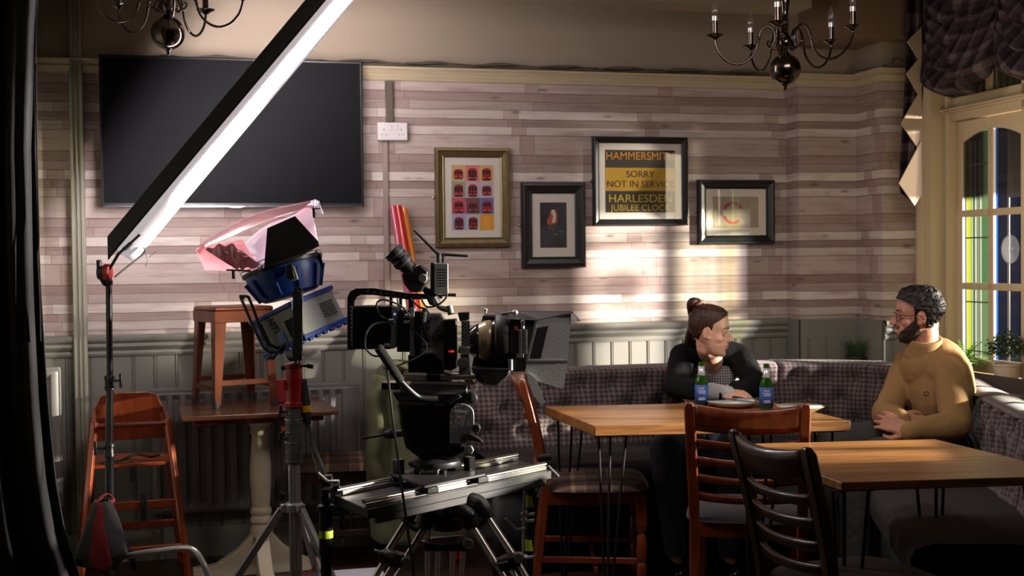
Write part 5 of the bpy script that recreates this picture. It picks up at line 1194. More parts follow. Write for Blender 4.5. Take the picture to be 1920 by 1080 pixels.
b = MB(); b.tube(smooth_pts([f2(751,714,YC-.13), f2(770,733,YC-.11), f2(785,744,YC-.09), f2(800,747,YC-.08), f2(820,747,YC-.07)],6), [.0095]*25, 14); b.build('pan_handle', camb, fh)
# hanging cable
hcbl = empty('camera_cable', at(745, 840, YC-.2)); tag(hcbl, 'thin black cable hanging from the film camera to the floor', 'cable'); f3 = LV(hcbl)
b = MB(); b.tube(smooth_pts([f3(724,668,YC-.1), f3(727,700,YC-.16), f3(737,790,YC-.25), f3(752,905,YC-.38), f3(764,990,YC-.42), f3(776,1080,YC-.44), f3(786,1200,YC-.46), f3(796,1290,YC-.48)],8), .0042, 8); b.build('lead', blackr, hcbl)
# ------------------------------------------------------------------ slider
ZS = .655; e_nl, e_nr, e_fl, e_fr = atz(690,955,ZS), atz(1034,882,ZS), atz(626,928,ZS), atz(968,860,ZS)
sdr = empty('camera_slider', (e_nl+e_nr+e_fl+e_fr)/4); tag(sdr, 'black camera slider deck with two silver rails carrying the fluid head', 'camera slider'); o_ = sdr.location
def q_(s, t, z=0): return e_nl.lerp(e_nr, s).lerp(e_fl.lerp(e_fr, s), t) - o_ + Vector((0,0,z))
b = MB(); b.prism([q_(0,0,-.03), q_(1,0,-.03), q_(1,1,-.03), q_(0,1,-.03)], (0,0,.03)); b.prism([q_(.04,.0,-.05), q_(.97,.0,-.05), q_(.97,.1,-.05), q_(.04,.1,-.05)], (0,0,.03)); b.build('deck', mat('slider_deck', (.014,.013,.013), .55, .1), sdr, .003)
for t0 in (.06, .86):
    b = MB(); b.prism([q_(-.0 if t0 < .5 else .02,t0,.001), q_(.985,t0,.001), q_(.985,t0+.075,.001), q_(-.0 if t0 < .5 else .02,t0+.075,.001)], (0,0,.014)); b.tube([q_(-.005,t0+.037,.020), q_(.985,t0+.037,.020)], .0085, 14); b.build('rail', mat('rail_aluminium', (.78,.77,.74), .22, 1), sdr, .002)
for s in (.14, .86): b = MB(); b.lathe([(0,.001),(.016,.001),(.016,.0)], q_(s,.5,.001), 20); b.build('deck_hole', blackr, sdr)
cg = MB(); cg.prism([q_(.27,-.02,.028), q_(.60,-.02,.028), q_(.60,1.0,.028), q_(.27,1.0,.028)], (0,0,.010)); cr = cg.build('carriage_plate', mat('carriage_black', (.014,.014,.014), .55, .1), sdr, .003)
for s in (.30,.57):
    for t in (.04,.92): b = MB(); b.box(q_(s,t,.02), (.05,.05,.02), rot=(0,0,math.radians(47))); b.build('wheel_block', blackm, cr, .003)
for s, t in ((.30,.88),(.575,.30)): b = MB(); b.box(q_(s,t,.060), (.030,.028,.046), rot=(0,0,math.radians(47))); b.build('end_stop', blackg, cr, .003)
hc_ = at(815, 870, YC) - o_; topz = hc_.z - .012
for k in range(4):
    a = k*PI/2+.5; b = MB(); zt_ = q_(.5,.5,.038).z; b.cyl((hc_.x+.062*math.cos(a), hc_.y+.062*math.sin(a), zt_), (hc_.x+.062*math.cos(a), hc_.y+.062*math.sin(a), topz), .013); b.build('riser_post', blackg, cr)
b = MB(); z0_ = q_(.5,.5,.038).z; b.cyl((hc_.x+.01,hc_.y-.03,z0_), (hc_.x+.01,hc_.y-.03,z0_+.025), .010); b.bar((hc_.x+.01,hc_.y-.03,z0_+.02),(hc_.x+.04,hc_.y-.05,z0_+.03),.008,.012); b.build('lock_lever', silverm, cr)
for (px, py, y) in ((1022,866,4.5),(612,905,4.0)):
    f4 = lambda a, c, Y: at(a, c, Y) - o_
    b = MB(); b.prism([f4(px-10,py-10,y), f4(px+8,py-12,y), f4(px+10,py+14,y), f4(px-8,py+16,y)], (0,.05,0)); b.cyl(f4(px-14,py-6,y-.02), f4(px+12,py-8,y-.02), .010); b.build('end_clamp', blackg, sdr, .003)
    b = MB(); b.tube([f4(px+6,py+8,y-.03), f4(px+26,py+28,y-.05)] if px > 900 else [f4(px+24,py-2,y-.05), f4(px+2,py-2,y-.05), f4(px-16,py-18,y-.05)], .006, 10); b.build('clamp_lever', silverm, sdr)
# ------------------------------------------------------------------ tripod under the slider
YT3 = 4.12; tp = empty('tripod', Vector((at(832, 980, YT3).x, YT3, 0))); tag(tp, 'heavy tripod with silver tube legs under the camera slider', 'tripod'); f5 = LV(tp)
tube_m = mat('tripod_tube', (.60,.57,.53), .28, 1); cast = mat('tripod_casting', (.02,.02,.02), .32, .2)
b = MB(); q = f5(838,935,YT3); b.lathe([(0,.0),(.055,.0),(.075,.012),(.078,.03),(.05,.036),(0,.036)], q+Vector((0,0,-.035)), 32); b.build('bowl', cast, tp)
b = MB(); b.cyl(q+Vector((0,0,.0)), q+Vector((0,0,-.10)), .085, .05); b.build('collar', cast, tp)
b = MB(); b.lathe([(0,-.02),(.016,-.02),(.018,-.012),(.018,.01),(0,.01)], f5(822,955,YT3-.09), 16, axis='Y'); b.lathe([(0,-.02),(.010,-.02),(.012,-.012),(.012,.01),(0,.01)], f5(848,956,YT3-.09), 16, axis='Y'); b.build('lock_bolt', camg, tp)
def shoulder(P, r): b = MB(); b.tube(smooth_pts([f5(*p) for p in P],6), r, 12, flat=1.2); b.build('shoulder', cast, tp)
shoulder([(838,945,YT3-.05),(876,938,YT3-.06),(896,942,YT3-.06),(906,955,YT3-.07),(915,972,YT3-.08)], .022)
shoulder([(850,960,YT3-.09),(872,962,YT3-.1),(880,975,YT3-.1),(886,988,YT3-.1)], .022); shoulder([(880,985,YT3-.1),(898,980,YT3-.09),(914,968,YT3-.08)], .013)
shoulder([(820,950,YT3-.0),(785,948,YT3),(770,958,YT3),(762,978,YT3)], .020); shoulder([(815,960,YT3-.05),(800,972,YT3-.05),(794,990,YT3-.05)], .022); shoulder([(764,975,YT3),(778,988,YT3-.02),(792,988,YT3-.04)], .013)
def legset(tubes, low, block, nm='leg'):
    lg = MB(); 
    for a, c in tubes: lg.tube([f5(*a), f5(*c)], .0125, 16)
    L = lg.build(nm, tube_m, tp)
    b = MB()
    for a, c in low: b.tube([f5(*a), f5(*c)], .0105, 14)
    b.build('lower_tubes', tube_m, L)
    b = MB(); (x0,y0,Y0),(x1,y1,Y1) = block; b.bar(f5(x0,y0,Y0), f5(x1,y1,Y1), .05, .045); b.build('clamp_block', cast, L, .010)
    b = MB(); c_ = f5(x1,y1,Y1-.035); b.lathe([(0,-.012),(.016,-.012),(.018,0),(.018,.012),(0,.012)], c_, 16, axis='Y'); b.tube([f5(x0-14,y0-8,Y0-.04), f5(x0,y0-4,Y0-.05), f5((x0+x1)/2,(y0+y1)/2,Y0-.05)], .005, 8); b.build('clamp_lever', camg, L, .001)
gy = 1320
legset([((762,978,YT3+.0),(722,1042,YT3-.05)), ((796,990,YT3-.05),(760,1050,YT3-.10))], [((722,1050,YT3-.05),(590,1275,YT3-.24)), ((742,1052,YT3-.07),(602,1282,YT3-.26)), ((760,1056,YT3-.10),(612,1288,YT3-.28))], ((716,1040,YT3-.05),(762,1054,YT3-.1)))
legset([((886,986,YT3-.1),(930,1058,YT3-.16)), ((915,970,YT3-.08),(964,1044,YT3-.14))], [((932,1060,YT3-.16),(1078,1290,YT3-.34)), ((952,1056,YT3-.15),(1090,1284,YT3-.33)), ((968,1050,YT3-.14),(1102,1278,YT3-.32))], ((932,1062,YT3-.16),(972,1046,YT3-.14)))
legset([((801,990,YT3+.1),(800,1018,YT3+.14)), ((870,985,YT3+.1),(868,1018,YT3+.14))], [((802,1030,YT3+.15),(806,1230,YT3+.42)), ((822,1030,YT3+.15),(822,1230,YT3+.42)), ((850,1030,YT3+.15),(846,1230,YT3+.42)), ((869,1030,YT3+.15),(862,1230,YT3+.42))], ((794,1020,YT3+.14),(878,1020,YT3+.14)))
pb('spreader', [(806,1010),(870,1004),(874,1014),(862,1020),(812,1020)], .0, .02, camg, parent=tp, F=lambda a, c, Y: f5(a, c, Y))
# ------------------------------------------------------------------ support rods at both slider ends
grn = mat('yellow_green_tape', lin(176,200,50), .5)
sr = empty('support_post', Vector((at(614, 1000, 3.95).x, 3.95, 0))); tag(sr, 'black telescopic post with a yellow-green tape band at the slider left end', 'support post'); f6 = LV(sr)
b = MB(); b.tube([f6(611,952,3.95), f6(611,1040,3.95)], .0215, 20); b.tube([f6(611,1040,3.95), (0,0,0)], .017, 20); b.lathe([(.0215,0),(.027,.0),(.028,.012),(.024,.016)], f6(611,956,3.95), 20); b.build('tube', blackg, sr)
b = MB(); b.lathe([(.0218,0),(.0224,0),(.0224,.024),(.0218,.024)], f6(618,1008,3.95)+Vector((-.011,0,0)), 20); b.build('tape_band', grn, sr)
b = MB(); b.cyl(f6(625,958,3.93), f6(640,952,3.92), .008); b.tube([f6(640,946,3.92), f6(641,975,3.92)], .005, 8); b.build('lever', blackm, sr)
b = MB(); b.b2(f6(603,948,3.92), f6(622,912,3.97)); b.cyl(f6(626,915,3.93), f6(638,913,3.93), .010); b.build('top_block', blackm, sr, .003)
sr = empty('support_post', Vector((at(991, 1000, 4.45).x, 4.45, 0))); tag(sr, 'chrome and black post with two yellow-green tape bands at the slider right end', 'support post'); f6 = LV(sr)
b = MB(); b.tube([f6(996,900,4.45), f6(992,1080,4.45), (0,0,0)], .013, 16); b.lathe([(0,0),(.022,0),(.022,.05),(0,.05)], f6(996,922,4.45), 20); b.build('tube', blackg, sr)
b = MB(); b.tube([f6(984,905,4.43), f6(980,1045,4.43)], .005, 10); b.build('side_rod', chrome, sr)
for y in (966, 978, 1046):
    b = MB(); b.lathe([(.013,0),(.020,.0),(.020,.012),(.013,.012)], f6(992,y,4.45), 20); b.b2(f6(976,y,4.43), f6(992,y-6,4.46)); b.build('chrome_joint', chrome, sr, .002)
for y in (940, 1022): b = MB(); b.lathe([(.0132,0),(.0142,0),(.0142,.040),(.0132,.040)], f6(994 if y < 1000 else 992.5,y+10,4.45), 20); b.build('tape_band', grn, sr)
b = MB(); b.cyl(f6(998,900,4.44), f6(1018,898,4.43), .007); b.tube([f6(1018,900,4.43), f6(1008,932,4.42)], .006, 10); b.tube([f6(948,972,4.40), f6(968,992,4.41), f6(984,990,4.43)], .005, 8); b.build('lever', silverm, sr)
# ------------------------------------------------------------------ black drape at the left edge
dr = empty('black_drape', at(20, 900, 3.9)); tag(dr, 'tall black cloth drape hanging down the left edge of the photo', 'curtain'); f = LV(dr)
edge_ = [(-20,72),(60,68),(280,66),(540,76),(760,90),(900,104),(1000,122),(1080,150),(1200,190),(1290,215)]
def ex(y):
    for (a, xa), (c, xc) in zip(edge_, edge_[1:]):
        if y <= c: return xa+(xc-xa)*(y-a)/(c-a)
    return edge_[-1][1]
def dfn(s, t):
    y = -320+1635*t; x = -190+(ex(max(y,-20))+190)*s; fold = .035*math.sin(s*26+1.5*math.sin(t*3))+.02*math.sin(s*51+t*4) + (.02*math.sin(s*9+t*14)*max(0, t-.55))
    return f(x, y, 3.9+fold*(.7+.6*t))
b = MB(); b.grid(dfn, 90, 60); b.build('cloth', mat('drape_black', (.026,.026,.027), .95, noise=(6,.3,(1,1,.3)), bump=(30,.4)), dr, smooth=180, solid=.004)
b = MB(); b.tube(smooth_pts([f(67,120,3.88),f(69,280,3.88),f(72,400,3.88),f(73,460,3.87),f(70,480,3.87),f(74,560,3.87),f(76,640,3.87)],6), .003, 6); b.tube([f(-200,-20,3.9), f(75,-14,3.9)], .02, 10); b.build('edge_cord', blackr, dr)
# ------------------------------------------------------------------ chandeliers
bronze = mat('dark_bronze', (.085,.068,.055), .16, 1); bulbg = glassmat('clear_bulb_glass', (.7,.7,.7), (.92,.90,.88), .12, .03); silv = mat('bulb_collar', (.7,.7,.7), .3, .6)
def chandelier(name, label, loc, rot):
    root = empty(name, loc, rot); tag(root, label, 'chandelier', 'chandeliers'); zt = ZC - loc[2]
    b = MB(); b.ball((0,0,0), .0617, seg=36); b.build('globe', bronze, root, smooth=180)
    b = MB(); b.lathe([(0,-.085),(.004,-.082),(.008,-.075),(.004,-.070),(.010,-.066),(.014,-.060),(.014,-.055)], seg=18); b.build('finial', bronze, root)
    b = MB(); b.lathe([(.015,.055),(.020,.062),(.010,.070),(.014,.078),(.026,.090),(.030,.105),(.026,.12),(.018,.135),(.012,.145),(.017,.152),(.012,.16),(.018,.17),(.013,.18),(.019,.19),(.012,.20),(.013,.23),(.018,.26),(.020,.28),(.010,.30),(.016,.31),(.008,.325),(.006,.35),(.006,zt-.02),(.05,zt-.015),(.055,zt),(0,zt)], seg=24); b.build('stem', bronze, root)
    for k in range(5):
        a = math.radians(72*k); M_ = Matrix.Rotation(a, 4, 'Z')
        b = MB(); b.tube(smooth_pts([(.022,0,.095),(.040,0,.080),(.052,0,.088),(.048,0,.10),(.040,0,.125),(.048,0,.155),(.070,0,.170),(.092,0,.158),(.104,0,.13),(.110,0,.10),(.122,0,.065),(.150,0,.035),(.190,0,.022),(.230,0,.035),(.262,0,.068),(.276,0,.105),(.278,0,.125)],6), .0048, 10, M=M_)
        b.ball((.105,0,.122), .009, M=M_, seg=10); b.ball((.108,0,.108), .007, M=M_, seg=10)
        b.tube(smooth_pts([(.052,0,.088),(.066,0,.092),(.070,0,.108),(.062,0,.112)],4), .0035, 8, M=M_)
        arm = b.build('arm', bronze, root)
        b = MB(); b.lathe([(0,.118),(.008,.120),(.018,.128),(.034,.136),(.036,.139),(.020,.136),(.010,.142),(.011,.150),(0,.150)], M=M_ @ Matrix.Translation((.278,0,0)), seg=22); b.build('drip_pan', bronze, arm)
        b = MB(); b.lathe([(.0115,.145),(.0115,.196),(0,.196)], M=M_ @ Matrix.Translation((.278,0,0)), seg=16); b.build('candle_tube', bronze, arm)
        b = MB(); b.lathe([(.012,.194),(.012,.212),(.009,.214),(0,.214)], M=M_ @ Matrix.Translation((.278,0,0)), seg=16); b.build('bulb_collar', silv, arm)
        b = MB(); b.lathe([(.008,.213),(.0125,.226),(.0135,.236),(.011,.252),(.006,.268),(.002,.280),(0,.284)], M=M_ @ Matrix.Translation((.278,0,0)), seg=16); b.build('bulb', bulbg, arm, smooth=180)
    return root
p = at(1472, 130, 5.0); chandelier('chandelier', 'dark bronze chandelier with unlit candle bulbs before the window bay', p, math.radians(36))
p = at(315, 62, 4.68); chandelier('chandelier', 'dark bronze chandelier in shadow above the television', p, math.radians(2))
# ------------------------------------------------------------------ olive coat over the chair back, gel rolls
YG = 5.62
ctt = empty('parka', at(760, 850, YG)); tag(ctt, 'olive green parka hung over a chair back beneath the film camera', 'coat'); f = LV(ctt)
prof_ = [(676,742,16,.03),(690,742,30,.07),(715,742,40,.10),(750,742,52,.11),(800,752,56,.12),(850,766,76,.13),(930,772,80,.14),(1005,776,74,.12),(1012,776,66,.10)]
def cfn(s, t):
    q = t*(len(prof_)-1); i = min(int(q), len(prof_)-2); u_ = q-i; y, x, h, d_ = [prof_[i][k]+(prof_[i+1][k]-prof_[i][k])*u_ for k in range(4)]
    a = 2*PI*s; w_ = 1+.06*math.sin(5*a+3*t)+.05*math.sin(11*a+4*t)+.008*math.sin(t*60); p = f(x + h*math.cos(a)*w_, y, YG); return p + Vector((0, d_*math.sin(a)*w_, 0))
olive = mat('olive_cloth', lin(84,86,58), .85, noise=(5,.2,(1,1,1)), bump=(9,.6)); b = MB(); b.grid(cfn, 64, 70, closed_u=True); b.build('body', olive, ctt, smooth=180, solid=.006)
def ctube(name, P, r, m): b = MB(); b.tube(smooth_pts([f(*p) for p in P],6), r, 16, flat=.7); return b.build(name, m, ctt, smooth=180)
n_ = 25; ctube('sleeve', [(712,705,YG-.1),(700,745,YG-.12),(706,800,YG-.13),(700,860,YG-.12),(712,910,YG-.1)], [.040+.003*math.sin(k*1.3) for k in range(n_)], olive)
ctube('collar', [(722,686,YG-.08),(742,682,YG-.11),(764,690,YG-.1)], [.022]*13, mat('olive_lining', lin(122,122,84), .85))
rolls = [((736,387),'pink_gel_roll','pink roll of lighting gel leaning on the wall, leftmost of three',lin(190,82,110),-.0),((746,386),'red_gel_roll','red roll of lighting gel leaning on the wall, between the pink and orange ones',lin(190,26,26),.03),((757,390),'orange_gel_roll','orange-gold roll of lighting gel leaning on the wall, rightmost of three',lin(222,128,34),.0)]
for (px, py), nm, lb, col, dd in rolls:
    a = atwall(px, py, .05+dd); c = atwall(px+112, 1000, .42+dd); c.z = .01; b = MB(); b.tube([a, c], .0165, 18)
    tag(b.build('gel_roll', mat(nm+'_film', col, .18, coat=.6), None), lb, 'gel roll')
# ------------------------------------------------------------------ plants
leafb = mat('bright_leaf', lin(112,160,52), .45, noise=(60,.35,(1,1,1))); leafd = mat('dark_leaf', lin(52,78,36), .5, noise=(60,.3,(1,1,1)))
def leafquad(b, p, d, L, w, up=Vector((0,0,1))):
    d = d.normalized(); s = d.cross(up); s = s.normalized() if s.length > .01 else Vector((1,0,0)); m_ = p+d*L*.5+up*L*.08
    b.faces([p, m_+s*w, p+d*L, m_-s*w], [(0,1,2,3)])
def pot(root, r0, r1, h, m): b = MB(); b.lathe([(0,0),(r0,0),(r1,h-.012),(r1+.003,h-.010),(r1+.003,h),(r1-.004,h),(r1-.006,h-.012),(0,h-.014)], seg=28); b.build('pot', m, root)
sillz = z_sill-.099
random.seed(3)
def on_sill(px, py, u): d = du(px, py, u)[0]; return R(u, d, sillz)
pf = empty('potted_fern', on_sill(1806, 680, UW+.0)); tag(pf, 'bright green fern in a grey pot on the window sill behind the man', 'plant'); pot(pf, .036, .045, .085, mat('grey_pot', lin(150,160,170), .4))
b = MB()
for k in range(64):
    a = random.random()*2*PI; e = random.uniform(.15,1.25); L = random.uniform(.09,.165); P = [Vector((0,0,.075))]; d = Vector((math.cos(a)*math.cos(e), math.sin(a)*math.cos(e), math.sin(e)))
    for j in range(9):
        P.append(P[-1]+d*L/9); d = (d+Vector((0,0,-.10))).normalized()
        for s in (-1, 1): sd_ = d.cross(Vector((0,0,1))).normalized()*s; leafquad(b, P[-1], sd_+d*.7, .028*(1-.08*j), .0065)
b.build('fronds', leafb, pf, smooth=0, fixn=False)
pfl = empty('potted_flower', on_sill(1887, 700, UW-.005)); tag(pfl, 'round bushy plant with tiny white flowers in a cream pot on the sill', 'plant'); pot(pfl, .046, .058, .105, mat('cream_pot', lin(196,184,168), .4))
b = MB(); fl_m = MB()
for k in range(900):
    a = random.random()*2*PI; e = math.asin(random.uniform(-.25,1)); r_ = .088*random.uniform(.55,1.05); p = Vector((r_*math.cos(a)*math.cos(e), r_*math.sin(a)*math.cos(e), .155+.092*r_/.088*math.sin(e))); d = Vector((random.gauss(0,1),random.gauss(0,1),random.gauss(.4,1))); leafquad(b, p, d, .017, .005)
    if k % 14 == 0 and r_ > .075: fl_m.ball(p*1.03, .0035, seg=8)
b.build('foliage', leafd, pfl, smooth=0, fixn=False); o = fl_m.build('blossoms', mat('pale_blossom', lin(226,220,196), .7), pfl, smooth=180); o['kind'] = 'stuff'
gp = wu(1599, 668, dB+.05); pg = empty('potted_grass', R(uB-.06, dA+.10, .785)); tag(pg, 'dark potted grass plant in the shadowed corner on the banquette top', 'plant'); pot(pg, .040, .050, .085, mat('dark_pot', lin(40,40,42), .6))
b = MB()
for k in range(90): a = random.random()*2*PI; e = random.uniform(.9,1.5); leafquad(b, Vector((.02*math.cos(a),.02*math.sin(a),.075)), Vector((math.cos(a)*math.cos(e), math.sin(a)*math.cos(e), math.sin(e))), random.uniform(.07,.12), .0035, up=Vector((.3,.2,.5)))
b.build('blades', leafd, pg, smooth=0, fixn=False)
# banquette top ledge that the pot stands on
b = MB(); path2 = [(us0,.035),(uA-.03,.035),(uA-.03,dA+.03),(uB-.03,dA+.03),(uB-.03,dB+.03),(UW-.06,dB+.03),(UW-.06,2.9)]
ins = [front(Ltot*k/60) for k in range(61)]; pts = [Vector((p.x-n_2.x*.14, p.y-n_2.y*.14, 0)) for p, n_2 in ins]
poly = [BL(a, c, .80) for a, c in path2] + [BL(p.x, p.y, .74) for p in pts[::-1]]
b.prism(poly, (0,0,.04)); b.build('top_ledge', hound if False else mat('ledge_paint', lin(60,56,56), .6), bq, smooth=0)
# ------------------------------------------------------------------ plates, cutlery, bottles
def pz(px, Y, z): return Vector(((px-960)/FPX*Y, Y, z))
plm = mat('plate_glaze', lin(214,228,228), .3); rimm = mat('plate_brown_rim', lin(176,146,84), .4); undm = mat('plate_underside', lin(206,190,172), .4)
def plate(name, label, p, r):
    root = empty(name, p); tag(root, label, 'plate', 'plates on the far table'); b = MB(); b.lathe([(0,.006),(r*.60,.006),(r*.72,.009),(r*.97,.024)], seg=48); b.build('well', plm, root, smooth=180)
    b = MB(); b.lathe([(0,.0),(r*.55,.0),(r*.60,.002),(r*.985,.021)], seg=48); b.build('underside', undm, root, smooth=60)
    b = MB(); b.lathe([(r*.97,.0238),(r*.985,.0252),(r*1.0,.0240),(r*.985,.0208)], seg=48); b.build('rim', rimm, root, smooth=180); return root
p1_ = pz(1373, 5.36, .7515); plate('plate', 'larger pale blue plate with cutlery between the two bottles', p1_, .112)
p2_ = pz(1499, 5.16, .7515); plate('plate', 'smaller pale plate standing alone right of the tall chair back', p2_, .098)
fk = empty('fork', p1_+Vector((.01,-.02,.020)), .5); tag(fk, 'steel fork lying on the larger plate', 'fork')
b = MB(); b.tube([(-.09,0,.006),(0,0,.004),(.045,0,.010)], [.004,.0025,.003], 8, flat=.6); b.build('handle', chrome, fk); b = MB()
for k in range(4): b.tube([(.05,(-.009+.006*k),.010),(.075,(-.009+.006*k),.014),(.09,(-.009+.006*k),.012)], .0016, 6)
b.box((.046,0,.010),(.014,.024,.003)); b.build('tines', chrome, fk)
kn = empty('knife', p1_+Vector((.025,-.01,.028)), 2.3); tag(kn, 'steel knife lying across the fork on the larger plate', 'knife'); b = MB(); b.box((-.04,0,.004),(.10,.014,.008)); b.build('handle', chrome, kn, .003); b = MB(); b.prism([(.012,-.009,.004),(.10,-.009,.004),(.115,.002,.004),(.10,.009,.004),(.012,.008,.004)], (0,0,.0015)); b.build('blade', chrome, kn)
bg = bpy.data.materials.new('green_bottle_glass'); bg.use_nodes = True; bb_s = bg.node_tree.nodes['Principled BSDF']; bb_s.inputs['Base Color'].default_value = (.07,.30,.015,1); bb_s.inputs['Transmission Weight'].default_value = .85; bb_s.inputs['Roughness'].default_value = .05; bb_s.inputs['IOR'].default_value = 1.45
foil = mat('silver_foil', lin(206,206,214), .3, .5); lbl = mat('bottle_label_blue', lin(48,84,150), .5); lbw = mat('bottle_label_white', lin(190,196,210), .5); lbr = mat('bottle_label_red', lin(170,30,40), .5)
def bottle(name, label, p):
    root = empty(name, p, -.1); tag(root, label, 'bottle', 'green beer bottles'); b = MB()
    b.lathe([(0,0),(.026,0),(.0285,.004),(.0285,.098),(.026,.112),(.018,.130),(.0135,.145),(.0125,.172),(.0135,.174),(.0135,.180),(.0120,.182),(.0118,.190),(.009,.190),(.009,.150),(.015,.130),(.024,.108),(.0255,.09),(.0255,.006),(0,.006)], seg=32); b.build('glass_body', bg, root, smooth=50)
    b = MB(); b.lathe([(.0182,.132),(.0142,.146),(.0132,.172)], seg=32); b.build('neck_foil', foil, root, smooth=180)
    b = MB(); b.lathe([(.0290,.012),(.0290,.092)], seg=32); l_ = b.build('label', lbl, root, smooth=180)
    b = MB()
    for z, w_ in ((.078,.020),(.066,.030),(.058,.026),(.036,.024),(.030,.030)): b.b2((-w_/2,-.0300,z-.0016),(w_/2,-.0270,z+.0016))
    b.build('label_print', lbw, l_); b = MB(); b.box((0,-.0292,.086),(.008,.002,.008)); b.build('label_mark', lbr, l_)
    return root
bottle('beer_bottle', 'green beer bottle with blue label in front of the woman, left of the larger plate', pz(1314, 5.40, .7515))
bottle('beer_bottle', 'green beer bottle with blue label right of the larger plate', pz(1436, 5.27, .7515))
from mathutils import noise as mnoise
# ------------------------------------------------------------------ people
def m_skin(name, c, red, rough=.48):
    m = mat(name, c, rough, sss=.12); n = N(m); tc = n.new('ShaderNodeTexCoord'); n.put(n.b.inputs['Base Color'], n.ramp(n.noise(tc.outputs['Object'], 14, 4), [(.3, tuple(x*.9 for x in c)), (.7, red)])); return m
def m_hair(name, c0, c1, st=(1,1,1), sc=90):
    m = mat(name, c0, .5, spec=.3); n = N(m); tc = n.new('ShaderNodeTexCoord'); mp = n.new('ShaderNodeMapping'); mp.inputs['Scale'].default_value = st; n.put(mp.inputs[0], tc.outputs['Object']); a = n.noise(mp.outputs[0], sc, 3); n.put(n.b.inputs['Base Color'], n.ramp(a, [(.35, c0), (.7, c1)])); n.bump(a, .6, .004); return m
def O(root, v): return v-root.location
class Fig:
    """a list of tapered limbs and ellipsoids that a voxel remesh fuses into one surface"""
    def __init__(s, root): s.b = MB(); s.o = root.location.copy()
    def cap(s, p0, p1, r0, r1=None, flat=None):
        r1 = r0 if r1 is None else r1; p0, p1 = Vector(p0)-s.o, Vector(p1)-s.o; s.b.tube([p0, p1], [r0, r1], 18); s.b.ball(p0, r0, seg=18); s.b.ball(p1, r1, seg=18); return s
    def chain(s, pts):
        for (p, r), (q, t) in zip(pts, pts[1:]): s.cap(p, q, r, t)
        return s
    def ell(s, c, r, M=None):
        c = Vector(c)-s.o; s.b.ball(c, r, seg=24, rot=M.to_4x4() if M is not None else None); return s
    def build(s, name, m, parent, vox, it=4, disp=None):
        o = s.b.build(name, m, parent, smooth=0); r = o.modifiers.new('fuse', 'REMESH'); r.mode = 'VOXEL'; r.voxel_size = vox; r.use_smooth_shade = True
        k = o.modifiers.new('soften', 'SMOOTH'); k.iterations = it; k.factor = .5
        if disp:
            tx_ = bpy.data.textures.new(name+'_folds', 'CLOUDS'); tx_.noise_scale = disp[0]; d = o.modifiers.new('folds', 'DISPLACE'); d.texture = tx_; d.strength = disp[1]; d.mid_level = .5; d.texture_coords = 'LOCAL'
        return o
def frame3(fwd, up=(0,0,1)):
    x = Vector(fwd).normalized(); z = Vector(up); z = (z - x*z.dot(x)).normalized(); y = z.cross(x); return Matrix((x, y, z)).transposed()
SKULL = [(.119,-.008,-.020,.006),(.115,.018,-.042,.026),(.106,.044,-.064,.046),(.092,.062,-.081,.060),(.072,.074,-.093,.069),(.050,.081,-.098,.073),(.030,.0845,-.098,.074),(.016,.081,-.096,.072),(.004,.077,-.092,.070),(-.010,.0775,-.084,.068),(-.024,.0795,-.072,.066),(-.038,.0815,-.056,.063),(-.050,.084,-.044,.0595),(-.060,.0835,-.036,.057),(-.070,.0795,-.028,.054),(-.080,.080,-.018,.050),(-.092,.081,-.006,.043),(-.102,.076,.006,.034),(-.109,.062,.020,.020),(-.112,.050,.035,.006)]
def skull(z, male=True):
    L = SKULL
    if z >= L[0][0]: q = L[0][1:]
    elif z <= L[-1][0]: q = L[-1][1:]
    else:
        for A, B in zip(L, L[1:]):
            if B[0] <= z <= A[0]:
                t = (A[0]-z)/(A[0]-B[0]); q = [A[i]+(B[i]-A[i])*t for i in (1,2,3)]; break
    xf, xb, hw = q
    if not male and z < -.03: hw *= 1 - .10*min(1, (-.03-z)/.05)
    return xf, xb, hw
def surf(a, z, off=0.0, male=True):
    xf, xb, hw = skull(z, male); x0 = (xf*.35+xb*.65) if z > -.05 else (xf*.45+xb*.55)
    c_, s_ = math.cos(a), math.sin(a); n_ = 2.25 if c_ > 0 else 2.0
    cc_ = math.copysign(abs(c_)**(2/n_), c_); ss_ = math.copysign(abs(s_)**(2/n_), s_)
    r = (xf-x0+off) if c_ > 0 else (x0-xb+off)
    return x0 + r*cc_, (hw+off)*ss_
def sstep(x): x = max(0., min(1., x)); return x*x*(3-2*x)
def shell(zs, fn_off, c, M, k, male, n=72, jit=None):
    """closed-ring surface following the skull, pushed out where fn_off says; sunk elsewhere"""
    b = MB(); rows = []
    for z in zs:
        row = []
        for i in range(n):
            a = 2*PI*i/n; x, y = surf(a, z, 0, male); o = fn_off(x, y, z, a); x, y = surf(a, z, o, male); zz = z + (o*.8 if z > .09 else 0)
            p = Vector((x, y, zz))
            if jit and o > 0: p += jit(p, o)
            row.append(b.bm.verts.new(M @ (p*k) + c))
        rows.append(row)
    for A, B in zip(rows, rows[1:]):
        for i in range(n): b.bm.faces.new((A[i], A[(i+1)%n], B[(i+1)%n], B[i]))
    b.bm.faces.new(rows[0]); b.bm.faces.new(rows[-1][::-1]); return b
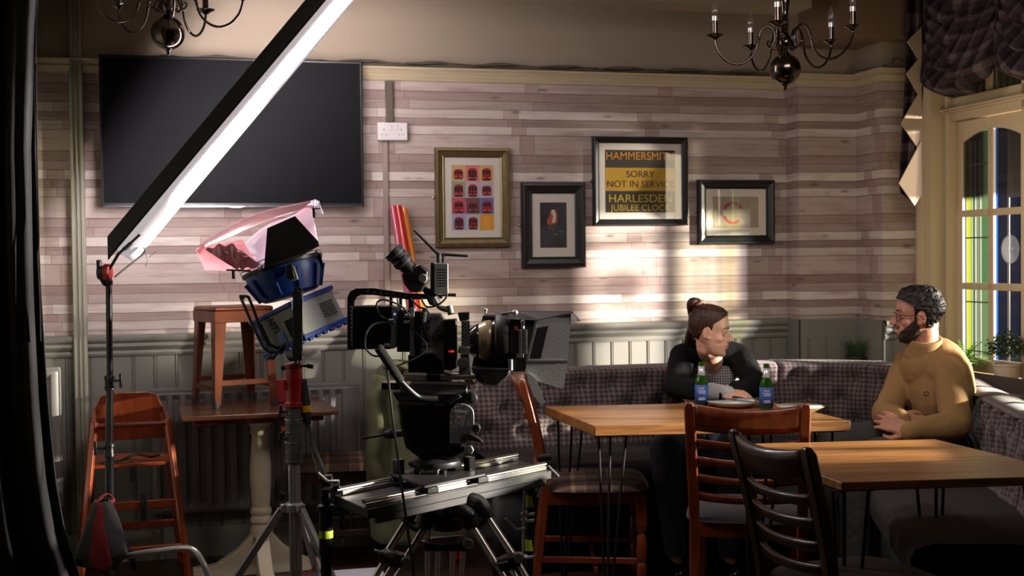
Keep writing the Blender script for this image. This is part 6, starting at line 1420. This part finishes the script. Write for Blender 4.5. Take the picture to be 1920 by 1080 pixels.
def head(F, c, M, k, male):
    def P(x, y, z): return c + M @ Vector((x*k, y*k, z*k))
    def E(x, y, z, rx, ry, rz): F.ell(P(x,y,z), (rx*k, ry*k, rz*k), M)
    def C(a, b_, r0, r1=None): F.cap(P(*a), P(*b_), r0*k, (r0 if r1 is None else r1)*k)
    n = 48; rows = []
    for q in range(60):
        z = .119 - .231*q/59; row = []
        for i in range(n):
            x, y = surf(2*PI*i/n, z, 0, male); row.append(F.b.bm.verts.new(P(x, y, z) - F.o))
        rows.append(row)
    for A, B in zip(rows, rows[1:]):
        for i in range(n): F.b.bm.faces.new((A[i], A[(i+1)%n], B[(i+1)%n], B[i]))
    F.b.bm.faces.new(rows[0]); F.b.bm.faces.new(rows[-1][::-1])
    C((-.035 if male else -.022,0,-.03),(-.03 if male else -.016,0,-.08),.050 if male else .036)
    for s in (-1, 1):
        C((.070,s*.014,.022),(.060,s*.040,.022),.012 if male else .009,.010); E(.045,s*.037,-.024,.025,.023,.022)
        E(-.006,s*.072,-.004,.015,.006,.027)
        ring = [P(-.006-.015*math.cos(t), s*.0765, .0+.026*math.sin(t)-.003) for t in [math.radians(d) for d in (-60,-20,20,60,100,140,175)]]
        for p_, q_ in zip(ring, ring[1:]): F.cap(p_, q_, .0042*k)
        E(.004,s*.073,-.026,.007,.005,.008)
        E(.0925,s*.0095,-.031,.009,.0075,.0065)
    C((.083,0,-.006),(.090,0,-.027),.009,.011); C((.078,0,.012),(.095,0,-.012),.0065,.0080); C((.095,0,-.012),(.103,0,-.025),.0080,.0100); C((.100,0,-.029),(.086,0,-.036),.0075,.007)
    C((.079,-.017,-.0555),(.0860,0,-.0525),.0045,.0055); C((.079,.017,-.0555),(.0860,0,-.0525),.0045,.0055); C((.078,-.015,-.066),(.0835,0,-.0665),.005,.006); C((.078,.015,-.066),(.0835,0,-.0665),.005,.006)
    C((.070,-.006,-.096),(.070,.006,-.096),.014)
    return P
def eyes(P, root, M, k, iris, browm, closed=.4, lipm=None, skinm=None):
    for s in (-1, 1):
        b = MB(); c = P(.0625, s*.031, .0035)-root.location; b.ball(c, (.0115*k,)*3, seg=16); e = b.build('eye', MATS['eye_white'], root, smooth=180)
        b = MB(); b.ball(P(.0705, s*.0315, .0025)-root.location, (.0050*k,)*3, seg=12); b.build('iris', iris, e, smooth=180)
        b = MB(); b.tube(smooth_pts([P(.073,s*.017,.007)-root.location, P(.0755,s*.030,.0115)-root.location, P(.066,s*.044,.006)-root.location],5), .0038*k, 8); b.tube(smooth_pts([P(.073,s*.018,-.002)-root.location, P(.0745,s*.031,-.0055)-root.location, P(.066,s*.044,-.001)-root.location],5), .0032*k, 8); b.build('eyelids', skinm, e, smooth=180)
        b = MB(); b.tube(smooth_pts([P(.0755,s*.017,.006)-root.location, P(.0785,s*.030,.0085)-root.location, P(.067,s*.046,.004)-root.location],5), .0011*k, 6); b.build('lashes', browm, e)
        b = MB(); b.tube(smooth_pts([P(.0815,s*.012,.023)-root.location, P(.079,s*.028,.029)-root.location, P(.065,s*.048,.024)-root.location],5), [.0034*k]*6+[.0030*k]*3+[.0015*k]*2, 8, flat=.6); b.build('eyebrow', browm, root, smooth=180)
mat('eye_white', lin(214,208,200), .25)
def hand(F, wrist, d, nrm, k=1.0, curl=.5, side=1, spread=.10):
    """d: direction of the fingers, nrm: back of the hand; side: which side the thumb leaves"""
    M = frame3(d, nrm); w = Vector(wrist)
    def P(x, y, z): return w + M @ Vector((x*k, y*k, z*k))
    for y in (-.026,-.009,.009,.026): F.cap(P(.012,y*.7,0), P(.078-abs(y)*.2,y,.003), .014*k, .0115*k)
    for i, (y, L) in enumerate(((-.030,.066),(-.0105,.078),(.0105,.083),(.030,.074))):
        L *= 1; p = P(.080-abs(y)*.15, y, .003); a = -curl*.35; q = [p]; segs = (.45,.31,.24)
        for j, sgm in enumerate(segs):
            dy = y*spread*10*.02; v = M @ Vector((math.cos(a), (y/.03)*spread, math.sin(a))); p = p + v.normalized()*(L*sgm*k); q.append(p); a -= curl*(.75+.12*i)
        F.chain([(q[0], .0100*k), (q[1], .0090*k), (q[2], .0082*k), (q[3], .0070*k)])
    t0 = P(.018, side*.026, -.004); t1 = P(.048, side*.050, -.014); t2 = P(.074, side*.056, -.022); t3 = P(.094, side*.050, -.030)
    F.chain([(t0, .016*k), (t1, .0125*k), (t2, .0105*k), (t3, .0085*k)])
# ---- woman behind the table
wo = empty('person', pz(1320, 5.95, 0)); tag(wo, 'woman in a black cardigan leaning on the table, hair in a high ponytail', 'person')
skinw = m_skin('skin_fair', lin(200,154,130), lin(210,158,136)); hairw = m_hair('hair_dark_brown', lin(28,16,12), lin(72,42,28), (1,1,.12), 160)
W = dict(hip=pz(1322,6.02,.60), waist=pz(1322,5.97,.76), chest=pz(1326,5.88,.87), nb=pz(1331,5.80,.965), sl=pz(1279,5.81,.930), sr=pz(1384,5.81,.930), el=pz(1264,5.62,.808), er=pz(1420,5.62,.810), wl=pz(1350,5.44,.800), wr=pz(1378,5.52,.806), kl=pz(1245,5.52,.545), kr=pz(1372,5.50,.545), al=pz(1262,5.50,.10), ar=pz(1362,5.48,.10))
hcw = at(1331, 621, 5.52); Mw = frame3((.955,-.26,-.13), (.13,-.06,1)); kw = .965
F = Fig(wo)
def torso(F, J, g=0.0, hipw=.085, sw=1.0):
    F.cap(J['hip']+Vector((-hipw,0,0)), J['hip']+Vector((hipw,0,0)), .105+g); F.cap(J['hip'], J['waist'], .115+g, .100+g); F.cap(J['waist'], J['chest'], .105+g, .115+g)
    F.cap(J['waist']+Vector((-.04,0,0)), J['chest']+Vector((-.05,0,0)), .085+g, .098+g); F.cap(J['waist']+Vector((.04,0,0)), J['chest']+Vector((.05,0,0)), .085+g, .098+g)
    F.cap(J['sl'], J['nb'], .050+g, .052+g); F.cap(J['sr'], J['nb'], .050+g, .052+g); F.cap(J['chest'], J['nb'], .11+g, .06+g)
def arms(F, J, g=0.0, a=.046, e=.036, w_=.025, which='lr'):
    for s in which: F.chain([(J['s'+s], a+.004+g), (J['s'+s].lerp(J['e'+s], .5), a-.002+g), (J['e'+s], e+g), (J['e'+s].lerp(J['w'+s], .4), e-.001+g), (J['w'+s], w_+g)])
def legs(F, J, g=0.0):
    for s, x in (('l',-.085),('r',.085)):
        hp_ = J['hip']+Vector((x,0,-.02)); F.chain([(hp_, .088+g), (J['k'+s], .060+g), (J['k'+s].lerp(J['a'+s], .35), .054+g), (J['a'+s], .038+g)])
torso(F, W); arms(F, W); legs(F, W); F.cap(W['nb']+Vector((.004,-.030,-.035)), W['chest']+Vector((.006,-.062,.0)), .052, .050)
F.chain([(W['nb']+Vector((.0,.01,-.02)), .058), (W['nb'].lerp(hcw + Mw @ Vector((-.014,0,-.070))*kw,.5), .048), (hcw + Mw @ Vector((-.014,0,-.055))*kw, .042)])
Pw = head(F, hcw, Mw, kw, False)
hand(F, W['wl'], (.92,-.18,-.02), (0.05,-.25,1), .88, .35, -1); hand(F, W['wr'], (-.90,-.22,-.02), (0,-.2,1), .88, .35, 1)
for s in 'lr': F.chain([(W['a'+s]+Vector((0,.03,-.04)), .036), (W['a'+s]+Vector((0,-.14,-.07)), .028)])
F.build('body', skinw, wo, .0042, 3)
blackk = mat('black_knit', (.009,.009,.010), .95, spec=.1, bump=(260,.15))
G = Fig(wo); J2 = dict(W); back = Vector((0,.048,0))
for k_ in ('hip','waist','chest'): J2[k_] = W[k_]+back
torso(G, J2, .012); arms(G, W, .013, w_=.024); G.build('cardigan', blackk, wo, .006, 4, (.05,.010))
def m_check():
    m = mat('black_white_check_knit', (.5,.5,.5), .9); n = N(m); tc = n.new('ShaderNodeTexCoord'); sp = n.new('ShaderNodeSeparateXYZ'); n.put(sp.inputs[0], tc.outputs['Object'])
    a = n.math('LESS_THAN', n.math('FRACT', n.math('MULTIPLY', sp.outputs[0], 85.0)), .38); c = n.math('LESS_THAN', n.math('FRACT', n.math('MULTIPLY', sp.outputs[2], 85.0)), .38); n.put(n.b.inputs['Base Color'], n.mix(n.math('MAXIMUM', a, c), (*lin(26,26,30),1), (*lin(170,168,166),1))); return m
G = Fig(wo); fw_ = Vector((.01,-.034,0)); G.cap(W['hip']+fw_, W['waist']+fw_, .108, .104); G.cap(W['waist']+fw_+Vector((-.03,0,0)), W['chest']+fw_+Vector((-.045,0,-.045)), .090, .090); G.cap(W['waist']+fw_+Vector((.03,0,0)), W['chest']+fw_+Vector((.050,0,-.045)), .090, .090)
G.cap(W['chest']+fw_+Vector((-.075,-.01,.0)), W['nb']+Vector((-.072,-.020,-.006)), .060, .030); G.cap(W['chest']+fw_+Vector((.085,-.01,.0)), W['nb']+Vector((.078,-.020,-.006)), .060, .030); G.build('check_vest', m_check(), wo, .005, 4)
G = Fig(wo); G.cap(W['wl']+Vector((-.040,.012,.004)), W['wl']+Vector((.030,-.006,.0)), .042, .034); G.build('grey_cuff', mat('light_grey_knit', lin(168,162,160), .9, bump=(200,.4)), wo, .005, 3)
G = Fig(wo); G.cap(W['hip']+Vector((-.08,0,-.01)), W['hip']+Vector((.08,0,-.01)), .112); legs(G, W, .010); G.build('jeans', mat('dark_denim', lin(78,90,114), .85, bump=(150,.3)), wo, .007, 4, (.05,.01))
for s in 'lr': G = Fig(wo); G.chain([(W['a'+s]+Vector((0,.03,-.05)), .042), (W['a'+s]+Vector((0,-.15,-.072)), .030)]); G.build('shoe', blackg, wo, .006, 3)
# hair
def off_w(x, y, z, a):
    if z > .082: h = .085
    elif z > .045: h = .028 + (.072-.028)*((z-.045)/.037)**.8
    elif z > .010: h = .020 + .008*(z-.010)/.035
    else: h = -.016 - .02*min(1, (.010-z)/.05)
    k_ = sstep((h-x)/.010) * sstep((z+.050)/.012); return -.008 + .0145*k_
hb_ = shell([.119-.175*i/70 for i in range(71)], off_w, hcw-wo.location, Mw, kw, False, 96)
hairo = hb_.build('hair', hairw, wo, smooth=180)
tp_ = Pw(-.062,0,.120)
b = MB(); tdir = (Pw(-.075,0,.135)-Pw(-.050,0,.105)).normalized(); mt = tdir.to_track_quat('Z','Y').to_matrix(); b.tube([O(wo, tp_ + mt @ Vector((.019*math.cos(a),.019*math.sin(a),0))) for a in [2*PI*k/16 for k in range(16)]], .006, 8, closed=True); b.build('hair_tie', mat('hair_tie_tan', lin(150,100,70), .7), wo, smooth=180)
tw = [(Pw(-.046,0,.095), .030), (Pw(-.060,0,.117), .018), (Pw(-.078,0,.128), .019), (Pw(-.100,0,.112), .023), (at(1301,602,5.66), .027), (at(1295,630,5.74), .030), (at(1287,660,5.86), .032), (at(1275,700,5.97), .031), (at(1263,740,6.0), .027), (at(1255,775,6.0), .018)]
b = MB(); P_ = smooth_pts([O(wo, q) for q, r_ in tw], 6); R_ = [tw[min(i//6, len(tw)-1)][1]*(1-(i%6)/6) + tw[min(i//6+1, len(tw)-1)][1]*((i%6)/6) for i in range(len(P_))]; b.tube(P_, R_, 24, flat=.85); b.build('ponytail', hairw, wo, smooth=180)
eyes(Pw, wo, Mw, kw, mat('iris_brown', (.05,.03,.02), .2), mat('brow_brown', lin(62,40,28), .8), skinm=skinw)
b = MB(); b.tube(smooth_pts([O(wo,Pw(.068,-.027,-.049)), O(wo,Pw(.0885,-.008,-.0550)), O(wo,Pw(.0895,.0,-.0560)), O(wo,Pw(.0885,.008,-.0550)), O(wo,Pw(.068,.027,-.049))],5), .0030*kw, 8); b.tube(smooth_pts([O(wo,Pw(.069,-.026,-.051)), O(wo,Pw(.0870,.0,-.0670)), O(wo,Pw(.069,.026,-.051))],6), .0042*kw, 8); b.build('lips', mat('lips_rose', lin(176,92,86), .4), wo, smooth=180)
# ---- man on the right hand run of the banquette
mn = empty('person', pz(1780, 5.35, 0)); tag(mn, 'bearded man in glasses and tan roll-neck jumper sitting with arms crossed', 'person')
skinm = m_skin('skin_tan', lin(178,124,98), lin(192,130,104)); hairm = m_hair('hair_black', lin(12,10,10), lin(48,40,38), (1,1,1), 90)
V = dict(hip=pz(1788,5.42,.60), waist=pz(1768,5.37,.76), chest=pz(1750,5.33,.86), nb=pz(1732,5.33,.962), sl=pz(1780,5.18,.905), sr=pz(1706,5.46,.915), el=pz(1792,5.05,.700), er=pz(1660,5.32,.715), wl=pz(1705,4.98,.690), wr=pz(1688,5.06,.728), kl=pz(1610,4.96,.575), kr=pz(1560,5.28,.600), al=pz(1600,4.96,.10), ar=pz(1560,5.20,.10))
hcm = at(1720, 593, 5.31); Mm = frame3((-.975,.16,-.01), (-.02,0,1)); km = 1.02
def mtorso(F, J, g=0.0):
    ax2 = (J['sl']-J['sr']); ax2.z = 0; ax2.normalize()
    F.cap(J['hip']-ax2*.09, J['hip']+ax2*.09, .115+g); F.cap(J['hip'], J['waist'], .125+g, .118+g)
    MT = frame3(ax2, (0,0,1)); F.ell((J['waist']*.35+J['chest']*.65), (.185+g, .122+g, .205+g), MT); F.ell((J['waist']*.7+J['hip']*.3), (.165+g, .130+g, .150+g), MT)
    F.cap(J['sl']-ax2*.02, J['nb']+Vector((0,0,-.030)), .052+g, .068+g); F.cap(J['sr']+ax2*.02, J['nb']+Vector((0,0,-.030)), .052+g, .068+g); F.cap(J['nb']+Vector((0,0,-.05)), J['nb'], .085+g, .062+g)
F = Fig(mn); mtorso(F, V); arms(F, V, 0, .054, .042, .028)
ax2 = (V['sl']-V['sr']); ax2.z = 0; ax2.normalize()
def mlegs(F, g=0.0):
    for s, q in (('l',1),('r',-1)): F.chain([(V['hip']+ax2*.09*q+Vector((0,0,-.01)), .092+g), (V['k'+s], .066+g), (V['k'+s].lerp(V['a'+s], .35), .058+g), (V['a'+s], .042+g)])
mlegs(F); F.chain([(V['nb']+Vector((0,0,-.02)), .062), (hcm + Mm @ Vector((-.030,0,-.070)), .056)]); Pm = head(F, hcm, Mm, km, True)
hand(F, V['wr'], (.93,-.12,-.25), (-.2,-.85,.5), .98, .28, 1, .16); hand(F, V['wl'], (-.72,.60,.32), (-.3,-.7,.4), .98, .30, 1, .10)
for s in 'lr': F.chain([(V['a'+s]+Vector((.03,0,-.04)), .038), (V['a'+s]+Vector((-.15,0,-.068)), .030)])
F.build('body', skinm, mn, .0042, 3)
camel = mat('tan_knit', lin(150,114,70), .92, bump=(300,.2))
G = Fig(mn); mtorso(G, V, .012); arms(G, V, .016, .050, .042, .026)
for s in 'lr': G.cap(V['s'+s].lerp(V['chest'], .25)+Vector((0,0,-.03)), V['s'+s].lerp(V['e'+s], .45), .066, .056); G.cap(V['e'+s]+Vector((0,0,.01)), V['e'+s].lerp(V['s'+s],.2), .058, .060)
G.build('roll_neck_jumper', camel, mn, .0055, 8, (.10,.016))
cdir = (hcm + Mm @ Vector((-.030,0,-.095)) - V['nb']); b = MB(); qz = cdir.normalized(); mz = qz.to_track_quat('Z','Y').to_matrix().to_4x4(); Lc = cdir.length
b.lathe([(.060,Lc*1.02),(.066,Lc*1.06),(.072,Lc*1.02),(.074,Lc*.8),(.078,Lc*.45),(.084,Lc*.2),(.086,Lc*.08),(.080,Lc*.0),(.070,Lc*.0)], M=Matrix.Translation(O(mn, V['nb'])) @ mz, seg=32); b.build('roll_collar', camel, mn, smooth=180)
b = MB(); q = O(mn, at(1737,738,5.16)); 
b.tube([q+Vector((.008*math.cos(a), 0, .009*math.sin(a))) for a in [math.radians(100+ (340)*k/20) for k in range(21)]], .0022, 6); b.build('chest_emblem', mat('emblem_maroon', lin(60,24,24), .7), mn)
G = Fig(mn); G.cap(V['hip']-ax2*.09+Vector((0,0,-.02)), V['hip']+ax2*.09+Vector((0,0,-.02)), .122); mlegs(G, .012); G.build('trousers', mat('grey_trousers', lin(64,62,62), .85, bump=(120,.2)), mn, .007, 4, (.06,.012))
for s in 'lr': G = Fig(mn); G.chain([(V['a'+s]+Vector((.03,0,-.05)), .044), (V['a'+s]+Vector((-.16,0,-.070)), .032)]); G.build('shoe', blackg, mn, .006, 3)
random.seed(11)
def off_m(x, y, z, a):
    if z > .074: h = .086
    elif z > .050: h = .030 + .045*((z-.050)/.024)
    elif z > -.014: h = .026
    else: h = -.02
    if z < .012 and -.026 < x < .012 and z > -.034: return -.008
    if z < -.014 and x > -.022: return -.008
    k_ = sstep((h-x)/.008) * sstep((z+.056)/.014); thick = .012 if (z > .03 or x < -.02) else .004
    return -.008 + (.008+thick)*k_
def jit_m(p, o):
    if o < .008: return Vector((0,0,0))
    d = Vector((p.x+.01, p.y, p.z-.02)).normalized(); v = mnoise.noise(p*75)*.0075 + mnoise.noise(p*150)*.004; return d*v
hb_ = shell([.119-.185*i/110 for i in range(111)], off_m, hcm-mn.location, Mm, km, True, 160, jit_m); hb_.build('hair', hairm, mn, smooth=180)
def off_b(x, y, z, a):
    line = -.004 - max(0, x-.018)*.95
    inb = sstep((line-z)/.007) * sstep((x-.002+max(0,-.03-z)*.5)/.008)
    mouth = (x > .066 and -.074 < z < -.049 and abs(y) < .026)
    if mouth: inb = 0
    if x > .060 and -.052 < z < -.039 and abs(y) < .028: inb = 1
    return -.006 + .0085*inb
bb_m = shell([.004-.117*i/80 for i in range(81)], off_b, hcm-mn.location, Mm, km, True, 140); bb_m.build('beard', m_hair('beard_black', lin(26,18,15), lin(70,48,38), (1,1,1), 240), mn, smooth=180)
eyes(Pm, mn, Mm, km, MATS['iris_brown'], hairm, skinm=skinm)
b = MB(); b.tube(smooth_pts([O(mn,Pm(.068,-.027,-.047)), O(mn,Pm(.0890,.0,-.0535)), O(mn,Pm(.068,.027,-.047))],6), .0030, 8); b.tube(smooth_pts([O(mn,Pm(.069,-.025,-.054)), O(mn,Pm(.0870,.0,-.0690)), O(mn,Pm(.069,.025,-.054))],6), .0036, 8); b.build('lips', mat('lips_brown', lin(150,84,74), .45), mn, smooth=180)
b = MB(); b.tube(smooth_pts([O(mn,Pm(.071,-.024,-.052)), O(mn,Pm(.0878,.0,-.0605)), O(mn,Pm(.071,.024,-.052))],6), .0032, 8); b.build('teeth', mat('teeth_white', lin(226,220,206), .35), mn, smooth=180)
gl = MB()
for s in (-1, 1):
    gl.tube([O(mn,Pm(.090-.006*abs(math.cos(a)) - .010*(1 if s*math.cos(a) > 0 else 0)*abs(math.cos(a)), s*.033+.021*math.cos(a), -.002+.018*math.sin(a))) for a in [2*PI*k/24 for k in range(24)]], .0014, 8, closed=True)
    gl.tube([O(mn,Pm(.076,s*.054,.006)), O(mn,Pm(.03,s*.076,.006)), O(mn,Pm(-.004,s*.081,.006)), O(mn,Pm(-.016,s*.080,-.012))], .0014, 8)
gl.tube([O(mn,Pm(.090,-.012,.002)), O(mn,Pm(.094,0,.005)), O(mn,Pm(.090,.012,.002))], .0014, 8); gl.build('glasses', mat('spectacle_wire', lin(70,48,34), .3, .7), mn, smooth=180)
